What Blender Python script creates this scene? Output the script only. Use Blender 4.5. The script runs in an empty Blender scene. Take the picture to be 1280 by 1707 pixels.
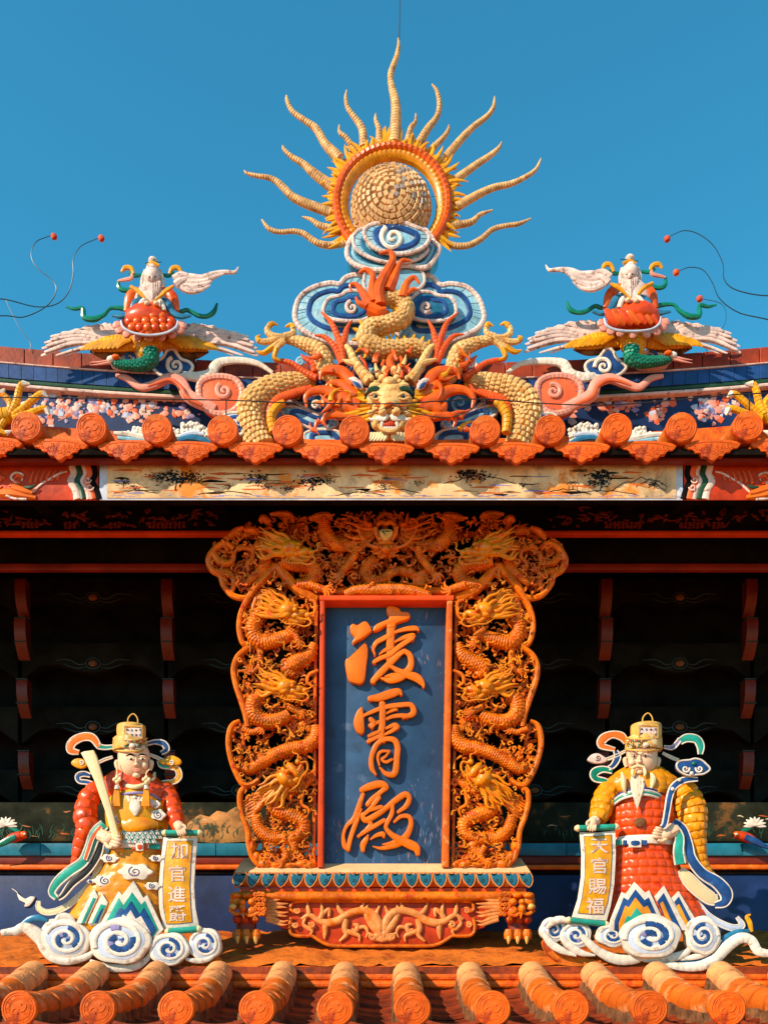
import bpy, math, random
import numpy as np
from mathutils import Vector, Matrix

# ------------------------------------------------------------------ scene, camera, light
scene = bpy.context.scene
col = scene.collection
F, CX, YH, ZC = 1500.0, 640.0, 1650.0, 6.5       # focal length in photo pixels, principal column, horizon row, eye height

cam_d = bpy.data.cameras.new('camera')
cam = bpy.data.objects.new('camera', cam_d)
col.objects.link(cam)
scene.camera = cam
cam.location = (0, 0, ZC)
cam.rotation_euler = (math.radians(90), 0, 0)
cam_d.sensor_fit = 'HORIZONTAL'
cam_d.sensor_width = 36.0
cam_d.lens = 36.0 * F / 1280.0
cam_d.shift_y = (YH - 853.5) / 1280.0
cam_d.clip_end = 3000

SUN_DIR = Vector((1.25, 1.0, -1.0)).normalized()
SUN_EL = math.asin(-SUN_DIR.z)
SUN_ROT = math.atan2(-SUN_DIR.x, -SUN_DIR.y)
world = bpy.data.worlds.new('World')
scene.world = world
world.use_nodes = True
wn, wl = world.node_tree.nodes, world.node_tree.links
wn.clear()
w_out = wn.new('ShaderNodeOutputWorld')
w_bg = wn.new('ShaderNodeBackground')
w_sky = wn.new('ShaderNodeTexSky')
w_sky.sky_type = 'NISHITA'
w_sky.sun_disc = False
w_sky.sun_elevation = SUN_EL
w_sky.sun_rotation = SUN_ROT
w_sky.air_density = 1.0
w_sky.dust_density = 0.0
w_sky.ozone_density = 1.0
w_tint = wn.new('ShaderNodeMix')
w_tint.data_type = 'RGBA'
w_tint.blend_type = 'MULTIPLY'
w_tint.inputs[0].default_value = 1.0
w_tint.inputs[7].default_value = (0.27, 1.16, 1.22, 1)
wl.new(w_sky.outputs[0], w_tint.inputs[6])
wl.new(w_tint.outputs[2], w_bg.inputs[0])
w_bg.inputs[1].default_value = 0.122
wl.new(w_bg.outputs[0], w_out.inputs[0])

sun_d = bpy.data.lights.new('sun', 'SUN')
sun_d.energy = 5.0
sun_d.angle = math.radians(0.5)
sun_d.color = (1.0, 0.82, 0.60)
sun = bpy.data.objects.new('sun', sun_d)
col.objects.link(sun)
sun.location = (-8, -6, 14)
sun.rotation_euler = SUN_DIR.to_track_quat('-Z', 'Y').to_euler()

scene.view_settings.view_transform = 'Standard'
scene.view_settings.look = 'None'
scene.view_settings.exposure = 0.6
scene.view_settings.gamma = 1.0
scene.view_settings.use_curve_mapping = False
scene.render.resolution_x, scene.render.resolution_y = 767, 1024

rnd = random.Random(7)

# ------------------------------------------------------------------ materials
def lin(c):
    q = [(v / 255 / 12.92) if v / 255 <= 0.04045 else ((v / 255 + 0.055) / 1.055) ** 2.4 for v in c]
    g = 0.3 * q[0] + 0.59 * q[1] + 0.11 * q[2]
    k = 1.06                                        # pigments and glazes here are strongly coloured
    return tuple(max(0.0015, min(0.9, g + (v - g) * k)) * 0.76 for v in q)

MATS = {}
def mat(name, rgb, rough=0.4, var=0.16, scale=22.0, bump=0.12, metal=0.0, spec=0.5, patch=None, pth=0.6, coat=0.0, rv=0.10, pscale=None, grime=0.61, gscale=16.0):
    m = bpy.data.materials.new(name)
    m.use_nodes = True
    n, l = m.node_tree.nodes, m.node_tree.links
    b = n['Principled BSDF']
    c = lin(rgb)
    tc = n.new('ShaderNodeTexCoord')
    no = n.new('ShaderNodeTexNoise')
    no.inputs['Scale'].default_value = scale
    no.inputs['Detail'].default_value = 5
    no.inputs['Roughness'].default_value = 0.62
    l.new(tc.outputs['Object'], no.inputs['Vector'])
    mx = n.new('ShaderNodeMix'); mx.data_type = 'RGBA'
    mx.inputs[6].default_value = (*[max(0, v * (1 - 1.9 * var)) for v in c], 1)
    mx.inputs[7].default_value = (*[min(0.95, v * (1 + 1.3 * var) + 0.01 * var) for v in c], 1)
    mr = n.new('ShaderNodeMapRange')
    mr.inputs[1].default_value = 0.3; mr.inputs[2].default_value = 0.7
    l.new(no.outputs[0], mr.inputs[0]); l.new(mr.outputs[0], mx.inputs[0])
    out = mx.outputs[2]
    if patch is not None:
        n2 = n.new('ShaderNodeTexNoise')
        n2.inputs['Scale'].default_value = pscale or scale * 0.7
        n2.inputs['Detail'].default_value = 8
        n2.inputs['Roughness'].default_value = 0.7
        l.new(tc.outputs['Object'], n2.inputs['Vector'])
        r2 = n.new('ShaderNodeMapRange')
        r2.inputs[1].default_value = pth; r2.inputs[2].default_value = pth + 0.08
        l.new(n2.outputs[0], r2.inputs[0])
        m2 = n.new('ShaderNodeMix'); m2.data_type = 'RGBA'
        m2.inputs[7].default_value = (*lin(patch), 1)
        l.new(r2.outputs[0], m2.inputs[0]); l.new(out, m2.inputs[6])
        out = m2.outputs[2]
    if grime:                                        # soot and lichen specks
        n3 = n.new('ShaderNodeTexNoise')
        n3.inputs['Scale'].default_value = gscale
        n3.inputs['Detail'].default_value = 9
        n3.inputs['Roughness'].default_value = 0.75
        l.new(tc.outputs['Object'], n3.inputs['Vector'])
        r3 = n.new('ShaderNodeMapRange')
        r3.inputs[1].default_value = grime; r3.inputs[2].default_value = grime + 0.10
        r3.inputs[4].default_value = 0.62
        l.new(n3.outputs[0], r3.inputs[0])
        m3 = n.new('ShaderNodeMix'); m3.data_type = 'RGBA'
        m3.inputs[7].default_value = (*[0.22 * v + 0.008 for v in c], 1)
        l.new(r3.outputs[0], m3.inputs[0]); l.new(out, m3.inputs[6])
        out = m3.outputs[2]
    oi = n.new('ShaderNodeObjectInfo')
    hs = n.new('ShaderNodeHueSaturation')
    ma = n.new('ShaderNodeMath'); ma.operation = 'MULTIPLY_ADD'
    ma.inputs[1].default_value = 2 * rv; ma.inputs[2].default_value = 1 - rv
    l.new(oi.outputs['Random'], ma.inputs[0]); l.new(ma.outputs[0], hs.inputs['Value'])
    l.new(out, hs.inputs['Color'])
    l.new(hs.outputs[0], b.inputs['Base Color'])
    b.inputs['Roughness'].default_value = rough
    b.inputs['Metallic'].default_value = metal
    b.inputs['Specular IOR Level'].default_value = spec * 0.55
    b.inputs['Coat Weight'].default_value = coat * 0.45
    b.inputs['Coat Roughness'].default_value = 0.15
    if bump:
        bn = n.new('ShaderNodeTexNoise')
        bn.inputs['Scale'].default_value = scale * 4
        bn.inputs['Detail'].default_value = 4
        l.new(tc.outputs['Object'], bn.inputs['Vector'])
        bp = n.new('ShaderNodeBump')
        bp.inputs['Strength'].default_value = bump
        bp.inputs['Distance'].default_value = 0.01
        l.new(bn.outputs[0], bp.inputs['Height'])
        l.new(bp.outputs[0], b.inputs['Normal'])
    MATS[name] = m
    return m

mat('tile_orange', (236, 106, 8), 0.6, 0.24, 14, 0.3, patch=(190, 66, 10), pth=0.54, rv=.16, grime=0.53, gscale=13)
mat('tile_barrel', (226, 110, 30), 0.65, 0.28, 12, 0.35, patch=(234, 160, 106), pth=0.55, pscale=7, rv=.16, grime=0.53, gscale=12)
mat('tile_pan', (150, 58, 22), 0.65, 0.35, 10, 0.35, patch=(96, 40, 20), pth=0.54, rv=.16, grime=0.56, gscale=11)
mat('mortar', (236, 160, 104), 0.85, 0.2, 14, 0.5, patch=(214, 118, 54), pth=0.54, rv=.12)
mat('mortar_dark', (128, 84, 52), 0.9, 0.4, 20, 0.6)
mat('clay_slope', (224, 118, 44), 0.8, 0.34, 9, 0.6, patch=(168, 68, 28), pth=0.54, pscale=6, grime=.53, gscale=9)
mat('gilt', (244, 122, 20), 0.38, 0.26, 18, 0.3, spec=0.5, patch=(206, 66, 12), pth=0.55, pscale=26, grime=.58, gscale=30)
mat('gilt_pale', (244, 186, 108), 0.36, 0.18, 18, 0.2, metal=.15)
mat('lacquer_red', (228, 82, 16), 0.45, 0.14, 10, 0.1, patch=(240, 128, 44), pth=0.64)
mat('rail_worn', (226, 106, 32), 0.5, 0.2, 16, 0.15, patch=(240, 160, 96), pth=0.56, pscale=20)
mat('panel_red', (204, 66, 18), 0.55, 0.2, 12, 0.15)
mat('board_blue', (46, 80, 118), 0.5, 0.16, 8, 0.08, patch=(84, 106, 138), pth=0.60, pscale=7, grime=.58, gscale=6)
mat('char_gold', (240, 122, 20), 0.33, 0.10, 12, 0.1, patch=(226, 92, 18), pth=0.62)
mat('petal_teal', (34, 104, 128), 0.4, 0.25, 16, 0.1)
mat('stone_pale', (246, 190, 140), 0.6, 0.10, 12, 0.1)
mat('white', (246, 228, 212), 0.45, 0.10, 18, 0.15, patch=(206, 170, 146), pth=0.57, pscale=20, grime=0.56, gscale=11)
mat('white_pink', (236, 206, 196), 0.55, 0.14, 16, 0.25, patch=(150, 116, 106), pth=0.55, pscale=24, grime=0.56, gscale=11)
mat('pink', (238, 160, 140), 0.45, 0.12, 16, 0.15, patch=(220, 120, 96), pth=0.62)
mat('salmon', (236, 108, 66), 0.4, 0.12, 16, 0.1)
mat('blue', (38, 78, 140), 0.36, 0.28, 18, 0.1, coat=0.15, patch=(70, 116, 164), pth=.60)
mat('sky_blue', (146, 194, 214), 0.38, 0.2, 18, 0.1, coat=0.15, patch=(196, 214, 218), pth=.55)
mat('pale_blue', (200, 208, 228), 0.4, 0.12, 18, 0.1, patch=(226, 226, 230), pth=.55)
mat('teal_blue', (52, 120, 158), 0.3, 0.25, 18, 0.08, coat=0.2)
mat('green', (26, 122, 96), 0.3, 0.25, 18, 0.1, coat=0.3)
mat('teal', (52, 160, 140), 0.3, 0.18, 18, 0.08, coat=0.2)
mat('yellow', (246, 168, 32), 0.42, 0.2, 18, 0.18, patch=(236, 138, 30), pth=.56)
mat('yellow_glaze', (244, 154, 26), 0.34, 0.18, 18, 0.12, coat=0.2, patch=(236, 124, 22), pth=.57)
mat('red_glaze', (236, 84, 16), 0.34, 0.2, 16, 0.1, coat=0.3, patch=(214, 56, 14), pth=.56)
mat('flame', (242, 104, 22), 0.34, 0.2, 14, 0.12, coat=0.2, patch=(222, 66, 16), pth=.56)
mat('coral', (236, 96, 46), 0.4, 0.18, 14, 0.12, patch=(206, 60, 26), pth=.58)
mat('gold_tile', (228, 178, 120), 0.45, 0.26, 24, 0.25, patch=(168, 108, 60), pth=0.56, pscale=14)
mat('gold_scale', (240, 190, 124), 0.42, 0.2, 24, 0.2, patch=(214, 140, 66), pth=.55)
mat('tessera', (232, 184, 132), 0.4, 0.16, 20, 0.15, rv=0.16)
mat('tessera_grey', (176, 160, 152), 0.35, 0.14, 20, 0.1)
mat('skin', (246, 202, 168), 0.5, 0.05, 12, 0.05, grime=None)
mat('ivory', (246, 218, 170), 0.45, 0.06, 10, 0.08)
mat('hat_gold', (228, 176, 96), 0.45, 0.2, 20, 0.15, patch=(244, 220, 176), pth=.56)
mat('dark_ink', (30, 30, 34), 0.5, 0.2, 10, 0)
mat('hair', (216, 196, 180), 0.6, 0.2, 40, 0.3)
mat('ink_blue', (48, 54, 120), 0.4, 0.1, 10, 0)
mat('ridge_brick', (158, 60, 30), 0.55, 0.22, 12, 0.2, patch=(124, 42, 22), pth=0.58)
mat('ridge_blue', (40, 74, 130), 0.35, 0.16, 10, 0.1, patch=(84, 104, 150), pth=0.66)
mat('ridge_green', (38, 74, 50), 0.4, 0.2, 10, 0.1)
mat('cable', (44, 46, 46), 0.4, 0.1, 10, 0)
mat('wire', (40, 74, 92), 0.4, 0.1, 10, 0)
mat('pompon', (226, 92, 60), 0.6, 0.2, 60, 0.4)
mat('dark_wood', (22, 14, 11), 0.8, 0.3, 8, 0.2, spec=.08)  # near-black; shade beneath beam and eaves is put into this colour
mat('dark_blue_wood', (20, 18, 18), 0.8, 0.3, 6, 0.15, spec=.06)  # near-black; shade of the recess is put into the colour
mat('under_green', (27, 25, 21), 0.8, 0.3, 6, 0.15, spec=.06)  # boards under the eave, their shade put into the green
mat('beam_red', (128, 40, 22), 0.5, 0.2, 8, 0.12)
mat('ledge_teal', (44, 124, 150), 0.35, 0.18, 10, 0.1)
mat('wall_blue', (26, 46, 92), 0.45, 0.25, 5, 0.1)
mat('paper', (248, 204, 156), 0.7, 0.24, 6, 0.12, patch=(226, 140, 62), pth=0.53, pscale=8, grime=.54, gscale=9)
mat('violet', (150, 140, 190), 0.5, 0.2, 12, 0.1)
mat('plaster', (196, 120, 76), 0.8, 0.15, 4, 0.2)
mat('paving', (236, 146, 88), 0.85, 0.2, 1.2, 0.2, grime=None)  # unseen ground, its colour raised to bounce warm light under the eaves
mat('orange_glaze', (242, 120, 20), 0.25, 0.14, 16, 0.08, coat=0.4)

# ------------------------------------------------------------------ mesh builder
def U(px, py, d):
    return Vector(((px - CX) * d / F, d, ZC + (YH - py) * d / F))

def catmull(P, n):
    P = np.asarray(P, float)
    if len(P) < 3 or n <= 1:
        if n <= 1: return P
        t = np.linspace(0, 1, n * (len(P) - 1) + 1)[:, None]
        idx = np.minimum((t[:, 0] * (len(P) - 1)).astype(int), len(P) - 2)
        f = t * (len(P) - 1) - idx[:, None]
        return P[idx] * (1 - f) + P[idx + 1] * f
    Q = np.vstack([2 * P[0] - P[1], P, 2 * P[-1] - P[-2]])
    out = []
    t = np.linspace(0, 1, n, endpoint=False)[:, None]
    for i in range(1, len(Q) - 2):
        a, b, c, d = Q[i - 1], Q[i], Q[i + 1], Q[i + 2]
        out.append(0.5 * (2 * b + (c - a) * t + (2 * a - 5 * b + 4 * c - d) * t ** 2 + (3 * b - a - 3 * c + d) * t ** 3))
    out.append(P[-1:])
    return np.vstack(out)

def smooth_closed(pts, n):
    P = np.asarray(pts, float)
    if n <= 1: return P
    m = len(P); out = []
    t = np.linspace(0, 1, n, endpoint=False)[:, None]
    for i in range(m):
        a, b, c, d = P[(i - 1) % m], P[i], P[(i + 1) % m], P[(i + 2) % m]
        out.append(0.5 * (2 * b + (c - a) * t + (2 * a - 5 * b + 4 * c - d) * t ** 2 + (3 * b - a - 3 * c + d) * t ** 3))
    return np.vstack(out)

class MB:
    """collects shapes given in photo pixels at the thing's distance; built as ONE mesh object"""
    def __init__(s, th):
        s.th, s.V, s.Q, s.N, s.n = th, [], [], [], 0
        s.qm, s.nm, s.mi = [], [], 0
    def add(s, V, quads=(), ngons=()):
        V = np.asarray(V, float)
        s.V.append(V)
        if len(quads):
            q = np.asarray(quads, int) + s.n
            s.Q.append(q); s.qm.append(np.full(len(q), s.mi))
        for g in ngons:
            s.N.append([int(i) + s.n for i in g]); s.nm.append(s.mi)
        s.n += len(V)
    def ln(s, y):                                   # forward lean of the thing, in pixels of depth
        k = getattr(s.th, 'lean', 0.0)
        return k * (1445 - y) if k else 0.0 * y
    def w(s, x, y, h=0.0):
        d = s.th.d - (h + s.ln(y)) * s.th.s
        return (x - CX) * d / F, d, ZC + (YH - y) * d / F
    # round tube through (x, y, r[, h]); flat squeezes it in depth
    def tube(s, pts, n=7, sub=4, flat=1.0, h=0.0, rk=1.0, scales=0, seg=0, closed=False, samp=0.13, quilt=None):
        P = np.array([(p[0], p[1], p[2] * rk, (p[3] if len(p) > 3 else 0.0) + h) for p in pts], float)
        P = smooth_closed(P, sub) if closed else catmull(P, sub)
        if seg and closed: P = np.vstack([P, P[:1]]); closed = False
        if quilt: n = quilt[1] * 3
        if seg or scales or quilt:
            L = np.concatenate([[0], np.cumsum(np.hypot(*np.diff(P[:, :2], axis=0).T))])
            rmean = max(0.6, P[:, 2].mean())
            if quilt:
                nr = max(3, int(L[-1] / quilt[2])); k = nr * 4; fr = None
                u = np.array([i + f_ for i in range(nr) for f_ in (0, .14, .5, .86)] + [nr]) / nr * L[-1]
            elif seg:
                k = max(2, int(L[-1] / seg)); u = []
                for i in range(k): u += [i, i + 0.10, i + 0.5, i + 0.90]
                u = np.array(u + [k]) / k * L[-1]
                fr = np.array(([0, 1, 1.0, 1] * k) + [0])
            else:
                k = max(4, int(L[-1] / (rmean * 0.42))); u = np.linspace(0, L[-1], k + 1); fr = None
            P = np.stack([np.interp(u, L, P[:, j]) for j in range(4)], 1)
            if seg: P[:, 2] *= 1 - samp * (1 - fr)
        d = s.th.d - (P[:, 3] + s.ln(P[:, 1])) * s.th.s
        C = np.stack([(P[:, 0] - CX) * d / F, d, ZC + (YH - P[:, 1]) * d / F], 1)
        R = np.maximum(P[:, 2], 0.12) * s.th.s
        if closed:
            T = np.roll(C, -1, 0) - np.roll(C, 1, 0)
        else:
            T = np.gradient(C, axis=0)
        T /= np.maximum(np.linalg.norm(T, axis=1, keepdims=True), 1e-9)
        B = np.array([0, -1.0, 0]) - T * (-T[:, 1:2])
        bl = np.linalg.norm(B, axis=1, keepdims=True)
        B = np.where(bl > 0.15, B / np.maximum(bl, 1e-6), np.array([0, 0, 1.0]))
        S = np.cross(T, B)
        a = np.linspace(0, 2 * math.pi, n, endpoint=False)
        Rr = np.repeat(R[:, None], n, 1)
        if scales:
            i = np.arange(len(C))[:, None]; j = np.arange(n)[None]
            Rr = Rr * (1 + scales * np.where((i + j) % 2 == 0, 1.0, -0.6))
        if quilt:
            i_ = np.arange(len(C))[:, None]; j_ = np.arange(n)[None]
            row = np.array([0.15, 0.8, 1.05, 1.0])[i_ % 4]; cl_ = np.where((j_ + (i_ // 4) % 2) % 3 == 0, 0.0, 1.0)
            Rr = Rr * (1 + quilt[0] * (np.minimum(row, row * (.25 + .75 * cl_)) - 0.7))
        V = C[:, None] + S[:, None] * (np.cos(a)[None] * Rr)[..., None] + B[:, None] * (np.sin(a)[None] * Rr * flat)[..., None]
        m = len(C); V = V.reshape(-1, 3)
        j = np.arange(n); q = []
        rows = np.arange(m if closed else m - 1)
        i0 = (rows * n)[:, None]; i1 = (((rows + 1) % m) * n)[:, None]
        q = np.stack([i0 + j, i0 + (j + 1) % n, i1 + (j + 1) % n, i1 + j], -1).reshape(-1, 4)
        s.add(V, q, [] if closed else [list(range(n))[::-1], list(range((m - 1) * n, m * n))])
    # outline cut from a board: front face at height h, thick behind it, rounded front edge
    def slab(s, pts, h=0.0, thick=6.0, bevel=1.5, sub=4, dome=0.0):
        P = smooth_closed([p[:2] for p in pts], sub)
        x, y = P[:, 0], P[:, 1]
        if np.sum(x * np.roll(y, -1) - np.roll(x, -1) * y) < 0: P = P[::-1]
        T = np.roll(P, -1, 0) - np.roll(P, 1, 0)
        T /= np.maximum(np.linalg.norm(T, axis=1, keepdims=True), 1e-9)
        Nn = np.stack([-T[:, 1], T[:, 0]], 1)
        m = len(P)
        def ring(off, back):
            Q = P + Nn * off
            d = s.th.d - (h + s.ln(Q[:, 1])) * s.th.s; sc = d / F
            return np.stack([(Q[:, 0] - CX) * sc, d + back * sc, ZC + (YH - Q[:, 1]) * sc], 1)
        rings = [ring(0, thick), ring(0, bevel), ring(bevel * 0.35, bevel * 0.3), ring(bevel, 0)]
        if dome: rings.append(ring(bevel + dome * 1.6, -dome))
        V = np.vstack(rings); j = np.arange(m); q = []
        for k in range(len(rings) - 1):
            q.append(np.stack([k * m + j, k * m + (j + 1) % m, (k + 1) * m + (j + 1) % m, (k + 1) * m + j], 1))
        s.add(V, np.vstack(q), [list(range((len(rings) - 1) * m, len(rings) * m)), list(range(m))[::-1]])
    def ell(s, x, y, h, rx, ry, rz, ang=0.0, nu=10, nv=7):
        u = np.linspace(0, 2 * math.pi, nu, endpoint=False); v = np.linspace(0, math.pi, nv)
        X = np.outer(np.sin(v), np.cos(u)); Yd = np.outer(np.sin(v), np.sin(u)); Zz = np.outer(np.cos(v), np.ones(nu))
        a = math.radians(ang); ca, sa = math.cos(a), math.sin(a)
        ex, ez = X * rx, Zz * ry
        sx = ex * ca + ez * sa; sz = -ex * sa + ez * ca
        cx, cy, cz = s.w(x, y, h); sc = cy / F
        V = np.stack([cx + sx * sc, cy + Yd * rz * sc, cz + sz * sc], -1).reshape(-1, 3)
        i = np.arange(nv - 1)[:, None] * nu; j = np.arange(nu)[None]
        q = np.stack([i + j, i + (j + 1) % nu, i + nu + (j + 1) % nu, i + nu + j], -1).reshape(-1, 4)
        s.add(V, q)
    # body of revolution-like cloth: rows of (x, y, rx, rz[, h]); quilt = bulging shards
    def loft(s, rows, n=28, sub=5, quilt=0.0, nq=12, lq=10.0, h=0.0, power=1.0, arc=None):
        P = catmull([(r[0], r[1], r[2], r[3], (r[4] if len(r) > 4 else 0.0) + h) for r in rows], sub)
        if quilt:
            L = np.concatenate([[0], np.cumsum(np.hypot(*np.diff(P[:, :2], axis=0).T))])
            k = max(4, int(L[-1] / lq * 6)); u = np.linspace(0, L[-1], k + 1)
            P = np.stack([np.interp(u, L, P[:, j]) for j in range(5)], 1)
            n = nq * 6
        a = np.linspace(0, 2 * math.pi, n, endpoint=False)
        m = len(P)
        ca, sa = np.cos(a), np.sin(a)
        ca = np.sign(ca) * np.abs(ca) ** power; sa = np.sign(sa) * np.abs(sa) ** power
        D = np.zeros((m, n))
        if quilt:
            fy = (u / lq)[:, None]; fa = (a / (2 * math.pi) * nq)[None] + 0.5 * (np.floor(fy) % 2) * 0.35
            bul = lambda t: (1 - np.abs(2 * (t % 1) - 1) ** 4)
            D = quilt * (bul(fy) * bul(fa) - 0.6)
        d = s.th.d - P[:, 4] * s.th.s; sc = d / F
        X = ((P[:, 0] - CX) * sc)[:, None] + ca[None] * (P[:, 2][:, None] + D) * sc[:, None]
        Y = d[:, None] - sa[None] * (P[:, 3][:, None] + D) * sc[:, None]
        Zz = np.repeat((ZC + (YH - P[:, 1]) * sc)[:, None], n, 1)
        V = np.stack([X, Y, Zz], -1).reshape(-1, 3)
        i = np.arange(m - 1)[:, None] * n; j = np.arange(n)[None]
        q = np.stack([i + j, i + (j + 1) % n, i + n + (j + 1) % n, i + n + j], -1).reshape(-1, 4)
        s.add(V, q, [list(range(n))[::-1], list(range((m - 1) * n, m * n))])
    # plain block between pixel corners at height h
    def block(s, x0, y0, x1, y1, h=0.0, thick=10.0, bevel=0.8):
        s.slab([(x0, y0), (x1, y0), (x1, y1), (x0, y1)], h, thick, bevel, sub=1)
    # world-space box
    def box(s, x0, x1, y0, y1, z0, z1):
        V = [(x, y, z) for x in (x0, x1) for y in (y0, y1) for z in (z0, z1)]
        s.add(V, [(0, 1, 3, 2), (4, 6, 7, 5), (0, 4, 5, 1), (2, 3, 7, 6), (0, 2, 6, 4), (1, 5, 7, 3)])
    def spiral(s, cx, cy, r0, r1, turns, a0, rad0, rad1, h=0.0, flat=0.7, cw=1, n=7, sq=1.0, seg=0):
        k = max(8, int(14 * turns)); pts = []
        for i in range(k + 1):
            t = i / k; a = math.radians(a0) + cw * t * turns * 2 * math.pi; r = r0 + (r1 - r0) * t
            pts.append((cx + r * math.cos(a), cy + sq * r * math.sin(a), rad0 + (rad1 - rad0) * t))
        s.tube(pts, n, 2, flat, h, seg=seg)
    def build(s, name, mats, parent, angle=32):
        th = s.th
        if not s.V: return None
        V = np.vstack(s.V) - np.array(th.loc)
        me = bpy.data.meshes.new(name)
        Q = np.vstack(s.Q) if s.Q else np.zeros((0, 4), int)
        loops = np.concatenate([Q.ravel()] + [np.array(g) for g in s.N]).astype(np.int32)
        tot = np.concatenate([np.full(len(Q), 4), np.array([len(g) for g in s.N], int)]).astype(np.int32)
        start = np.concatenate([[0], np.cumsum(tot)[:-1]]).astype(np.int32)
        mi = np.concatenate(s.qm + [np.array(s.nm, int)]).astype(np.int32)
        me.vertices.add(len(V)); me.vertices.foreach_set('co', V.astype(np.float32).ravel())
        me.loops.add(len(loops)); me.loops.foreach_set('vertex_index', loops)
        me.polygons.add(len(tot)); me.polygons.foreach_set('loop_start', start); me.polygons.foreach_set('loop_total', tot)
        me.polygons.foreach_set('material_index', mi)
        me.polygons.foreach_set('use_smooth', np.ones(len(tot), bool))
        me.update(calc_edges=True); me.validate()
        if angle: me.set_sharp_from_angle(angle=math.radians(angle))
        for m in (mats if isinstance(mats, (list, tuple)) else [mats]): me.materials.append(MATS[m])
        o = bpy.data.objects.new(name, me)
        col.objects.link(o)
        if parent is not None: o.parent = parent
        return o

class Th:
    """a thing: an Empty at its base (or a bare frame for one-mesh things) at distance d"""
    def __init__(s, name, label, cat, px, py, d, group=None, kind=None):
        s.d, s.s = d, d / F
        s.loc = tuple(U(px, py, d))
        s.root = bpy.data.objects.new(name, None)
        s.root.empty_display_size = 0.1
        col.objects.link(s.root)
        s.root.location = s.loc
        if label: s.root['label'] = label
        if cat: s.root['category'] = cat
        if group: s.root['group'] = group
        if kind: s.root['kind'] = kind
    def mb(s): return MB(s)
    def at(s, d):
        s.d, s.s = d, d / F
        return s
    def part(s, name, mats, fn, parent=None, angle=32):
        b = MB(s); fn(b)
        return b.build(name, mats, parent or s.root, angle)

# photo regions studied: (x0, y0, enlargement)
ZN = dict(A=(400, 60, 4), B=(600, 60, 4), C=(380, 410, 4.5714), E=(70, 410, 3.4595), E2=(870, 410, 3.4595), F=(530, 990, 5.3333),
          G=(530, 1210, 5.3333), H=(500, 840, 4.5714), I=(100, 1180, 5.3333), J=(60, 1390, 4), K=(950, 1190, 4.4138),
          L=(890, 1390, 3.2821), M=(0, 600, 3.2), N=(880, 600, 3.2), O=(380, 1430, 4.5714), Q=(340, 840, 4), R=(640, 840, 4),
          S=(360, 1200, 4.2667), Y=(380, 370, 2.3704), V=(20, 1170, 3.3684), W=(890, 1170, 3.2821))
def zm(z, pts):
    x0, y0, k = ZN[z]
    return [(x0 + p[0] / k, y0 + p[1] / k) + ((p[2] / k,) if len(p) > 2 else ()) + tuple(p[3:]) for p in pts]
def mir(pts, ax):
    return [(2 * ax - p[0],) + tuple(p[1:]) for p in pts]
def single(o, label, cat, group=None):
    o['label'] = label; o['category'] = cat
    if group: o['group'] = group
    return o
def mirj(pts, ax):
    """the other side's hand-made twin: mirrored, a little uneven"""
    return [(2 * ax - p[0] + 1.7 * math.sin(p[0] * .071 + p[1] * .053), p[1] + 1.7 * math.cos(p[0] * .047 - p[1] * .083)) + tuple(p[2:]) for p in pts]
def copy_tree(o, parent=None, keep=True):
    c = o.copy(); col.objects.link(c)
    if parent is not None: c.parent = parent
    for ch in list(o.children): copy_tree(ch, c)
    return c

mat('mural_mat', (40, 42, 30), 0.8, 0.4, 6, 0.1, spec=.1, patch=(120, 82, 48), pth=0.57, pscale=6)
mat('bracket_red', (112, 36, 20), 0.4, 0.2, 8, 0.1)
mat('dim_teal', (34, 46, 46), 0.5, 0.2, 8, 0.1)  # darker teal, the recess shade included in its colour
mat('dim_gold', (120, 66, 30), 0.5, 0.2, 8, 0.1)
mat('carved_leaf', (232, 146, 84), 0.45, 0.22, 20, 0.2, patch=(226, 112, 40), pth=0.54)
mat('gilt_highlit', (248, 144, 36), 0.36, 0.2, 18, 0.25, spec=0.6, patch=(230, 92, 18), pth=0.54, pscale=26, grime=.60, gscale=30)  # paler copy of the gilt: highlights put into the colour of heads and flames
mat('mural_tan', (206, 140, 82), 0.7, 0.3, 10, 0.1, patch=(70, 72, 44), pth=0.50, pscale=16)  # mural tan with sunlight in the colour; also strokes on the beam
mat('scuff_grey', (112, 116, 146), 0.6, 0.2, 12, 0)
mat('scuff_blue', (78, 112, 150), 0.6, 0.2, 12, 0)
mat('scuff_rose', (150, 112, 110), 0.6, 0.2, 12, 0)

# ------------------------------------------------------------------ ground
class Fr:
    def __init__(s, d, loc=(0, 0, 0)): s.d, s.s, s.loc = d, d / F, loc
b = MB(Fr(4.0))
b.add([(-400, -400, 0), (400, -400, 0), (400, 400, 0), (-400, 400, 0)], [(0, 1, 2, 3)])
g = b.build('ground', 'paving', None, 0); g['kind'] = 'structure'

# ------------------------------------------------------------------ temple hall
DH = 4.5
hall = Th('temple_hall', 'Chinese temple hall with orange tiled eaves, painted beam and dark bracketed recess', 'temple', 640, YH + ZC * F / DH, DH)
HL = Vector(hall.loc)
D0, DE, DT = 3.07, 3.70, 3.88           # lower eave, upper eave, head of the lower tiles
PITCH, RT = 0.2685, 0.0622
WX = 4.2                                # half width of the hall that is built

def place(mesh, name, parent, loc, rot=None, scale=None):
    o = bpy.data.objects.new(name, mesh); col.objects.link(o); o.parent = parent
    o.location = Vector(loc) - HL
    if rot: o.rotation_euler = rot
    if scale: o.scale = scale
    return o

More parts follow.
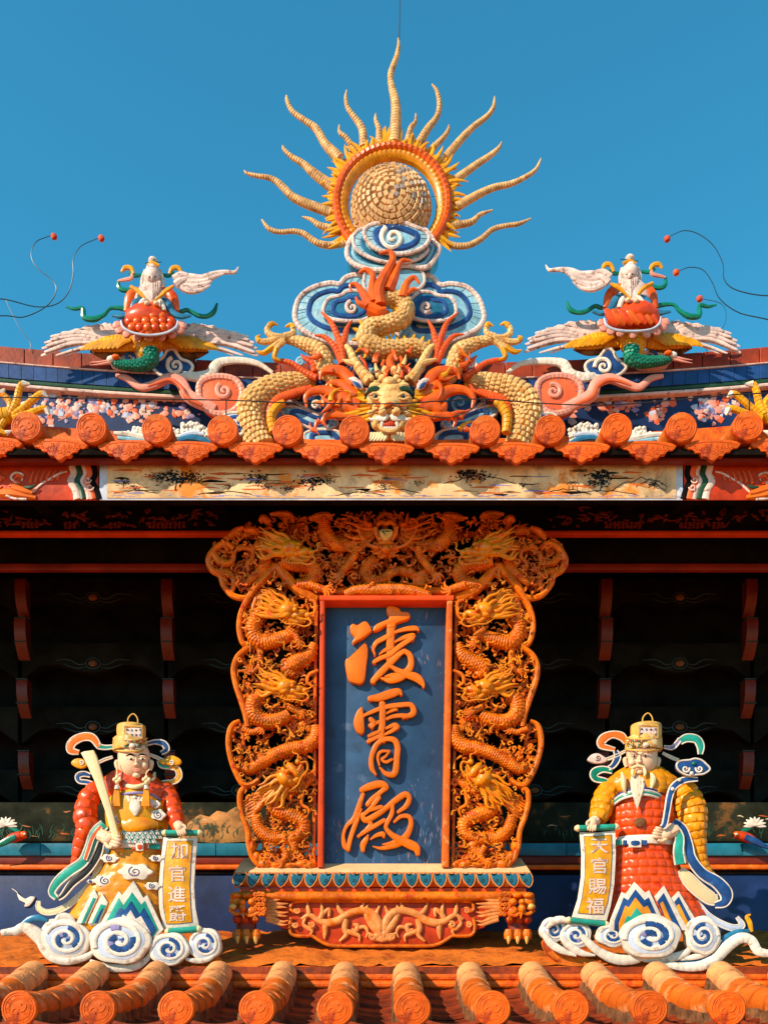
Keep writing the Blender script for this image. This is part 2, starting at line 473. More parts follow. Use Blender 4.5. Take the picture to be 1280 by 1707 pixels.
# --- end disc with the taijitu relief, shared by both eaves (centre at origin, facing -y)
def disc_mesh():
    fr = Fr(1.0, (0, 1.0, ZC)); b = MB(fr); k = RT * F
    X, Yc = CX, YH
    b.loft_disc = None
    ring = [(X + k * math.cos(a), Yc + k * math.sin(a)) for a in np.linspace(0, 2 * math.pi, 40, endpoint=False)]
    b.slab(ring, 0, 40, k * 0.06, sub=1)
    for r, w in ((0.90, 0.045), (0.77, 0.03), (0.58, 0.035), (0.50, 0.02)):
        b.tube([(X + k * r * math.cos(a), Yc + k * r * math.sin(a), k * w) for a in np.linspace(0, 2 * math.pi, 36, endpoint=False)], 6, 1, 0.8, closed=True)
    R = 0.40
    pts = []
    for i in range(13):
        a = math.pi * i / 12
        pts.append((X - k * R / 2 - k * R / 2 * math.cos(a), Yc + 0.16 * k - k * R / 2 * math.sin(a) * 0.9, k * 0.05))
    for i in range(1, 13):
        a = math.pi * i / 12
        pts.append((X + k * R / 2 - k * R / 2 * math.cos(a), Yc + 0.16 * k - 0.32 * k * i / 12 + k * R / 2 * math.sin(a) * 0.9, k * 0.05))
    pts = [(p[0], p[1] - 0.03 * k, p[2]) for p in pts]
    b.tube(pts, 6, 2, 0.9)
    b.ell(X + k * 0.14, Yc - 0.22 * k, 0, k * 0.06, k * 0.06, k * 0.05, nu=8, nv=5)
    b.ell(X - k * 0.14, Yc + 0.24 * k, 0, k * 0.06, k * 0.06, k * 0.05, nu=8, nv=5)
    for g8 in range(8):
        a = 2 * math.pi * g8 / 8
        for q in range(3):
            r = 0.63 + q * 0.045
            for s2 in ((-1, 1) if (g8 + q) % 2 else (0,)):
                a0, a1 = (a - 0.22, a + 0.22) if s2 == 0 else (a + s2 * 0.13 - 0.09, a + s2 * 0.13 + 0.09)
                b.tube([(X + k * r * math.cos(t), Yc + k * r * math.sin(t), k * 0.013) for t in np.linspace(a0, a1, 4)], 4, 1, 1.2)
    o = b.build('end_disc', 'tile_orange', None)
    me = o.data; bpy.data.objects.remove(o)
    return me
DISC = disc_mesh()

def sweep_mesh(name, path, r0, r1, m, n=18, half=False, collar=0.0):
    """barrel along a (y, z) path, radius r0 at the near end to r1"""
    P = np.array(path, float); k = len(P)
    T = np.gradient(P, axis=0); T /= np.linalg.norm(T, axis=1, keepdims=True)
    Nn = np.stack([-T[:, 1], T[:, 0]], 1)
    a = np.linspace(-0.12 * math.pi, 1.12 * math.pi, n) if half else np.linspace(0, 2 * math.pi, n, endpoint=False)
    R = np.linspace(r0, r1, k)
    V = np.zeros((k, n, 3))
    V[..., 0] = R[:, None] * np.cos(a)[None]
    up = R[:, None] * np.sin(a)[None]
    V[..., 1] = P[:, 0][:, None] + Nn[:, 0][:, None] * up
    V[..., 2] = P[:, 1][:, None] + Nn[:, 1][:, None] * up
    b = MB(Fr(1.0)); i = np.arange(k - 1)[:, None] * n; j = np.arange(n)[None]
    q = np.stack([i + j, i + (j + 1) % n, i + n + (j + 1) % n, i + n + j], -1).reshape(-1, 4)
    b.add(V.reshape(-1, 3), q, [list(range(n)), list(range((k - 1) * n, k * n))[::-1]])
    o = b.build(name, m, None, 50); me = o.data; bpy.data.objects.remove(o)
    return me

# --- lower roof -------------------------------------------------------------------------
prof = catmull([(D0, -0.068), (3.22, -0.066), (3.38, -0.056), (3.55, -0.030), (3.70, 0.008), (3.80, 0.040), (DT, 0.066)], 12)
def deck(b):
    n = len(prof); V = []
    for x in (-WX, WX):
        for y, z in prof: V.append((x, y, ZC + z - 0.072))
    for x in (-WX, WX):
        for y, z in prof: V.append((x, y, ZC + z - 0.14))
    q = [(i, i + 1, n + i + 1, n + i) for i in range(n - 1)] + [(2 * n + i, 3 * n + i, 3 * n + i + 1, 2 * n + i + 1) for i in range(n - 1)]
    q += [(0, n, 3 * n, 2 * n), (n - 1, 2 * n + n - 1, 4 * n - 1, 2 * n - 1)]
    b.add(V, q)
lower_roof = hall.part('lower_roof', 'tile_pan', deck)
S = np.concatenate([[0], np.cumsum(np.linalg.norm(np.diff(prof, axis=0), axis=1))])
def sub_path(u0, u1, k=6):
    u = np.linspace(u0, u1, k) * S[-1]
    return np.stack([np.interp(u, S, prof[:, 0]), np.interp(u, S, prof[:, 1])], 1)
NSEG = 7
cuts = [0.0, 0.13, 0.27, 0.41, 0.55, 0.69, 0.84, 1.0]
seg_me = [sweep_mesh('barrel_tile', sub_path(cuts[i], min(1.0, cuts[i + 1] + 0.012)), RT * 1.0, RT * 0.93, 'mortar' if i >= 5 else 'tile_barrel') for i in range(NSEG)]
pan_me = []
for i in range(NSEG):
    p = sub_path(cuts[i], min(1, cuts[i + 1] + 0.03), 4); V = []; w = PITCH / 2 - 0.012
    lift = np.linspace(0.020, 0.003, 4)
    for (y, z), lf in zip(p, lift):
        for t in np.linspace(-1, 1, 9): V.append((t * w, y, z - 0.074 + lf + 0.030 * t * t))
    nb = len(V)
    for (y, z), lf in zip(p, lift):
        for t in np.linspace(-1, 1, 9): V.append((t * w, y, z - 0.088 + lf + 0.030 * t * t))
    q = [(r * 9 + c, r * 9 + c + 1, (r + 1) * 9 + c + 1, (r + 1) * 9 + c) for r in range(3) for c in range(8)]
    q += [(c, nb + c, nb + c + 1, c + 1) for c in range(8)]
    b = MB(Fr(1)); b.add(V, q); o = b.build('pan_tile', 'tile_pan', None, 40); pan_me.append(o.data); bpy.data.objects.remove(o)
X0 = (33.5 - CX) * D0 / F
def mortar_bed(x, seed):
    r = random.Random(seed); b = MB(Fr(1)); V = []; n = 22
    pth = sub_path(0.015, 0.97, n)
    for y, z in pth:
        for sx in (-1, 1):
            V.append((x + sx * (RT * 0.93 + r.uniform(0, 0.010)), y, ZC + z - 0.012 + r.uniform(-0.006, 0.004)))
            V.append((x + sx * (RT * 1.02 + r.uniform(0, 0.012)), y + r.uniform(-.008, .008), ZC + z - 0.070))
    q = []
    for i in range(n - 1):
        a, c = 4 * i, 4 * i + 4
        q += [(a, a + 1, c + 1, c), (a + 2, c + 2, c + 3, a + 3), (a, c, c + 2, a + 2)]
    q += [(0, 2, 3, 1)]
    b.V = [np.array(V) - np.array(HL)]; b.Q = [np.array(q)]; b.qm = [np.zeros(len(q), int)]; b.n = len(V)
    return b.build('mortar_bed', 'mortar_dark', lower_roof, 30)
for k in range(-3, 14):
    x = X0 + k * PITCH + rnd.uniform(-.004, .004)
    tw = rnd.uniform(-0.012, 0.012)
    place(DISC, 'end_disc', lower_roof, (x, D0 - 0.004, ZC - 0.066), (rnd.uniform(-.03, .05), rnd.uniform(-.15, .15), tw))
    for i in range(NSEG):
        place(seg_me[i], 'barrel_tile', lower_roof, (x + rnd.uniform(-.003, .003), 0, ZC + rnd.uniform(-.002, .003)))
    mortar_bed(x, 100 + k)
    for i in range(NSEG):
        place(pan_me[i], 'pan_tile', lower_roof, (x + PITCH / 2, 0, ZC + rnd.uniform(-.002, .004)))
# moulding and clay slope at the head of the tiles
def mould(y0, z0, r):
    def f(b):
        a = np.linspace(-0.5 * math.pi, 0.6 * math.pi, 7); V = []
        for x in (-WX, WX):
            for t in a: V.append((x, y0 - r * math.cos(t), ZC + z0 + r * math.sin(t)))
        b.add(V, [(i, i + 1, 7 + i + 1, 7 + i) for i in range(6)])
    return f
for (yy, zz, r) in ((3.90, 0.020, 0.018), (3.91, 0.052, 0.018), (3.92, 0.086, 0.018)):
    hall.part('roof_moulding', 'tile_orange', mould(yy, zz, r), lower_roof)
def slope(b):
    r = random.Random(5); n = 220; rows = 16; V = []
    for i in range(rows):
        t = i / (rows - 1)
        for j in range(n):
            x = -WX + 2 * WX * j / (n - 1)
            V.append((x, 3.905 + 0.75 * t, ZC + 0.104 + 0.20 * t ** 0.85 + r.uniform(-.010, .010)))
    b.add(V, [(i * n + j, i * n + j + 1, (i + 1) * n + j + 1, (i + 1) * n + j) for i in range(rows - 1) for j in range(n - 1)])
hall.part('mortar_slope', 'clay_slope', slope, lower_roof)
# fascia and wall below the eave
hall.part('lower_wall', 'plaster', lambda b: b.box(-WX, WX, 3.75, 4.62, 0, ZC - 0.16))
hall.part('ridge_core', 'tile_pan', lambda b: b.box(-WX, WX, 3.90, 4.60, ZC - 0.155, ZC + 0.098), lower_roof)
hall.part('eave_board', 'beam_red', lambda b: b.box(-WX, WX, 3.12, 3.16, ZC - 0.26, ZC - 0.142))

# --- upper roof ---------------------------------------------------------------------------
def eave_y(x): return 718 - 2.0e-5 * (x - 620) ** 2
ZE = ZC + (YH - 718) * DE / F
RD = 5.50
def up_z(y):                                  # roof line behind the eave: nearly level at the edge, then rising
    t = y - DE
    return 0.10 * t if t < 0.5 else 0.05 + 0.46 * (t - 0.5)
def updeck(b):
    for (dz0, dz1) in ((-0.064, -0.088),):
        V = []
        for x in (-WX, WX):
            for y in (DE + 0.02, DE + 0.5, RD + 0.1):
                for dz in (dz0, dz1): V.append((x, y, ZE + up_z(y) + dz))
        b.add(V, [(0, 2, 8, 6), (2, 4, 10, 8), (1, 7, 9, 3), (3, 9, 11, 5), (0, 6, 7, 1), (4, 5, 11, 10)])
upper_roof = hall.part('upper_roof', 'dark_wood', updeck)
long_path = [(DE + 0.30 + t, up_z(DE + 0.30 + t)) for t in np.linspace(0, 1.45, 8)]
end_path = [(DE + t, up_z(DE + t)) for t in np.linspace(0, 0.31, 4)]
UB = sweep_mesh('barrel_tile', end_path, RT * 0.97, RT * 0.93, 'tile_barrel')
UL = sweep_mesh('barrel_tile', long_path, RT * 0.97, RT * 0.92, 'tile_barrel')
def drip_mesh():
    b = MB(Fr(1.0, (0, 1.0, ZC))); k = F * DE / F
    s = DE
    def q(pts): return [(CX + (x - 318) / 3.2 * s, YH + (y - 440) / 3.2 * s) for x, y in pts]
    out = [(170, 452), (210, 436), (255, 430), (318, 428), (380, 430), (430, 436), (470, 452), (448, 478), (424, 478), (412, 498), (388, 500), (372, 520), (350, 520), (318, 545), (286, 522), (264, 520), (250, 500), (226, 498), (212, 478), (190, 478)]
    b.slab(q(out), 0, 30, 3.0, sub=2)
    r = random.Random(3)
    b.tube([(p[0], p[1], 3.0) for p in q([(196, 456), (255, 444), (318, 441), (380, 444), (444, 456)])], 6, 4, 1)
    for i in range(46):
        x = r.uniform(215, 425); t = abs(x - 318) / 110
        y = r.uniform(458, 520 - 42 * t)
        a = r.uniform(0, 360)
        pts = []
        for j in range(6):
            aa = math.radians(a + j * 55); rr = 11 - j * 1.4
            pts.append((x + rr * math.cos(aa), y + rr * 0.8 * math.sin(aa)))
        b.tube([(p[0], p[1], 2.4) for p in q(pts)], 5, 2, 1.1)
    for i in range(14):
        x = 225 + i * 14.3
        b.tube([(p[0], p[1], 1.6) for p in q([(x, 433 + abs(x - 318) * .06), (x, 438 + abs(x - 318) * .06)])], 4, 1, 1)
    o = b.build('drip_tile', 'tile_orange', None, 40); me = o.data; bpy.data.objects.remove(o)
    return me
DRIP = drip_mesh()
UX0 = (43.5 - CX) * DE / F
UP = 109.3 * DE / F
for k in range(-4, 17):
    x = UX0 + k * UP + rnd.uniform(-.003, .003); px = CX + x * F / DE
    dz = (718 - eave_y(px)) * DE / F
    place(DISC, 'end_disc', upper_roof, (x, DE - 0.004, ZE + dz), (rnd.uniform(-.04, .06), rnd.uniform(-.12, .12), rnd.uniform(-.05, .05)), (1.02, 1, 1.0))
    place(UB, 'barrel_tile', upper_roof, (x, 0, ZE + dz))
    place(UL, 'barrel_tile', upper_roof, (x, 0, ZE + dz))
    dm = place(DRIP, 'drip_tile', upper_roof, (x + UP / 2 - 0.003, DE + 0.012, ZE + dz - 0.050), (rnd.uniform(-.08, .02), rnd.uniform(-.03, .03), rnd.uniform(-.05, .05)))
hall.part('eave_board', 'beam_red', lambda b: b.box(-WX, WX, DE + 0.050, DE + 0.080, ZE - 0.096, ZE - 0.066), upper_roof)
def rafters(k):
    x = -3.2 + k * 0.27
    return lambda b: b.add([(x + sx, y, ZE + up_z(DE) + (y - DE) * 0.2 - z) for sx in (-.035, .035) for y in (3.95, 4.6) for z in (0.10, 0.16)],
                           [(0, 1, 3, 2), (4, 6, 7, 5), (0, 4, 5, 1), (2, 3, 7, 6), (1, 5, 7, 3)])
for k in range(24): hall.part('rafter', 'dark_wood', rafters(k), upper_roof)

# --- ridge: brick course, blue tiles, painted wall ------------------------------------------
hall.at(RD)
def ry(x): return 634 - 29 * ((x - 645) / 640) ** 2
def strip(o0, o1, x0=-160, x1=1440, h=0, thick=20, bevel=1.0, n=34):
    xs = np.linspace(x0, x1, n)
    return lambda b: b.slab([(x, ry(x) + o0) for x in xs] + [(x, ry(x) + o1) for x in xs[::-1]], h, thick, bevel, sub=1)
ridge = hall.part('ridge_wall', 'wall_blue', strip(2, 150, h=0, thick=60))
x = -150.0
while x < 1430:
    w = 47 + rnd.uniform(-2, 2)
    hall.part('brick', 'ridge_brick', strip(-28, -2, x, x + w - 1.2, h=6 + rnd.uniform(-.6, .6), thick=40, bevel=1.0, n=4), ridge, 8)
    x += w
x = -150.0
while x < 1430:
    w = 20.5 + rnd.uniform(-1, 1)
    hall.part('glazed_tile', 'ridge_blue', strip(0.5, 24, x, x + w - 0.5, h=9 + rnd.uniform(-.3, .3), thick=30, bevel=0.5, n=3), ridge, 8)
    x += w
hall.part('cornice', 'white_pink', strip(-3.2, -0.6, h=11, thick=30, bevel=1.2), ridge)
hall.part('cornice', 'ridge_green', strip(25, 31, h=8, thick=20), ridge)
hall.part('cornice', 'white_pink', strip(31.5, 37.5, h=11, thick=20, bevel=2.2), ridge)
hall.part('cornice', 'tile_orange', strip(97, 160, h=40, thick=50, bevel=4), ridge)
def shards(b):
    r = random.Random(11)
    cl = [(112, 682, 42, 22, 90), (165, 676, 26, 20, 50), (222, 684, 28, 18, 46), (268, 672, 34, 14, 24), (60, 690, 30, 14, 20), (305, 690, 30, 12, 14), (60, 664, 30, 12, 10),
          (1190, 684, 26, 18, 80), (1096, 688, 16, 20, 36), (1040, 676, 22, 14, 34), (1212, 668, 30, 14, 18), (1000, 672, 30, 16, 10), (1150, 670, 60, 20, 16), (950, 690, 30, 14, 10)]
    for cx, cy, sx, sy, n in cl:
        for i in range(n):
            x, y = r.gauss(cx, sx * .5), r.gauss(cy, sy * .5)
            if y < ry(x) + 42: continue
            rr = r.uniform(1.6, 8.0); k = r.randint(4, 6); a0 = r.uniform(0, 6)
            b.mi = r.choice((0, 0, 0, 1, 2, 3, 4))
            b.slab([(x + rr * r.uniform(.6, 1.2) * math.cos(a0 + 6.283 * j / k), y + rr * r.uniform(.5, 1.1) * math.sin(a0 + 6.283 * j / k)) for j in range(k)], r.uniform(.4, 1.2), 3, 0.15, sub=1)
o = hall.part('mosaic_shards', ['pink', 'white_pink', 'violet', 'salmon', 'pale_blue'], shards, ridge); o['kind'] = 'stuff'

# --- painted beam under the eave -----------------------------------------------------------
DB = 3.803
hall.at(DB)
beam = hall.part('painted_beam', 'dark_wood', lambda b: b.block(-420, 766, 1700, 835, 0, 14, 1.0))
for x0_, x1_ in ((-420, 164), (1140, 1700)): hall.part('beam_field', 'panel_red', lambda b: b.block(x0_, 768, x1_, 833.5, 1.0, 5, 0.6), beam)
hall.part('painted_panel', 'pale_blue', lambda b: b.block(166, 770, 1138, 833.5, 1.2, 5, 0.6), beam)
pp = hall.part('painted_panel', 'paper', lambda b: b.block(178, 774, 1127, 830, 2.4, 5, 0.6), beam)
def ink(b):
    r = random.Random(21)
    def tree(x, y, s):
        b.mi = 1
        b.tube([(x, y + 14 * s, 1.3 * s), (x + 2 * s, y + 4 * s, 1.1 * s), (x - 1 * s, y - 6 * s, .7 * s)], 5, 3, .12)
        for i in range(int(95 * s)):
            b.mi = r.choice((0, 0, 1)); px, py = r.gauss(x, 12 * s), r.gauss(y - 4 * s, 6 * s)
            if not 783 < py < 827: continue
            a = r.uniform(-.9, .9) + 1.57 * r.choice((0, 1)); L = r.uniform(2, 5) * s
            b.tube([(px - L * math.cos(a), py - L * math.sin(a) * .6, .3), (px, py, r.uniform(.7, 1.9) * s), (px + L * math.cos(a), py + L * math.sin(a) * .6, .3)], 4, 2, .12)
    for x, y, s in ((292, 800, 1.0), (268, 796, .7), (318, 798, .8), (205, 806, .55), (226, 814, .45), (430, 800, .8), (446, 812, .5), (520, 806, .9), (545, 800, .6), (480, 815, .5), (777, 792, .9), (800, 796, .7), (1004, 795, 1.0), (1000, 806, .8), (640, 812, .5), (698, 806, .4), (1090, 808, .5), (872, 810, .4), (380, 812, .4)):
        tree(x, y, s)
    def hill(x0, x1, yb, ht, m):
        b.mi = m; pts = []; y = yb
        for i in range(12):
            t = i / 11; pts.append((x0 + (x1 - x0) * t, yb - ht * math.sin(math.pi * t) * r.uniform(.7, 1.1), .7))
        b.tube(pts, 4, 3, .12)
    for a in ((740, 860, 806, 12, 1), (1020, 1110, 818, 22, 1), (600, 700, 822, 8, 1), (900, 985, 824, 9, 3), (560, 640, 826, 6, 3), (950, 1060, 824, 6, 1), (190, 260, 822, 5, 3), (330, 420, 824, 5, 3), (1060, 1112, 812, 14, 1)):
        hill(*a)
    b.mi = 1
    for (x, y) in ((952, 812), (958, 812)):
        b.tube([(x - 8, y - 4, .5), (x, y - 9, .9), (x + 8, y - 4, .5)], 4, 2, .12); b.tube([(x - 4, y - 3, .6), (x - 4, y + 4, .6)], 4, 2, .12); b.tube([(x + 4, y - 3, .6), (x + 4, y + 4, .6)], 4, 2, .12)
    b.mi = 2
    for i in range(60):
        x = r.uniform(182, 1120); b.tube([(x, 828 - r.uniform(0, 3), .5), (x + r.uniform(6, 26), 828 - r.uniform(0, 3), .4)], 4, 2, .12)
    for i in range(70):
        b.mi = r.choice((4, 4, 4, 5, 3, 2)); x = r.uniform(184, 1080); y = r.uniform(784, 824)
        b.tube([(x, y, .4), (x + r.uniform(8, 20), y + r.uniform(-2, 2), r.uniform(.8, 2.6)), (x + r.uniform(24, 50), y, .4)], 6, 3, .05)
bb = hall.mb(); bb.th = type('T', (), dict(d=DB - 2.55 * DB / F, s=DB / F, loc=hall.loc))(); ink(bb)
o = bb.build('ink_painting', ['under_green', 'dark_ink', 'violet', 'dark_wood', 'rail_worn', 'mural_tan'], beam); o['kind'] = 'stuff'
def border(ax):
    def f(b):
        for (x0, m, w) in ((124, 0, 6), (134, 1, 5), (143, 0, 3.5), (150, 2, 5.5), (160, 3, 5)):
            b.mi = m
            pts = [(x0 - 4, 776, w), (x0 - 1, 790, w * .9), (x0 - 6, 802, w * 1.05), (x0 + 1, 816, w * .9), (x0 + 5, 832, w * 1.1)]
            b.tube(mir(pts, 652) if ax else pts, 6, 5, .35, h=1.5)
        b.mi = 0
        for (x, y) in ((146, 800), (150, 812)):
            p = [(x + 6 * math.cos(t) * (1 - t / 9), y + 6 * math.sin(t) * (1 - t / 9), 1.3) for t in np.linspace(0, 6.5, 14)]
            b.tube(mir(p, 652) if ax else p, 5, 1, .6, h=4.5)
    return f
for k in (0, 1): hall.part('painted_border', ['white_pink', 'ridge_green', 'salmon', 'dark_blue_wood'], border(k), beam)
def beam_dragon(ax):
    def f(b):
        r = random.Random(31)
        def T(pts, rk=1, h=2): b.tube(mir(pts, 652) if ax else pts, 6, 4, .6, h=h, rk=rk)
        b.mi = 0
        T([(0, 822, 7), (22, 822, 9), (44, 826, 7), (60, 829, 3)])
        T([(20, 812, 6), (40, 818, 6), (54, 822, 3)], h=5)
        b.mi = 1
        T([(52, 822, 2.2), (70, 806, 2), (84, 798, 2), (100, 789, 2), (112, 786, 1)])
        T([(28, 806, 2), (18, 796, 2), (26, 788, 2), (38, 792, 2), (36, 802, 1)])
        T([(10, 826, 2), (24, 831, 2), (44, 832, 2)], h=6)
        b.mi = 2
        for i in range(16):
            x = r.uniform(-60, 40); y = r.uniform(794, 824)
            T([(x, y, 2.6), (x - 10, y - 4, 2), (x - 18, y - r.uniform(-6, 12), .5)])
        for i in range(6):
            x = 50 + i * 9; T([(x, 806 - i, 3), (x + 2, 795, 2), (x + 7, 784, .5)])
        b.mi = 3
        T([(40, 812, 2), (52, 812, 3), (60, 808, 1)], h=7)
    return f
for k in (0, 1): hall.part('painted_dragon', ['orange_glaze', 'white_pink', 'coral', 'ridge_green'], beam_dragon(k), beam)

# --- recess: frieze, rails, brackets, back wall ---------------------------------------------
hall.at(4.28)
frieze = hall.part('frieze', 'dark_wood', lambda b: b.block(-420, 820, 1700, 884, 0, 20))
def frieze_carving(b):
    r = random.Random(41)
    for x0 in list(range(-60, 360, 34)) + list(range(930, 1340, 34)):
        for i in range(7):
            x = x0 + r.uniform(-14, 14); y = r.uniform(852, 878)
            b.tube([(x, y, 2.6), (x + r.uniform(-8, 8), y + r.uniform(-7, 3), 2.2), (x + r.uniform(-16, 16), y + r.uniform(-8, 4), .8)], 5, 3, .8, h=1)
    for x0, n in ((110, 3), (185, 3), (250, 9), (1010, 9), (1135, 6), (1190, 3), (40, 4)):
        for i in range(n * 3):
            b.ell(x0 + (i % n) * 7 + r.uniform(-1, 1), 872 + (i // n) * 3.5 + r.uniform(-1, 1), 3, 3.4, 2.6, 2.4, nu=6, nv=5)
o = hall.part('frieze_carving', 'beam_red', frieze_carving, frieze); o['kind'] = 'stuff'
hall.part('rail', 'lacquer_red', lambda b: b.block(-420, 884, 1700, 890.5, 9, 12, 1.5))
hall.at(4.42)
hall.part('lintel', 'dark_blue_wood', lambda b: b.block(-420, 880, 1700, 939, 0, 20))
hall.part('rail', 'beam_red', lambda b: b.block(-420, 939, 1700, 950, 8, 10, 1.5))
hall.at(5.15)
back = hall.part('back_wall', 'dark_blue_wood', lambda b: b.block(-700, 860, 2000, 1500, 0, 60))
hall.at(4.98)
def arch(x0, x1, y0, m):
    def f(b):
        xm = (x0 + x1) / 2; w = (x1 - x0) / 2
        top = [(x0, y0), (x1, y0)]
        low = [(x1, y0 + 62), (xm + w * .75, y0 + 40), (xm + w * .5, y0 + 36), (xm + w * .22, y0 + 46), (xm, y0 + 50), (xm - w * .22, y0 + 46), (xm - w * .5, y0 + 36), (xm - w * .75, y0 + 40), (x0, y0 + 62)]
        b.slab(top + low, 0, 20, 1.2, sub=1)
    return f
def motif(xm, y):
    def f(b):
        for sx in (-1, 1):
            b.mi = 0
            b.tube([(xm + sx * 10, y, 1.0), (xm + sx * 24, y + 2, 1.3), (xm + sx * 40, y - 6, 1.2), (xm + sx * 62, y - 5, .6)], 5, 4, .4, h=2)
            b.tube([(xm + sx * 12, y + 6, .8), (xm + sx * 28, y + 8, 1.0), (xm + sx * 50, y + 1, .5)], 5, 4, .4, h=2)
        b.spiral(xm, y, 12, 12, 1, 0, 1.2, 1.2, h=2, flat=.4, sq=.75)
        b.mi = 1; b.ell(xm, y, 1, 8, 6, 3)
    return f
cols = [-215, 33, 277, 1012, 1254, 1500]
for a, c in ((-215, 33), (33, 277), (277, 520), (770, 1012), (1012, 1254), (1254, 1500)):
    for r_, y in enumerate((962, 1072, 1178, 1284)):
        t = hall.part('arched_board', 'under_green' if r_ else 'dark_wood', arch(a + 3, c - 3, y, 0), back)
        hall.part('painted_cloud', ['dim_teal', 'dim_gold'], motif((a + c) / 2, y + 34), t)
def arm(x, y, h, sc):
    def f(b):
        b.mi = 0
        n = 9; V = []
        hw = 9.0 * sc
        side = [(0, 0), (3, -2), (18, -2), (20, 6), (19, 22), (14, 38), (6, 50), (0, 56)]      # (towards viewer, down)
        d0 = hall.d
        for sx in (-hw, hw):
            for fw, dn in side:
                d = d0 - (h + fw * sc) * hall.s
                V.append(((x + sx - CX) * (d0 - (h + 20) * hall.s) / F, d, ZC + (YH - y) * (d0 - (h + 20) * hall.s) / F - dn * sc * hall.s))
        k = len(side)
        b.add(V, [(i, i + 1, k + i + 1, k + i) for i in range(k - 1)], [list(range(k)), list(range(k, 2 * k))[::-1]])
    return f
for c in cols:
    sgn = 1 if c < 640 else -1
    for r_, y in enumerate((966, 1032, 1134, 1254)):
        cx_ = c + sgn * (0, 0, 4, 8)[r_] * .7
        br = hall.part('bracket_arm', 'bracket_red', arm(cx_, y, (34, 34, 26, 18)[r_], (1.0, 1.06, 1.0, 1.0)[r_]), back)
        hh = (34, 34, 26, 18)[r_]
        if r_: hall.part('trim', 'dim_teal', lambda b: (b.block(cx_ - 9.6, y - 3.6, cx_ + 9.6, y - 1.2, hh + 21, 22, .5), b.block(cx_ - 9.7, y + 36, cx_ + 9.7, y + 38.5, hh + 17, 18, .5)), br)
# lower ledge and wall
hall.at(4.74)
def mural(b):
    b.block(-700, 1338, 2000, 1403, 0, 40)
lowp = hall.part('painted_dado', 'mural_mat', mural)
def mural_paint(b):
    r = random.Random(51)
    for x0, x1, n in ((-60, 135, 22), (300, 420, 10), (1160, 1340, 14), (900, 980, 5)):
        for i in range(n):
            x, y = r.uniform(x0, x1), r.uniform(1352, 1398); b.mi = r.choice((0, 0, 1, 1, 2))
            if i % 4 == 0: b.tube([(x, y, .5), (x + r.uniform(4, 8), y + r.uniform(-2, 2), r.uniform(.8, 1.4)), (x + r.uniform(10, 16), y + r.uniform(-3, 3), .4)], 5, 3, .15, h=.3)
        for i in range(n * 2):
            x, y = r.uniform(x0, x1), r.uniform(1384, 1400); b.mi = 3
            b.tube([(x, y, .9), (x + r.uniform(-5, 5), y - 8, .6), (x + r.uniform(-9, 9), y - 14, .2)], 4, 2, .15, h=.6)
o = hall.part('mural', ['paper', 'plaster', 'rail_worn', 'ridge_green'], mural_paint, lowp); o['kind'] = 'stuff'
hall.part('sunlit_mural', 'mural_tan', lambda b: b.slab([(322, 1366), (334, 1358), (348, 1362), (362, 1352), (378, 1355), (392, 1346), (430, 1343), (430, 1402), (302, 1402), (306, 1392), (314, 1386), (312, 1374)], .4, 3, .3, sub=2), lowp)  # sunlit stretch of the dado mural, the light put into its tan
hall.at(4.64)
x = -420.0
while x < 1700:
    hall.part('ledge_tile', 'ledge_teal', lambda b: b.block(x, 1406, x + 96.6, 1427, 8, 50, 1.2), lowp); x += 97.5
hall.part('ledge_moulding', 'beam_red', lambda b: b.block(-700, 1427.5, 2000, 1441, 4, 50, 1.0), lowp)
hall.part('ledge_moulding', 'rail_worn', lambda b: b.block(-700, 1441.5, 2000, 1450, 9, 50, 2.5), lowp)
hall.part('ledge_moulding', 'dark_wood', lambda b: b.block(-700, 1450.5, 2000, 1458, 3, 50, 1.0), lowp)
dado = hall.part('dado_wall', 'wall_blue', lambda b: b.block(-700, 1458.5, 2000, 1640, 0, 50))
def bird(b):
    b.slab([(28, 1489), (34, 1494), (42, 1499), (50, 1495), (58, 1496), (55, 1503), (48, 1511), (40, 1512), (42, 1506), (32, 1501)], 3, 4, .8, sub=2)
    b.tube([(20, 1482, .7), (26, 1486, .9), (30, 1490, .7)], 5, 3, .8, h=3)
hall.part('bird_relief', 'white', bird, dado)

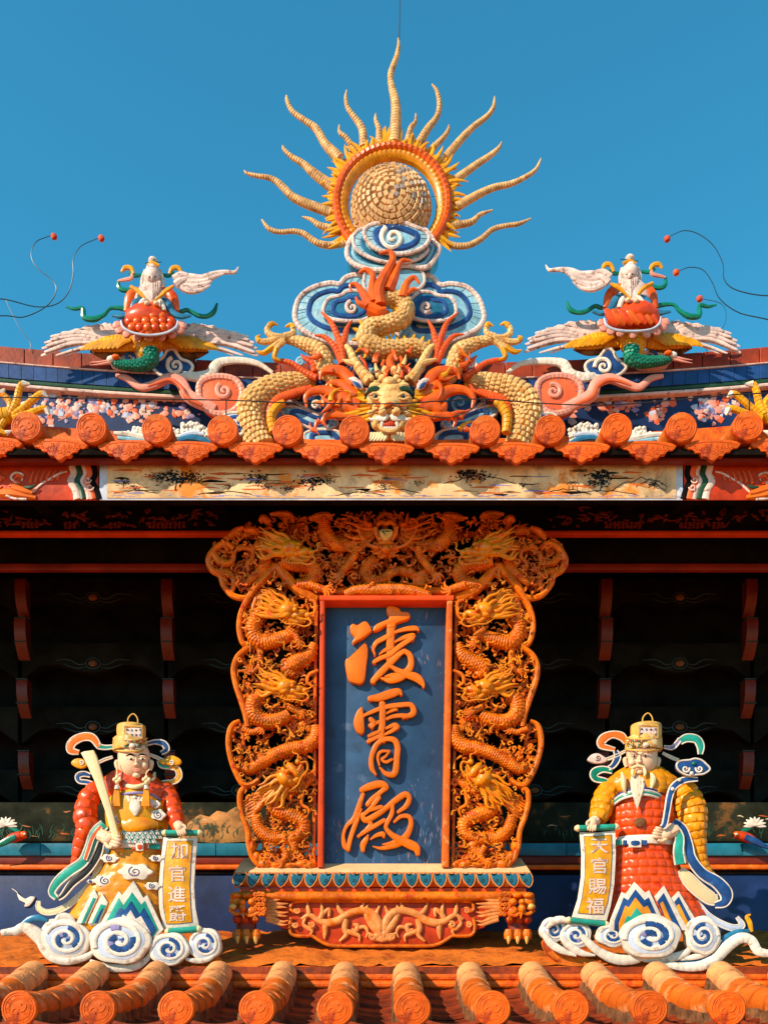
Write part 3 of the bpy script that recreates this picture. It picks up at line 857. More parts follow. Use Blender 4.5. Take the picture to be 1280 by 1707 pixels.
# ------------------------------------------------------------------ ridge ornaments
DS = 5.42
def cloud(th, outline, h, thick, fills, spir=None, bands=(), rim=2.4, parent=None, sub=4, seg=7, name='cloud_lobe'):
    """board-cut cloud: fill, raised rim, coloured bands following the edge, scroll"""
    lobe = th.part(name, fills[0], lambda b: b.slab(outline, h, thick, 1.2, sub=sub), parent)
    if rim:
        th.part('rim', fills[1], lambda b: b.tube([(x, y, rim) for x, y in [p[:2] for p in outline]], 8, sub, 0.8, h=h - rim * .2, closed=True, seg=seg, samp=.09), lobe)
    cx = sum(p[0] for p in outline) / len(outline); cy = sum(p[1] for p in outline) / len(outline)
    for f, w, m in bands:
        th.part('band', m, lambda b: b.tube([(cx + (p[0] - cx) * f, cy + (p[1] - cy) * f, w) for p in outline], 6, sub, .45, h=h, closed=True), lobe)
    if len(outline) > 9 and rim:                     # joints between the shards that fan out from the middle
        def ribs(b):
            Pq = smooth_closed([p[:2] for p in outline], 3)
            for i in range(0, len(Pq), 2):
                k0, k1 = .95, .74
                b.tube([(cx + (Pq[i][0] - cx) * k0, cy + (Pq[i][1] - cy) * k0, .45), (cx + (Pq[i][0] - cx) * k1, cy + (Pq[i][1] - cy) * k1, .45)], 5, 2, .5, h=h + .2)
        o = th.part('shard_joints', 'scuff_blue', ribs, lobe); o['kind'] = 'stuff'
    if spir:
        x, y, r0, turns, a0, cw, w, m = spir
        th.part('scroll', m, lambda b: b.spiral(x, y, 0.5, r0, turns, a0, w * .6, w, h=h + w * .3, flat=.7, cw=cw), lobe)
    return lobe

# --- sun ornament ---------------------------------------------------------------------------
SX, SY = 654, 338
sunT = Th('sun_ornament', 'golden sun ornament with wavy rays round a mosaic ball, crowning the roof ridge', 'ornament', 654, 440, DS)
def lathe_ring(prof, n=96, seg=0, amp=0.0):
    def f(b):
        V = []; k = len(prof)
        for i in range(n):
            a = 2 * math.pi * i / n
            m = 1 - amp * (1 if seg and (i % seg) == 0 else 0)
            for r, h in prof:
                d = b.th.d - h * m * b.th.s
                V.append(((SX - CX) * b.th.s + r * b.th.s * math.cos(a), d, ZC + (YH - SY) * b.th.s - r * b.th.s * math.sin(a)))
        q = [(i * k + j, i * k + (j + 1) % k, ((i + 1) % n) * k + (j + 1) % k, ((i + 1) % n) * k + j) for i in range(n) for j in range(k)]
        b.add(V, q)
    return f
ringp = sunT.part('ring', 'flame', lathe_ring([(86, 0), (86.5, 6), (90, 9.5), (95, 9), (99, 5), (100, 0), (98, -6), (88, -6)], 128, 2, .22))
sunT.part('inner_ring', 'yellow_glaze', lathe_ring([(73, -6), (75, 1), (79, 5), (84, 6.5), (87, 5), (87, -5)], 128, 2, .25), ringp)
BZ = 0.45                                       # the ball is a lens, flatter front to back
ballT = sunT.part('ball', 'gold_tile', lambda b: b.ell(652, 344, 0, 64, 64, 64 * BZ, nu=32, nv=20))
# tesserae set in rings round the face that looks out
def tess_mesh():
    b = MB(Fr(1.0, (0, 0, 0)))
    pr = [(-1, 0), (-1, .55), (-.72, 1), (.72, 1), (1, .55), (1, 0)]
    V = []; 
    lev = [(1.0, 0.0), (1.0, .5), (.74, .95)]
    for s_, z in lev:
        V += [(-.5 * s_, -.5 * s_, z), (.5 * s_, -.5 * s_, z), (.5 * s_, .5 * s_, z), (-.5 * s_, .5 * s_, z)]
    q = [(4 * l + i, 4 * l + (i + 1) % 4, 4 * l + 4 + (i + 1) % 4, 4 * l + 4 + i) for l in (0, 1) for i in range(4)] + [(8, 9, 10, 11)]
    b.add(V, q); o = b.build('tessera', 'tessera', None, 60); me = o.data; bpy.data.objects.remove(o)
    me2 = me.copy(); me2.materials[0] = MATS['tessera_grey']
    return me, me2
TM, TG = tess_mesh()
bc = Vector(sunT.mb().w(652, 344, 0)); RB = 63.5 * sunT.s
tr = random.Random(77); count = 0
rest = MB(sunT)
sunT.part('centre_tessera', 'tessera', lambda b: b.ell(652, 344, 64 * BZ, 5.5, 5.5, 2.5, nu=9, nv=6), ballT)
for ring in range(1, 19):
    th_ = ring * math.pi / 20.5
    n = max(5, int(2 * math.pi * math.sin(th_) / (math.pi / 20.5) / 1.02))
    for i in range(n):
        ph = 2 * math.pi * (i + tr.uniform(-.12, .12) + ring * .37) / n
        nv = Vector((math.sin(th_) * math.cos(ph), -math.cos(th_), math.sin(th_) * math.sin(ph)))
        tv = Vector((math.cos(th_) * math.cos(ph), math.sin(th_), math.cos(th_) * math.sin(ph)))
        bv = nv.cross(tv); sz = RB * math.pi / 20.5 * 0.97
        M = Matrix((tv * sz * tr.uniform(.85, 1.02), bv * sz * tr.uniform(.9, 1.12), nv * sz * tr.uniform(.42, .62))).transposed().to_4x4()
        for c_ in range(3): M[1][c_] *= BZ if c_ < 2 else 1.0
        M.translation = bc + Vector((nv.x, nv.y * BZ, nv.z)) * RB * .99 - Vector(sunT.loc)
        if ring <= 11 and count < 300:
            o = bpy.data.objects.new('tessera', TG if (nv.x > .12 and nv.z > -.3 and tr.random() < .22) else TM)
            col.objects.link(o); o.parent = ballT; o.matrix_local = M; count += 1
        else:
            V = [tuple(M @ v.co + Vector(sunT.loc)) for v in TM.vertices]
            rest.add(V, [tuple(p.vertices) for p in TM.polygons])
o = rest.build('tesserae', 'tessera', ballT, 60); o['kind'] = 'stuff'
rays = dict(A=[[(1030, 715, 42), (1040, 560, 37), (1036, 440, 32), (1005, 300, 21), (1010, 230, 21), (1045, 130, 17), (1058, 60, 12), (1055, 10, 4)],
    [(665, 820, 40), (570, 720, 30), (510, 620, 25), (430, 560, 19), (350, 500, 17), (315, 430, 14), (310, 392, 5)],
    [(620, 1010, 38), (500, 920, 31), (420, 850, 23), (340, 800, 17), (295, 755, 13), (285, 726, 5)],
    [(610, 1180, 34), (560, 1160, 32), (450, 1120, 30), (350, 1070, 27), (270, 990, 23), (200, 945, 17), (110, 930, 14), (45, 912, 10), (28, 893, 4)],
    [(660, 1290, 26), (540, 1265, 21), (480, 1225, 14), (415, 1203, 5)],
    [(750, 1370, 22), (600, 1395, 23), (510, 1375, 21), (430, 1320, 19), (360, 1300, 16), (260, 1305, 15), (190, 1280, 15), (145, 1222, 6)],
    [(825, 740, 30), (815, 620, 26), (770, 550, 21), (720, 480, 16), (705, 410, 12), (712, 356, 4)],
    [(775, 780, 24), (710, 680, 18), (665, 640, 13), (662, 588, 4)], [(925, 720, 24), (925, 620, 19), (905, 560, 13), (905, 512, 4)]],
  B=[[(315, 700, 22), (340, 610, 19), (370, 570, 13), (372, 513, 4)], [(390, 720, 32), (450, 620, 26), (510, 540, 20), (530, 460, 18), (515, 370, 14), (480, 318, 5)],
    [(480, 750, 22), (560, 670, 17), (590, 620, 12), (592, 588, 4)], [(570, 810, 30), (680, 680, 25), (760, 600, 20), (850, 530, 17), (890, 470, 15), (898, 398, 4)],
    [(640, 955, 28), (770, 860, 23), (860, 800, 19), (920, 750, 14), (945, 703, 4)], [(640, 1140, 30), (780, 1060, 26), (890, 1010, 22), (1000, 985, 19), (1090, 945, 16), (1170, 890, 13), (1207, 813, 4)],
    [(610, 1265, 26), (740, 1240, 21), (800, 1190, 15), (885, 1158, 5)], [(520, 1355, 20), (620, 1395, 21), (720, 1395, 20), (810, 1350, 19), (880, 1290, 17), (960, 1265, 15), (1060, 1250, 14), (1142, 1213, 4)]])
for z in 'AB':
    for r_ in rays[z]:
        sunT.part('ray', 'gold_tile', lambda b: b.tube(zm(z, r_), 8, 6, .85, h=-4, seg=4.6, samp=.16), angle=60)
fr_ = random.Random(5)
a = -38.0
while a < 219:
    L = fr_.choice((14, 18, 22, 28, 33)) * fr_.uniform(.9, 1.1); aa = math.radians(a); bend = fr_.uniform(-.10, .10)
    hh = fr_.uniform(-5, 4)
    def spike(b):
        pts = []
        for t, w in ((0, 4.0), (.4, 3.6), (.75, 2.2), (1.0, .3)):
            r = 96 + L * t; an = aa + bend * t * t
            pts.append((SX + r * math.cos(an), SY - r * math.sin(an), w))
        b.tube(pts, 6, 3, .55, h=hh)
    sunT.part('flame_tip', 'yellow', spike, ringp)
    a += fr_.uniform(2.0, 3.4)
for p in ([(574, 333, .35), (586, 333, .35)], [(719, 327, .35), (733, 327, .35)], [(651, 264, .35), (651, 277, .35)]):
    sunT.part('stay_wire', 'cable', lambda b: b.tube(p, 4, 2))
b = MB(sunT); b.tube([(665, 66, 1.1), (666, 30, .8), (667, -30, .7)], 5, 2, h=-6)
single(b.build('lightning_rod', 'cable', None), 'thin dark lightning rod above the longest golden ray', 'lightning rod').location = sunT.loc

# --- cloud cluster between sun and dragon ------------------------------------------------------
cl = Th('cloud_sculpture', 'blue and white scrolled cloud pile carrying the sun ornament, behind the dragon', 'cloud', 650, 560, DS)
def YY(pts): return zm('Y', pts)
BL = ['sky_blue', 'white_pink']
# large wings of cloud
for sd in (0, 1):
    f = (lambda p: p) if not sd else (lambda p: mirj(p, 649))
    big = f(YY([(265, 350), (282, 300), (330, 262), (400, 242), (440, 246), (462, 222), (500, 210), (545, 218), (580, 250), (600, 350), (590, 470), (470, 480), (380, 468), (300, 430), (268, 390)]))
    cloud(cl, big, -6, 40, BL, None, [(.66, 4.6, 'blue')], rim=4.6)
    cloud(cl, f(YY([(375, 355), (395, 305), (445, 290), (470, 275), (520, 275), (570, 320), (575, 360), (540, 385), (500, 392), (450, 390), (400, 380)])), 6, 12, ['teal_blue', 'white_pink'],
          (f(YY([(490, 338)]))[0][0], f(YY([(490, 338)]))[0][1], 11, 1.3, 150, 1 if not sd else -1, 3.6, 'white_pink'), [(.62, 4, 'blue')], rim=3.2)
cloud(cl, YY([(470, 110), (490, 60), (530, 40), (560, 15), (620, -5), (680, 0), (740, 15), (790, 40), (815, 80), (835, 100), (820, 140), (780, 180), (700, 170), (610, 190), (530, 180), (480, 150)]), 8, 34, ['teal_blue', 'white_pink'], None, [(.86, 3, 'sky_blue')], rim=4.2)
cloud(cl, YY([(495, 60), (520, 30), (560, 30), (640, 70), (760, 90), (790, 110), (740, 150), (640, 160), (560, 140), (505, 105)]), 13, 8, ['sky_blue', 'white_pink'], None, [(.7, 4, 'teal_blue')], rim=3.0)
cloud(cl, YY([(540, 55), (548, 20), (600, 2), (660, -4), (720, 12), (780, 38), (795, 65), (770, 100), (700, 125), (620, 118), (570, 95)]), 20, 10, ['sky_blue', 'white_pink'],
      (655, 396, 21, 1.6, 20, 1, 4.2, 'white'), [(.64, 5.5, 'blue')], rim=3.6)
cloud(cl, YY([(560, 160), (620, 150), (700, 160), (770, 200), (760, 260), (640, 290), (540, 260)]), 4, 30, ['sky_blue', 'white_pink'], None, [], rim=3)
# lower clouds round the head
def CC(pts): return zm('C', pts)
for sd in (0, 1):
    f = (lambda p: p) if not sd else (lambda p: mirj(p, 649))
    cloud(cl, f(CC([(505, 1150), (540, 1090), (620, 1040), (720, 1000), (820, 1000), (880, 1060), (880, 1200), (800, 1270), (680, 1280), (600, 1240), (530, 1200)])), 10, 30, ['teal_blue', 'white_pink'],
          (*f(CC([(690, 1190)]))[0], 14, 1.3, 200, -1 if sd else 1, 2.5, 'sky_blue'), [(.72, 4, 'blue')], rim=2.6)
    cloud(cl, f(CC([(400, 1240), (480, 1220), (580, 1250), (700, 1300), (800, 1310), (840, 1360), (760, 1395), (640, 1390), (520, 1340), (430, 1290)])), 14, 20, ['sky_blue', 'white_pink'], None, [(.6, 4, 'blue')], rim=2.4)
    cloud(cl, f(CC([(580, 1440), (640, 1405), (760, 1400), (850, 1420), (900, 1500), (800, 1530), (620, 1520)])), 16, 20, ['sky_blue', 'white'], None, [(.62, 4.5, 'blue')], rim=2.2)
    cloud(cl, f(CC([(960, 880), (1040, 830), (1140, 830), (1230, 890), (1220, 960), (1100, 960), (980, 960)])), 8, 20, ['blue', 'white'], None, [(.75, 4, 'sky_blue')], rim=2.6)
    cloud(cl, f(CC([(-30, 1290), (60, 1270), (150, 1280), (200, 1330), (190, 1380), (110, 1430), (40, 1440), (-40, 1400)])), 34, 14, ['pale_blue', 'white'],
          (*f(CC([(85, 1345)]))[0], 8, 1.2, 90, -1 if sd else 1, 2.4, 'blue'), [(.62, 3.4, 'blue')], rim=2.4)

# --- dragon ---------------------------------------------------------------------------------
dg = Th('dragon_sculpture', 'golden scaled dragon facing forward on the ridge with orange flame mane', 'dragon', 650, 735, DS - .06)
def both(name, m, fn, h=0, **k):
    """one part each side of the dragon's axis"""
    for sd in (0, 1):
        dg.part(name, m, lambda b: fn(b, (lambda p: p) if not sd else (lambda p: mirj(p, 649))), **k)
loop = [(660, 1000, 36), (560, 1030, 62), (420, 1060, 84), (300, 1105, 96), (200, 1190, 106), (165, 1300, 112), (200, 1420, 108), (260, 1540, 100)]
for sd in (0, 1):
    f = (lambda p: p) if not sd else (lambda p: mirj(p, 649))
    bd = dg.part('body_coil', 'gold_scale', lambda b: b.tube(f(CC(loop)), 22, 6, .9, h=6, quilt=(.16, 17, 8.5)))
    dg.part('belly', 'coral', lambda b: b.tube(f(CC([(640, 1080, 24), (480, 1130, 32), (370, 1180, 36), (330, 1270, 40), (340, 1380, 40)])), 10, 5, .8, h=14, seg=5), bd)
    dg.part('belly_fringe', 'yellow', lambda b: b.tube(f(CC([(430, 1190, 22), (370, 1230, 34), (330, 1310, 36), (350, 1420, 34)])), 10, 5, .9, h=22, seg=7), bd)
    # yellow back fins
    P = catmull(CC(loop), 8); rr = random.Random(9)
    for i in range(2, 44, 2):
        t = P[min(i + 1, len(P) - 1)] - P[i - 1]; nx, ny = t[1], -t[0]; L = math.hypot(nx, ny) or 1; nx, ny = nx / L, ny / L
        x, y, r = P[i]; big = (i % 8 == 2)
        q = [(x + nx * r * .92, y + ny * r * .92, 4.2), (x + nx * (r + 4), y + ny * (r + 4), 3.6), (x + nx * (r + (12 if big else 7)) + (-3 if big else 0), y + ny * (r + (12 if big else 7)), 2.4 if big else 2.8)]
        if big: q.append((x + nx * (r + 15) - 7, y + ny * (r + 13), .8))
        dg.part('fin', 'yellow', lambda b: b.tube(f(q), 6, 3, .6, h=4), bd)
    # foreleg and claw
    lg = dg.part('foreleg', 'gold_scale', lambda b: b.tube(f(CC([(830, 1030, 50), (760, 960, 62), (730, 870, 68), (690, 800, 60), (580, 745, 46), (490, 715, 36), (420, 700, 34)])), 14, 6, .85, h=20, quilt=(.14, 11, 7)))
    for c in ([(440, 700, 30), (350, 690, 26), (300, 650, 24), (315, 605, 20), (345, 590, 14), (378, 602, 5)], [(430, 690, 28), (490, 670, 24), (498, 630, 20), (480, 600, 15), (435, 615, 5)],
              [(410, 700, 26), (300, 728, 24), (240, 725, 20), (222, 700, 14), (245, 678, 5)], [(420, 715, 24), (340, 770, 20), (270, 815, 17), (215, 800, 6)], [(430, 720, 24), (370, 780, 19), (355, 850, 16), (400, 872, 6)]):
        dg.part('claw', 'gold_scale', lambda b: b.tube(f(CC(c)), 8, 4, .9, h=24, seg=5), lg)
        dg.part('talon', 'yellow', lambda b: b.tube(f(CC(c))[-3:], 7, 4, .9, h=24.6, rk=1.12), lg)
    # red branching whisker flames
    for c in ([(880, 900, 30), (860, 760, 27), (820, 650, 24), (780, 575, 18), (710, 500, 6)], [(860, 780, 26), (890, 700, 25), (905, 630, 18), (945, 565, 6)], [(870, 900, 28), (820, 780, 24), (740, 695, 18), (660, 678, 6)],
              [(680, 1010, 26), (580, 960, 24), (500, 900, 20), (430, 878, 18), (360, 870, 14), (335, 835, 5)], [(660, 960, 24), (650, 900, 22), (590, 860, 16), (555, 825, 5)]):
        dg.part('whisker_flame', 'coral', lambda b: b.tube(f(CC(c)), 9, 5, .85, h=16, seg=6, samp=.08))
    # orange mane
    for c in ([(1000, 1230, 60), (880, 1170, 55), (760, 1110, 40), (660, 1105, 30), (595, 1150, 22), (600, 1230, 8)], [(960, 1310, 40), (860, 1290, 34), (770, 1290, 26), (725, 1330, 18), (750, 1385, 6)],
              [(980, 1150, 50), (900, 1080, 40), (830, 1045, 28), (760, 1060, 18), (755, 1095, 6)], [(960, 1060, 46), (880, 970, 44), (790, 945, 34), (720, 960, 22), (700, 1020, 7)], [(1000, 1260, 50), (920, 1230, 50), (840, 1250, 40), (800, 1200, 20)]):
        dg.part('mane_flame', 'flame', lambda b: b.tube(f(CC(c)), 10, 6, .85, h=30))
    for i in range(9):
        t = i / 8; y0 = 1090 + 180 * t
        dg.part('mane_spike', 'yellow', lambda b: b.tube(f(CC([(1040, y0 + 10, 24), (970, y0 + 5 + 20 * t, 18), (890 - 20 * math.sin(3 * t), y0 - 20 + 60 * t, 4)])), 7, 3, .7, h=34 + 2 * (i % 2)))
    # horn and ear
    hn = dg.part('horn', 'gold_scale', lambda b: b.tube(f(CC([(1080, 1030, 46), (1020, 960, 38), (965, 880, 32), (930, 800, 26), (895, 755, 14)])), 10, 5, .9, h=36, seg=9, samp=.08))
    dg.part('horn_branch', 'gold_scale', lambda b: b.tube(f(CC([(970, 900, 24), (920, 885, 20), (870, 865, 7)])), 8, 4, .9, h=38), hn)
    ear = dg.part('ear', 'white_pink', lambda b: b.tube(f(CC([(920, 1010, 6), (960, 1020, 24), (1000, 1060, 30), (1020, 1090, 12)])), 8, 4, .7, h=42))
    dg.part('ear_lining', 'blue', lambda b: b.tube(f(CC([(950, 1030, 5), (985, 1055, 16), (1010, 1080, 6)])), 8, 4, .6, h=46), ear)
# loose tongues of flame and little cloud curls that crowd the head
ex = random.Random(33)
for sd in (0, 1):
    f = (lambda p: p) if not sd else (lambda p: mir(p, 649))
    for i in range(20):
        x, y = ex.uniform(520, 628), ex.uniform(585, 720); a = ex.uniform(2.2, 5.2); L = ex.uniform(14, 30); w_ = ex.uniform(-.7, .7)
        q = [(x + L * t * math.cos(a + w_ * t * 2), y + L * t * math.sin(a + w_ * t * 2), 4.6 * (1 - t) + .5) for t in (0, .35, .7, 1)]
        dg.part('flame_tongue', ex.choice(('flame', 'flame', 'coral', 'yellow', 'orange_glaze')), lambda b: b.tube(f(q), 8, 4, .8, h=ex.uniform(26, 42)))
    for i in range(7):
        x, y = ex.uniform(500, 610), ex.uniform(600, 722)
        cl.part('cloud_curl', ex.choice(('white', 'sky_blue', 'white_pink', 'blue')), lambda b: b.spiral(*f([(x, y)])[0], .8, ex.uniform(6, 10), 1.5, ex.uniform(0, 360), 1.4, 2.6, h=30, cw=ex.choice((-1, 1))))
for i in range(10):
    x, y = 649 + ex.uniform(-24, 24), ex.uniform(596, 634)
    q = [(x, y, 3.6), (x + ex.uniform(-5, 5), y - 8, 2.8), (x + ex.uniform(-9, 9), y - 17, .6)]
    dg.part('flame_tongue', ex.choice(('flame', 'coral', 'gold_scale')), lambda b: b.tube(q, 8, 4, .8, h=44))
# twisting tail with fringe
TL = [(800, 520, 26), (740, 498, 32), (660, 500, 30), (590, 498, 36), (548, 465, 40), (565, 425, 38), (620, 405, 33), (680, 388, 33), (706, 350, 33), (684, 308, 29), (635, 298, 23), (600, 320, 15)]
tail = dg.part('tail', 'gold_scale', lambda b: b.tube(YY(TL), 16, 6, .95, h=16, quilt=(.14, 13, 7.5)))
P = catmull(YY(TL), 8)
for i in range(3, len(P) - 8, 3):
    t = P[i + 1] - P[i - 1]; nx, ny = t[1], -t[0]; L = math.hypot(nx, ny); nx, ny = nx / L, ny / L
    x, y, r = P[i]; sg = -1 if i < 46 else 1
    for sgn in ((-1,) if i < 20 else ((-1, 1) if i < 52 else (1,))):
        q = [(x + sgn * nx * r * .9, y + sgn * ny * r * .9, 3.6), (x + sgn * nx * (r + 4), y + sgn * ny * (r + 4), 3.0), (x + sgn * nx * (r + 9) + rnd.uniform(-2, 2), y + sgn * ny * (r + 9), 1.3)]
        dg.part('fin', 'yellow', lambda b: b.tube(q, 6, 2, .6, h=13), tail)
for c in ([(600, 330, 26), (595, 275, 25), (618, 215, 21), (650, 155, 15), (640, 118, 10), (598, 124, 5)], [(635, 270, 20), (655, 225, 18), (672, 180, 12), (690, 152, 9), (722, 152, 4)], [(690, 300, 20), (705, 245, 14), (735, 218, 9), (756, 242, 4)],
          [(575, 320, 24), (570, 260, 17), (572, 210, 12), (545, 188, 9), (516, 200, 4)], [(560, 330, 22), (535, 285, 15), (510, 250, 10), (484, 248, 7), (488, 276, 3)], [(555, 340, 26), (600, 355, 22), (625, 345, 12)], [(545, 330, 14), (515, 318, 9), (505, 295, 4)],
          [(700, 290, 12), (730, 265, 8), (748, 268, 4)], [(650, 590, 20), (640, 550, 16), (655, 520, 10), (645, 500, 5)], [(665, 590, 16), (690, 560, 11), (680, 530, 5)], [(630, 595, 14), (610, 570, 9), (618, 545, 4)], [(545, 590, 14), (540, 560, 9), (520, 530, 4)]):
    dg.part('tail_flame', 'flame', lambda b: b.tube(YY(c), 9, 5, .85, h=24))
# face
def skull(b):
    for x, y, h, rx, ry_, rz in ((649, 672, 34, 34, 34, 24), (649, 640, 44, 13, 10, 12), (649, 655, 46, 18, 12, 12), (649, 680, 52, 16, 15, 14), (649, 712, 40, 24, 20, 16)):
        b.ell(x, y, h, rx, ry_, rz, nu=18, nv=12)
    for sx in (-1, 1):
        b.ell(649 + sx * 22, 646, 40, 13, 8, 10); b.ell(649 + sx * 28, 668, 40, 11, 12, 10); b.ell(649 + sx * 11, 686, 60, 8, 7, 7)
        b.ell(649 + sx * 22, 704, 48, 9, 12, 10); b.ell(649 + sx * 12, 632, 40, 7, 7, 8); b.ell(649 + sx * 18, 624, 38, 6, 7, 7); b.ell(649 + sx * 8, 618, 36, 6, 8, 6)
        b.ell(649 + sx * 30, 690, 42, 8, 6, 7)
head = dg.part('head', 'gold_scale', skull)
for sx in (-1, 1):
    dg.part('brow', 'ridge_green', lambda b: b.tube([(649 + sx * 10, 654, 2.6), (649 + sx * 22, 648, 4.4), (649 + sx * 34, 650, 3.4), (649 + sx * 40, 656, 1)], 8, 4, .9, h=50), head)
    ey = dg.part('eye', 'white', lambda b: b.ell(649 + sx * 24, 660, 50, 6.4, 5.6, 5), head)
    dg.part('pupil', 'dark_ink', lambda b: b.ell(649 + sx * 23, 660.5, 53.6, 3.0, 3.0, 2.4), head)
    dg.part('eyelid', 'gold_scale', lambda b: (b.tube([(649 + sx * 14, 660, 1.6), (649 + sx * 24, 655, 2.2), (649 + sx * 33, 659, 1.6)], 7, 4, 1, h=54), b.tube([(649 + sx * 15, 663, 1.6), (649 + sx * 24, 666, 2.2), (649 + sx * 33, 662, 1.6)], 7, 4, 1, h=53)), head)
    dg.part('cheek_spike', 'yellow', lambda b: [b.tube([(649 + sx * 32, 668 + k * 6, 3.4), (649 + sx * (42 + k), 668 + k * 7, 2.6), (649 + sx * (52 + 2 * k), 664 + k * 9, .5)], 6, 3, .8, h=42) for k in range(6)], head)
    for k in range(5):
        dg.part('moustache', 'white', lambda b: b.tube([(649 + sx * (3 + k * 4), 692 + k * .8, 3.6), (649 + sx * (7 + k * 5), 698 + k * .4, 3.4), (649 + sx * (11 + k * 6), 701 - k, 1)], 7, 3, .8, h=58 - k), head)
    dg.part('tusk', 'white', lambda b: b.tube([(649 + sx * 12, 704, 2.8), (649 + sx * 13, 710, 2), (649 + sx * 11, 715, .5)], 6, 3, 1, h=60), head)
    for k in range(6):
        dg.part('beard_curl', 'ivory', lambda b: b.tube([(649 + sx * (4 + k * 5), 722, 3.6), (649 + sx * (6 + k * 5), 730, 3.2), (649 + sx * (10 + k * 5.5), 735, 1)], 7, 3, .9, h=52 - k * 2), head)
dg.part('nose', 'gilt', lambda b: (b.ell(649, 676, 62, 10, 6, 6), b.ell(642, 680, 62, 4.5, 4, 4), b.ell(656, 680, 62, 4.5, 4, 4)), head)
dg.part('mouth', 'panel_red', lambda b: b.ell(649, 708, 53, 12, 7, 5), head)
for sx in (-1, 1):
    dg.part('nostril', 'dark_ink', lambda b: b.ell(649 + sx * 6, 680.5, 65.5, 2.0, 1.4, 1.2, nu=8, nv=6), head)
    dg.part('wrinkle', 'gilt', lambda b: [b.tube([(649 + sx * 9, 668 + k * 4, 1.0), (649 + sx * 17, 671 + k * 5, 1.6), (649 + sx * 26, 670 + k * 7, .8)], 6, 4, 1, h=52 - k) for k in range(4)], head)
    dg.part('head_knob', 'gold_scale', lambda b: [b.ell(649 + sx * (5 + 6 * k), 642 - 3 * k + (k % 2) * 5, 48 - k, 4.2, 4.2, 4.2, nu=9, nv=7) for k in range(5)], head)
dg.part('lower_lip', 'gold_scale', lambda b: b.tube([(630, 708, 3), (638, 716, 3.6), (649, 719, 4), (660, 716, 3.6), (668, 708, 3)], 8, 4, .9, h=58), head)
dg.part('tooth', 'white', lambda b: [b.ell(641 + i * 4, 713, 60, 1.9, 2.6, 1.8, nu=6, nv=5) for i in range(5)], head)

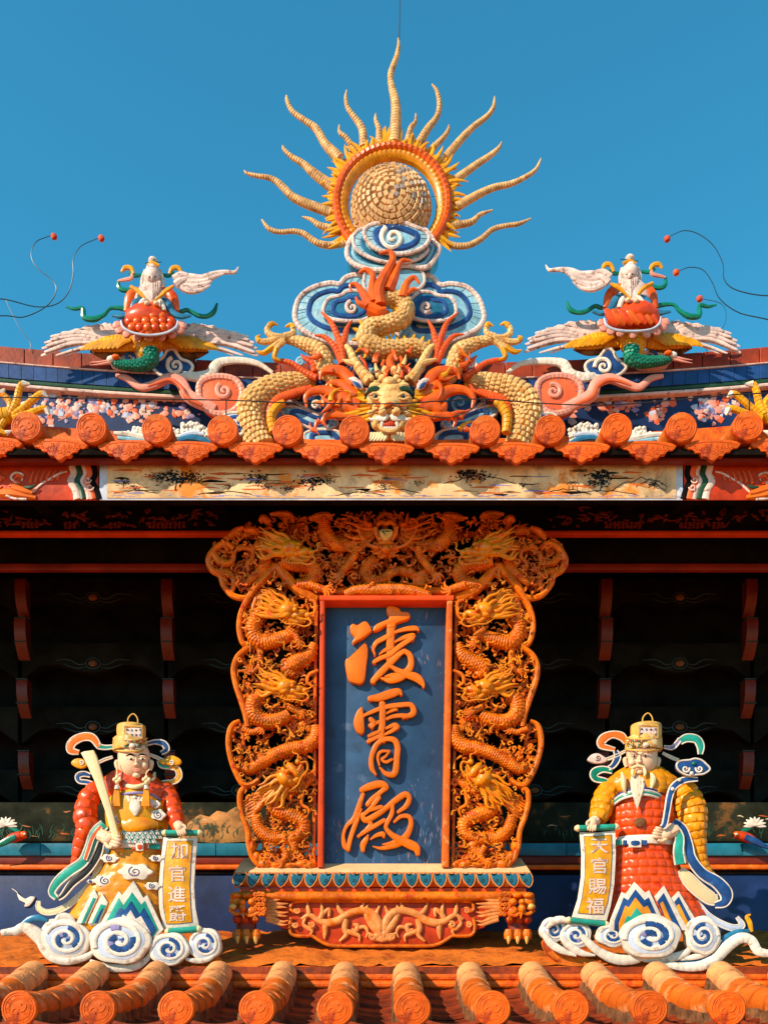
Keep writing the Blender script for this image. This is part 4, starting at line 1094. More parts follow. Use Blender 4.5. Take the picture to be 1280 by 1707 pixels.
# --- pink and white clouds beside the dragon, white waves on the ridge -------------------------
for sd in (0, 1):
    ax = 649
    f = (lambda p: p) if not sd else (lambda p: mirj(p, ax))
    pk = Th('pink_cloud', None, 'cloud', *f([(350, 690)])[0], DS - .03)
    pk.root['label'] = ('pink scrolled cloud with long streamer beside dragon, below crane rider with striped red cushion' if sd else 'pink scrolled cloud with long streamer beside dragon, below crane rider with beaded red cushion')
    pk.root['group'] = 'pink clouds flanking the dragon'
    def MM(p): return zm('M', p)
    st = pk.part('streamer', 'pink', lambda b: b.tube(f(MM([(618, 82, 10), (680, 100, 18), (750, 145, 20), (830, 130, 24), (900, 98, 26), (965, 120, 30), (1000, 185, 34), (1060, 225, 34), (1150, 265, 26)])), 10, 6, .7, h=22))
    pk.part('stripe', 'salmon', lambda b: b.tube(f(MM([(790, 140, 6), (850, 118, 9), (910, 105, 10), (962, 140, 11), (1000, 200, 12), (1080, 240, 8)])), 8, 6, .7, h=33), st)
    cloud(pk, f(MM([(1060, 160), (1075, 115), (1130, 92), (1200, 90), (1260, 110), (1290, 160), (1280, 230), (1230, 280), (1150, 285), (1080, 240)])), 24, 20, ['salmon', 'pink'],
          (*f(MM([(1195, 165)]))[0], 13, 1.5, 60, 1 if not sd else -1, 4.2, 'pink'), [], rim=5.5)
    wv = Th('white_wave', ('foaming white wave on ridge foot below the crane with beaded red cushion' if not sd else 'foaming white wave on ridge foot below the crane with striped red cushion'), 'wave', *f([(270, 735)])[0], DS - .10, group='waves at the ridge foot')
    def foam(b, x0, x1, yb, n, r):
        for i in range(n):
            t = i / (n - 1); x = x0 + (x1 - x0) * t; ht = 16 + 14 * math.sin(3.1 * t) + r.uniform(-4, 6)
            b.tube(f([(x, yb, 6), (x + r.uniform(-2, 2), yb - ht * .6, 4.6), (x + r.uniform(-3, 3), yb - ht, 3.2)]), 8, 3, .7)
            b.ell(*f([(x + r.uniform(-4, 4), yb - ht)])[0], 1, 4.2, 3.6, 3)
            for k in range(3): b.ell(*f([(x + r.uniform(-7, 7), yb - ht * r.uniform(.4, .95))])[0], 3, 3.2, 3, 2.6)
    r1 = random.Random(15)
    fm = wv.part('foam', 'white', lambda b: foam(b, 292, 345, 738, 9, r1))
    wv.part('foam', 'white', lambda b: foam(b, 215, 246, 742, 6, r1))
    for c, m in (([(190, 722, 3), (214, 724, 5), (240, 730, 6), (262, 730, 5), (285, 722, 3)], 'white'), ([(196, 730, 3), (224, 733, 4), (252, 736, 4)], 'sky_blue'), ([(292, 736, 3), (312, 730, 5), (332, 732, 5), (352, 738, 3)], 'teal_blue'), ([(296, 728, 2.5), (318, 722, 4), (340, 724, 3)], 'pale_blue')):
        wv.part('wave_crest', m, lambda b: b.tube(f(c), 8, 5, .8, h=8), fm)
    # long white ribbon of cloud under the crane
    rb = Th('white_cloud_band', ('white cloud band running from the dragon to crane with beaded red rider cushion' if not sd else 'white cloud band running from the dragon to crane with striped red rider cushion'), 'cloud', *f([(350, 640)])[0], DS - .02, group='white cloud bands')
    def EE(p): return zm('E', p)
    rb.part('band', 'white', lambda b: b.tube(f(EE([(810, 745, 22), (900, 755, 30), (970, 740, 32), (1000, 690, 30), (1050, 665, 24), (1150, 660, 20), (1250, 680, 16), (1330, 730, 10)])), 10, 6, .6, h=12, seg=8, samp=.05))
    cloud(rb, f(EE([(640, 700), (660, 670), (700, 640), (720, 605), (760, 600), (800, 650), (850, 670), (868, 700), (840, 735), (760, 750), (690, 745)])), 14, 18, ['blue', 'white'],
          (*f(EE([(770, 690)]))[0], 15, 1.6, 30, 1 if not sd else -1, 3.6, 'white'), [], rim=2.8)
    cloud(rb, f(EE([(400, 640), (440, 605), (500, 595), (550, 620), (570, 660), (540, 690), (440, 690), (390, 670)])), 6, 14, ['white_pink', 'white'],
          (*f(EE([(500, 640)]))[0], 12, 1.3, 10, 1 if not sd else -1, 3.4, 'blue'), [], rim=2.4)
    # yellow claw of the next dragon along the ridge
    cw = Th('dragon_claw', None, 'claw', *f([(20, 720)])[0], DS - .05)
    cw.root['label'] = 'yellow dragon claw with white talons spread over the ridge wall near ' + ('the striped cushion rider' if sd else 'the beaded cushion rider')
    cw.root['group'] = 'dragon claws at the ends of the ridge'
    g2 = (lambda p: p) if not sd else (lambda p: mir(p, 646))
    paw = cw.part('paw', 'yellow', lambda b: b.tube(g2([(-60, 720, 16), (-20, 702, 15), (8, 694, 13), (24, 690, 10)]), 12, 5, .9, h=20, seg=8))
    for c in ([(18, 692, 7.5), (27, 672, 6.5), (32, 650, 6), (38, 640, 5), (50, 640, 1.5)], [(22, 694, 7), (42, 678, 6), (60, 662, 5.5), (72, 656, 5), (80, 662, 1.5)], [(22, 698, 7), (48, 690, 6), (68, 682, 5.5), (78, 682, 5), (82, 692, 1.5)], [(12, 694, 7), (18, 676, 6), (10, 662, 5.5), (2, 656, 5), (8, 648, 1.5)], [(8, 700, 6), (0, 716, 5), (10, 722, 4), (20, 718, 1)]):
        tt = cw.part('toe', 'yellow', lambda b: b.tube(g2(c), 8, 5, .9, h=24, seg=6), paw)
        cw.part('talon', 'white', lambda b: b.tube(g2(c)[-2:], 7, 4, .9, h=25, rk=1.15), paw)

# --- immortals riding cranes ---------------------------------------------------------------------
def crane_pair(sd):
    """sd 0: left one, 1: right one (mirrored, seated a little differently)"""
    ax = 652.5
    base = (lambda p: zm('E', p))
    dy = -5 if sd else 0
    f = (lambda p: base(p)) if not sd else (lambda p: [(q[0], q[1] + dy) + tuple(q[2:]) for q in mirj(base(p), ax)])
    g = lambda x, y: f([(x, y)])[0]
    cushion = 'a striped red cushion' if sd else 'a beaded red cushion'
    cr = Th('crane_statue', 'spread-winged yellow and white crane with green neck carrying ' + cushion, 'crane', *g(620, 700), DS - .02, group='cranes on the ridge')
    body = cr.part('body', 'yellow', lambda b: (b.tube(f([(620, 500, 66), (618, 560, 72), (620, 610, 66), (640, 640, 40)]), 16, 5, .8, h=24, quilt=(.12, 12, 6))))
    for sx in (-1, 1):
        def W(p): return f([(620 + sx * (q[0] - 620),) + tuple(q[1:]) for q in p])
        wing = cr.part('wing', 'yellow', lambda b: b.tube(W([(650, 560, 40), (760, 560, 46), (860, 565, 44), (960, 585, 22)]), 12, 5, .5, h=12, quilt=(.12, 9, 6)))
        cr.part('wing_underside', 'mortar_dark', lambda b: b.tube(W([(700, 600, 20), (800, 615, 32), (880, 625, 28), (960, 605, 10)]), 10, 5, .6, h=4), wing)
        for i in range(9):                                                   # short yellow coverts
            x = 740 + i * 26
            cr.part('covert', 'yellow', lambda b: b.tube(W([(x - 10, 535 + i * 3, 16), (x + 40, 560 + i * 3, 15), (x + 70, 590 + i * 1, 5)]), 7, 3, .45, h=20 - i * .4), wing)
        tips = [(1110, 630), (1245, 632), (1240, 592), (1225, 560), (1190, 525), (1130, 505), (1062, 490), (1000, 470), (940, 462), (895, 455), (870, 462)]
        tips = [p for a_, b_ in zip(tips, tips[1:]) for p in (a_, ((a_[0] + b_[0]) / 2 - 16, (a_[1] + b_[1]) / 2))] + tips[-1:]
        for i, (tx, ty) in enumerate(tips):                                  # long white primaries
            sx0 = 900 - i * 4; sy0 = 565 - i * 4
            m_ = ((sx0 + tx) / 2, (sy0 + ty) / 2 - (26 if i < 10 else 10) + (20 if i < 2 else 0))
            cr.part('primary_feather', 'white_pink', lambda b: b.tube(W([(sx0 - 60, sy0, 9), (sx0, sy0, 12), (m_[0], m_[1], 13 if i > 1 else 9), (tx - 18, ty - 6, 9 if i > 1 else 6), (tx, ty, 2)]), 8, 4, .5, h=10 - abs(i - 10) * .3 + 2.2 * (i % 2)), wing)
    nk = cr.part('neck', 'green', lambda b: b.tube(f([(625, 600, 44), (630, 650, 42), (590, 680, 36), (520, 690, 30), (440, 680, 24), (410, 665, 18)]), 14, 6, .9, h=40, quilt=(.16, 9, 4.5)))
    cr.part('crown_patch', 'flame', lambda b: b.ell(*g(425, 640), 46, 7, 4.5, 5), nk)
    cr.part('face', 'white', lambda b: b.ell(*g(400, 655), 42, 8, 6, 6), nk)
    for dy2 in (0, 12):
        cr.part('beak', 'pink', lambda b: b.tube(f([(400, 660 + dy2, 9), (340, 668 + dy2 * 1.1, 6), (275, 670 + dy2 * 1.4, 1.5)]), 7, 3, .9, h=42), nk)
    # collar of pink petals
    for i in range(11):
        a = math.radians(200 - i * 22); x, y = 620 + 195 * math.cos(a), 460 - 80 * math.sin(a) * -1
        y = 455 + 80 * abs(math.sin(a)) if 0 <= i <= 10 else 455
        cr.part('petal', 'pink', lambda b: b.tube(f([(620 + 165 * math.cos(a), 445 + 66 * abs(math.sin(a)), 20), (x, y, 24), (620 + 212 * math.cos(a), 455 + 96 * abs(math.sin(a)), 10)]), 8, 3, .5, h=44 + (i % 2)), body)
    im = Th('immortal_statue', 'white bearded immortal with yellow ribbons seated on ' + cushion, 'statue', *g(620, 500), DS - .05, group='immortals on the ridge')
    lap = im.part('cushion', 'cushion' if 0 else 'red_glaze', lambda b: b.loft([(*g(620, 375), 28, 22), (*g(620, 400), 38, 26), (*g(620, 440), 46, 28), (*g(620, 480), 40, 24), (*g(620, 505), 22, 14)], 24, 4, h=28))
    if not sd:
        r2 = random.Random(2)
        for row, (yy, xs) in enumerate(((495, (580, 620, 660)), (470, (520, 565, 610, 655, 700, 735)), (435, (505, 550, 600, 650, 695, 745)), (405, (540, 590, 640, 690)))):
            for x in xs: im.part('bead', 'red_glaze' if (x // 5) % 2 else 'flame', lambda b: b.ell(*g(x, yy), 50 + (4 if row == 1 else 0) - abs(x - 620) * .06, 7.5, 7.5, 6), lap)
    else:
        for i in range(7):
            x = 505 + i * 38
            im.part('roll', 'flame' if i % 2 else 'red_glaze', lambda b: b.tube(f([(x - 30, 470, 12), (x, 440, 22), (x + 30, 400, 20), (x + 46, 385, 10)]), 9, 4, .8, h=50 - abs(i - 3) * 2), lap)
    im.part('braid', 'teal' if 0 else 'pale_blue', lambda b: b.tube(f([(455, 430, 5), (470, 470, 7), (530, 502, 7), (620, 514, 7), (710, 502, 7), (770, 470, 7), (785, 430, 5)]), 7, 5, .9, h=54), lap)
    rob = im.part('robe', 'white_pink', lambda b: b.loft([(*g(625, 375), 26, 18), (*g(628, 330), 30, 18), (*g(632, 280), 28, 16), (*g(635, 235), 18, 12), (*g(637, 200), 8, 8)], 22, 5, h=28))
    for sx in (-1, 1):
        def W(p): return f([(632 + sx * (q[0] - 632),) + tuple(q[1:]) for q in p])
        im.part('sleeve', 'flame', lambda b: b.tube(W([(690, 250, 16), (740, 280, 30), (760, 320, 30), (775, 380, 18)]), 10, 5, .8, h=34), rob)
        im.part('sleeve_lining', 'teal_blue', lambda b: b.tube(W([(680, 310, 20), (725, 330, 22), (750, 380, 18), (800, 405, 16), (860, 400, 7)]), 9, 5, .7, h=42), rob)
        im.part('lapel', 'yellow', lambda b: b.tube(W([(755, 232, 10), (710, 260, 12), (670, 300, 8)]), 7, 4, .7, h=50), rob)
        im.part('cuff', 'white', lambda b: b.tube(W([(660, 300, 12), (690, 330, 16), (705, 372, 13)]), 8, 4, .8, h=48), rob)
        im.part('hand', 'skin', lambda b: b.ell(*W([(658, 330)])[0], 54, 5, 4, 4), rob)
        im.part('ribbon', 'green', lambda b: b.tube(W([(690, 165, 9), (730, 170, 12), (760, 150, 10)]), 8, 4, .7, h=24), rob)
        im.part('ribbon', 'yellow', lambda b: b.tube(W([(735, 160, 8), (750, 128, 13), (785, 125, 14), (805, 150, 8)]), 8, 4, .7, h=26), rob)
        im.part('ribbon', 'green', lambda b: b.tube(W([(720, 400, 10), (800, 380, 13), (840, 370, 12), (900, 400, 13), (950, 405, 13), (990, 380, 14), (1010, 330, 6)] if sx > 0 else [(740, 390, 12), (800, 360, 14), (870, 360, 10), (905, 395, 12), (960, 420, 17), (1020, 412, 16), (1030, 360, 13), (1080, 362, 10), (1125, 350, 5)]), 8, 6, .8, h=18), rob)
    im.part('ribbon', 'pink', lambda b: b.tube(f([(520, 160, 8), (515, 185, 12), (470, 195, 10), (440, 200, 6)]), 8, 4, .7, h=26), rob)
    im.part('ribbon', 'green', lambda b: b.tube(f([(440, 200, 8), (445, 240, 13), (480, 255, 14), (530, 245, 10)]), 8, 4, .8, h=24), rob)
    hd = im.part('head', 'white_pink', lambda b: (b.ell(*g(637, 180), 34, 14, 18, 14, nu=16, nv=12), b.ell(*g(637, 187), 47, 2.4, 4.6, 3.4), b.ell(*g(630, 165), 44, 3.4, 1.6, 2.4), b.ell(*g(644, 165), 44, 3.4, 1.6, 2.4), b.ell(*g(637, 140), 36, 11, 9, 11)))
    for sx in (-1, 1):
        im.part('eye', 'dark_ink', lambda b: b.ell(*g(637 + sx * 17, 176), 46.5, 1.7, 1.0, 1), hd)
        im.part('hair_lock', 'hair', lambda b: b.tube(f([(637 + sx * 40, 140, 12), (637 + sx * 55, 190, 14), (637 + sx * 62, 240, 10), (637 + sx * 75, 250, 4)]), 8, 4, .8, h=34), hd)
    im.part('mouth', 'dark_ink', lambda b: b.ell(*g(637, 213), 46.5, 2.4, .8, 1), hd)
    for i in range(7):
        x = 637 + (i - 3) * 14
        im.part('beard_strand', 'white_pink', lambda b: b.tube(f([(x, 215 + abs(i - 3) * -4, 9), (637 + (i - 3) * 11, 260, 9), (637 + (i - 3) * 4, 310 - abs(i - 3) * 8, 2)]), 7, 4, .7, h=46 - abs(i - 3)), hd)
    im.part('topknot', 'hair', lambda b: b.ell(*g(640, 88), 34, 8, 7, 8), hd)
    im.part('crown', 'yellow', lambda b: b.tube(f([(605, 112, 8), (640, 102, 13), (675, 112, 8)]), 8, 4, .9, h=42), hd)
    im.part('hairpin', 'wire', lambda b: b.tube(f([(595, 98, 2.5), (640, 92, 3), (690, 92, 2)]), 5, 3, 1, h=38), hd)
    wk = Th('fly_whisk', 'long white fly whisk blown outwards by the immortal with ' + cushion, 'whisk', *g(760, 260), DS - .07, group='fly whisks')
    hdl = wk.part('handle', 'yellow', lambda b: b.tube(f([(640, 320, 6), (700, 275, 7), (760, 230, 7)]), 7, 3, .9, h=50))
    for k, c in enumerate(([(790, 200, 30), (850, 185, 26), (920, 190, 24), (980, 165, 18), (1050, 150, 13), (1110, 150, 10), (1132, 120, 3)], [(800, 210, 24), (860, 215, 24), (940, 205, 18), (1000, 175, 10), (1050, 158, 4)], [(800, 225, 22), (860, 240, 22), (930, 225, 16), (980, 200, 6)], [(800, 235, 20), (850, 260, 17), (910, 255, 12), (970, 225, 4)], [(760, 190, 22), (800, 165, 18), (840, 165, 10)], [(770, 225, 24), (800, 200, 20), (830, 190, 10)])):
        wk.part('hair_tress', 'white_pink', lambda b: b.tube(f(c), 8, 6, .7, h=40 + k), hdl)
for sd in (0, 1): crane_pair(sd)

# --- wire whiskers with pompons, conductor cable ----------------------------------------------------
def antenna(pts, ball, label, m='pompon'):
    t = Th('wire_whisker', label, 'wire', pts[0][0], pts[0][1], DS + .05, group='wire whiskers above the ridge')
    w_ = t.part('wire', 'wire', lambda b: b.tube(pts, 5, 8))
    def pom(b):
        r = random.Random(4); b.ell(*ball, 0, 5.2, 5.2, 5.2, nu=14, nv=10)
        for i in range(40):
            a_, e = r.uniform(0, 6.28), r.uniform(-1.4, 1.4); b.ell(ball[0] + 4.6 * math.cos(a_) * math.cos(e), ball[1] + 4.6 * math.sin(e), 4.6 * math.sin(a_) * math.cos(e), 1.4, 1.4, 1.4, nu=5, nv=4)
    if ball: t.part('pompon', m, pom)
antenna([(-30, 527, 1.0), (10, 526, 1.0), (40, 528, .9), (75, 512, .9), (92, 490, .9), (90, 470, .8), (62, 446, .8), (52, 425, .7), (60, 403, .7), (85, 392, .6)], (90, 394), 'wire whisker with red pompon, its curve bulging over the other pompon wire')
antenna([(-30, 497, 1.0), (10, 499, 1.0), (60, 511, .9), (95, 506, .9), (115, 485, .9), (122, 455, .8), (122, 432, .7), (135, 410, .7), (165, 396, .6)], (169, 397), 'wire whisker with pale red pompon nearest the crane with a beaded red cushion')
antenna([(50, 585, .5), (50, 570, .6), (32, 545, .6), (12, 505, .5), (12, 497, .4)], None, 'short thin wire standing on the ridge bricks by beaded cushion crane')
antenna([(1320, 490, 1.0), (1270, 492, 1.0), (1225, 482, .9), (1207, 465, .9), (1205, 440, .8), (1190, 410, .8), (1165, 390, .7), (1140, 384, .7), (1115, 394, .6)], (1112, 398), 'tallest wire whisker with red pompon on the striped cushion crane side')
antenna([(1320, 540, 1.0), (1270, 530, 1.0), (1230, 520, .9), (1200, 498, .9), (1187, 470, .8), (1172, 450, .7), (1150, 445, .7), (1130, 452, .6)], (1127, 454), 'wire whisker with dark red pompon on the striped cushion crane side', 'coral')
antenna([(1178, 588, .5), (1178, 570, .5), (1205, 545, .5), (1210, 520, .5), (1200, 505, .5), (1172, 498, .5)], (1166, 498), 'thin wire with small red pompon beside green ribbon of striped cushion rider')
cb = Th('conductor_cable', 'thin dark lightning conductor cable strung along the upper eave tiles', 'cable', 640, 700, DE + .02)
cb.part('cable', 'cable', lambda b: b.tube([(-60, 662, 1.0), (120, 663, 1.0), (377, 667, 1.0), (480, 671, 1.0), (640, 673, 1.0), (740, 668, 1.0), (808, 665, 1.0), (900, 672, 1.0), (1010, 675, 1.0), (1130, 666, 1.0), (1249, 656, 1.0), (1340, 657, 1.0)], 6, 5))
cb.part('cable', 'cable', lambda b: b.tube([(808, 665, .8), (780, 685, .8), (745, 696, .8), (690, 688, .7), (655, 676, .6), (630, 684, .6), (590, 694, .8), (560, 697, .8)], 5, 6, h=-3))
for x, y in ((377, 667), (808, 665), (1249, 656)):
    cb.part('standoff', 'cable', lambda b: b.tube([(x, y - 1, 1.1), (x, 694, 1.1)], 6, 2))

# ------------------------------------------------------------------ name plaque
DP = 4.22
pl = Th('name_plaque', 'tall blue name plaque in pierced gilt dragon frame on a lion-footed carved stand', 'plaque', 638, 1600, DP)
pl.lean = 0.085
def axis(y): return 644 - 5.0 * (y - 1000) / 445
def mirp(pts): return [(2 * axis(p[1]) - p[0],) + tuple(p[1:]) for p in pts]
board = pl.part('board', 'board_blue', lambda b: b.slab([(538, 1000), (750, 1000), (741, 1446), (533, 1446)], 0, 14, 1, sub=1))
# scuffs where old paint shows
def scuffs(b):
    r = random.Random(8)
    for x0, y0, sx, sy, n in ((583, 1055, 8, 20, 12), (590, 1175, 8, 10, 14), (600, 1270, 10, 24, 22), (590, 1340, 8, 20, 10), (690, 1320, 6, 12, 14), (708, 1380, 12, 34, 34), (700, 1100, 6, 14, 12), (560, 1395, 8, 20, 14), (640, 1432, 50, 5, 24), (736, 1400, 4, 22, 14), (690, 1030, 10, 12, 8), (730, 1120, 5, 24, 8), (650, 1300, 30, 4, 10)):
        for i in range(n):
            x, y = r.gauss(x0, sx), r.gauss(y0, sy)
            if not (545 < x < 738 and 1012 < y < 1440): continue
            b.mi = r.choice((0, 0, 1, 1, 2)); L = r.uniform(2, 9); a = r.uniform(-.25, .25) + 1.57
            b.tube([(x - L * math.cos(a), y - L * math.sin(a), .2), (x, y, r.uniform(.4, 1.3)), (x + L * math.cos(a), y + L * math.sin(a), .2)], 5, 2, .08, h=.15)
o = pl.part('paint_scuffs', ['scuff_grey', 'scuff_blue', 'scuff_rose'], scuffs, board); o['kind'] = 'stuff'
pl.part('frame_rail', 'lacquer_red', lambda b: b.block(532, 992, 756, 1001, 26, 40, 1.6))
pl.part('frame_rail', 'lacquer_red', lambda b: b.slab([(533.5, 1001.5), (541, 1001.5), (538.5, 1446), (529, 1446)], 25, 39, 1.4, sub=1))
pl.part('frame_rail', 'rail_worn', lambda b: b.slab([(745, 1001.5), (754.5, 1001.5), (748.5, 1446), (737, 1446)], 25, 39, 1.4, sub=1))
# characters
def fz(p): return zm('F', p)
def gz(p): return [(q[0], q[1]) + tuple(q[2:]) for q in zm('G', p)]
CHH = 9
def char(name, polys, strokes, label):
    def f(b):
        for i, p in enumerate(polys): b.slab(p, CHH + .3 + .17 * i, CHH, 2.0, sub=3)
        for i, p in enumerate(strokes): b.tube([(q[0], q[1], q[2]) for q in p], 10, 6, .0001, h=0) if 0 else ribbon(b, p, CHH + .13 * (i % 9))
    o = pl.part(name, 'char_gold', f, board); o['label'] = label
def ribbon(b, pts, h):
    """raised brush stroke: flat top, rounded shoulders"""
    P = catmull([(p[0], p[1], p[2]) for p in pts], 7)
    T = np.gradient(P[:, :2], axis=0); T /= np.maximum(np.linalg.norm(T, axis=1, keepdims=True), 1e-9)
    N = np.stack([-T[:, 1], T[:, 0]], 1); r = P[:, 2]
    left = P[:, :2] + N * r[:, None]; right = P[:, :2] - N * r[:, None]
    prof = [(1.0, 0.0), (1.0, .72), (.86, .93), (.6, 1.0), (-.6, 1.0), (-.86, .93), (-1.0, .72), (-1.0, 0.0)]
    V = []; m = len(P); k = len(prof)
    # rounded ends
    ends = np.ones(m); 
    for i in range(m):
        for u, z in prof:
            x, y = P[i, 0] + N[i, 0] * r[i] * u, P[i, 1] + N[i, 1] * r[i] * u
            V.append(b.w(x, y, h * z))
    q = [(i * k + j, i * k + j + 1, (i + 1) * k + j + 1, (i + 1) * k + j) for i in range(m - 1) for j in range(k - 1)]
    b.add(V, q, [list(range(k)), list(range((m - 1) * k, m * k))[::-1]])
    # round caps
    for e in (0, -1):
        if r[e] > 1.2: 
            b.slab([(P[e, 0] + r[e] * .98 * math.cos(a), P[e, 1] + r[e] * .98 * math.sin(a)) for a in np.linspace(0, 6.283, 12, endpoint=False)], h * .985, h, min(1.4, r[e] * .4), sub=1)
char('character', [fz([(285, 290), (310, 262), (350, 275), (400, 245), (440, 250), (478, 318), (460, 345), (390, 400), (340, 425), (312, 448), (305, 420), (325, 385), (290, 340)]),
    fz([(240, 620), (262, 570), (285, 620), (312, 682), (335, 660), (380, 540), (405, 470), (420, 425), (445, 500), (430, 640), (415, 760), (380, 800), (330, 795), (270, 765)]),
    fz([(612, 120), (640, 100), (720, 125), (740, 155), (800, 160), (822, 195), (800, 225), (740, 245), (692, 268), (690, 300), (615, 300), (612, 275), (540, 320), (490, 328), (510, 275), (580, 240), (632, 212), (610, 160)])],
   [fz(p) for p in ([(650, 260, 38), (645, 400, 37), (640, 580, 36)], [(690, 340, 14), (780, 315, 22), (865, 308, 25), (890, 320, 14)], [(690, 425, 10), (770, 388, 20), (845, 370, 22), (840, 395, 20)],
     [(505, 540, 10), (492, 490, 16), (520, 435, 22), (570, 405, 23), (640, 370, 24)], [(550, 535, 8), (600, 500, 17), (650, 480, 18)], [(500, 605, 18), (560, 572, 22), (640, 540, 24), (700, 490, 24), (760, 445, 25), (835, 395, 24)],
     [(490, 775, 26), (560, 700, 31), (640, 620, 30), (720, 540, 26), (775, 505, 20)], [(765, 505, 20), (815, 545, 27), (828, 620, 28), (800, 685, 34), (730, 738, 42), (640, 770, 30), (565, 752, 10)], [(648, 645, 16), (720, 690, 28), (800, 720, 36), (880, 750, 40), (925, 795, 27), (938, 825, 12)], [(600, 735, 8), (660, 725, 20), (720, 730, 26)])], 'gilt raised character 凌')
char('character', [fz([(395, 1005), (405, 1060), (414, 1180), (410, 1230), (385, 1252), (340, 1220), (315, 1150), (330, 1080), (360, 1025)])],
   [fz(p) for p in ([(465, 930, 26), (540, 925, 36), (640, 892, 40), (715, 872, 32), (738, 890, 16)], [(405, 1085, 14), (480, 1052, 19), (560, 1020, 22), (640, 1002, 24), (760, 988, 24), (825, 990, 24), (850, 1035, 28), (835, 1075, 28), (760, 1098, 18)],
     [(572, 980, 30), (575, 1080, 30), (570, 1180, 30), (560, 1250, 30), (580, 1300, 28)], [(615, 1062, 10), (665, 1038, 16), (700, 1030, 12)], [(615, 1112, 14), (670, 1092, 19), (740, 1085, 22), (790, 1088, 22)], [(610, 1195, 12), (680, 1168, 22), (712, 1180, 18)], [(600, 1250, 12), (660, 1220, 20), (700, 1190, 22)],
     [(470, 1115, 22), (495, 1150, 26), (480, 1185, 18)], [(455, 1265, 16), (500, 1245, 18), (545, 1225, 14)], [(450, 1312, 20), (500, 1285, 24), (560, 1258, 22)], [(465, 1170, 20), (520, 1150, 18), (560, 1130, 12)])] +
   [gz(p) for p in ([(560, 128, 22), (510, 190, 25), (475, 290, 23), (480, 380, 24), (512, 432, 12)], [(550, 140, 22), (620, 118, 24), (685, 135, 28), (708, 200, 28), (700, 300, 28), (692, 395, 30), (665, 438, 28), (600, 425, 22), (552, 375, 10)],
     [(545, 350, 10), (532, 280, 14), (560, 232, 15), (635, 226, 12)], [(632, 232, 10), (600, 275, 12), (568, 300, 14), (605, 325, 16), (660, 300, 12)])], 'gilt raised character 霄')
char('character', [], [gz(p) for p in ([(392, 570, 26), (460, 542, 34), (555, 520, 34), (605, 548, 28), (560, 590, 22), (490, 655, 30), (440, 700, 20)], [(400, 610, 18), (365, 720, 25), (325, 825, 25), (255, 895, 17), (226, 980, 16), (238, 1070, 24), (268, 1102, 20)], [(268, 1095, 22), (295, 985, 22), (345, 845, 22), (385, 745, 10)],
     [(540, 640, 22), (500, 700, 20), (440, 765, 18), (400, 800, 22), (430, 842, 28), (540, 782, 27), (620, 722, 25), (700, 658, 28), (775, 612, 28), (812, 645, 24), (785, 715, 24), (715, 768, 16)], [(450, 760, 12), (510, 738, 20), (565, 722, 18)], [(360, 985, 14), (430, 935, 23), (520, 885, 22), (590, 842, 20)],
     [(400, 1105, 20), (402, 1060, 28), (430, 1010, 22), (445, 975, 8)], [(470, 1010, 8), (520, 978, 18), (575, 965, 24), (585, 985, 16)], [(665, 710, 16), (655, 790, 22), (605, 895, 20), (640, 955, 24), (715, 1010, 34), (800, 1050, 42), (868, 1085, 40), (888, 1135, 22)],
     [(680, 855, 12), (740, 808, 20), (810, 812, 22), (828, 870, 24), (802, 955, 28), (740, 1030, 36), (650, 1072, 28), (560, 1092, 16), (485, 1075, 6)], [(570, 1058, 6), (640, 1050, 18), (700, 1030, 24)], [(440, 840, 20), (470, 880, 22), (430, 930, 20)])], 'gilt raised character 殿')

# --- carving vocabulary -----------------------------------------------------------------------
def carved_head(b, x, y, s, ang, flip, h, mane=8, seed=1):
    """dragon head in profile, snout along ang; s = head length in pixels"""
    r = random.Random(seed); ca, sa = math.cos(math.radians(ang)), math.sin(math.radians(ang))
    def L(u, v): v = v * flip; return (x + s * (u * ca - v * sa), y + s * (u * sa + v * ca))
    def T(pts, flat=.9, n=7, hh=0): b.tube([(*L(u, -v), rr * s) for u, v, rr in pts], n, 4, flat, h=h + hh)
    def E(u, v, a_, c_, hh=0): b.ell(*L(u, -v), h + hh, a_ * s, c_ * s, min(a_, c_) * s * 1.1, -ang, 9, 7)
    b.mi = 1
    E(0, 0, .34, .26); E(.38, -.04, .34, .15, 2); E(.68, .04, .11, .10, 4); E(.16, .16, .18, .09, 5); E(.02, -.14, .2, .14, 4)
    E(.22, .09, .085, .075, s * .2); E(.45, .08, .12, .06, 5)
    T([(.05, -.22, .09), (.3, -.30, .085), (.55, -.25, .06), (.66, -.18, .03)], hh=3)
    T([(.3, -.10, .05), (.5, -.14, .05), (.74, -.08, .04)], hh=6)
    T([(-.02, .2, .07), (-.28, .38, .055), (-.55, .40, .04), (-.75, .50, .01)], hh=4)
    T([(-.15, .12, .06), (-.4, .2, .05), (-.56, .14, .01)], hh=6)
    for i in range(mane):
        t = i / max(1, mane - 1); v0 = .26 - .62 * t; wv = r.uniform(-.10, .10); ln_ = r.uniform(.75, 1.15)
        T([(-.12, v0 * .7, .075), (-.42, v0 * 1.0 + wv, .07), (-.42 - .36 * ln_, v0 * 1.25 - wv, .05), (-.42 - .66 * ln_, v0 * 1.4 + .08 + wv, .008)], .8, 6, r.uniform(-2, 4))
    for i in range(6):
        u = .0 + i * .11; T([(u, -.26, .05), (u - .05, -.38, .035), (u - .12 + r.uniform(-.05, .05), -.48, .006)], .8, 5, 2)
    T([(.70, -.02, .035), (.86, -.16, .03), (.70, -.34, .03), (.40, -.36, .028), (.1, -.44, .024), (-.22, -.36, .008)], .9, 6, 9)
    T([(.70, .08, .03), (.86, .2, .026), (.80, .36, .02), (.92, .46, .006)], .9, 6, 7)
    for i in range(5): E(.36 + i * .075, -.19, .018, .035, 8)
    b.mi = 0
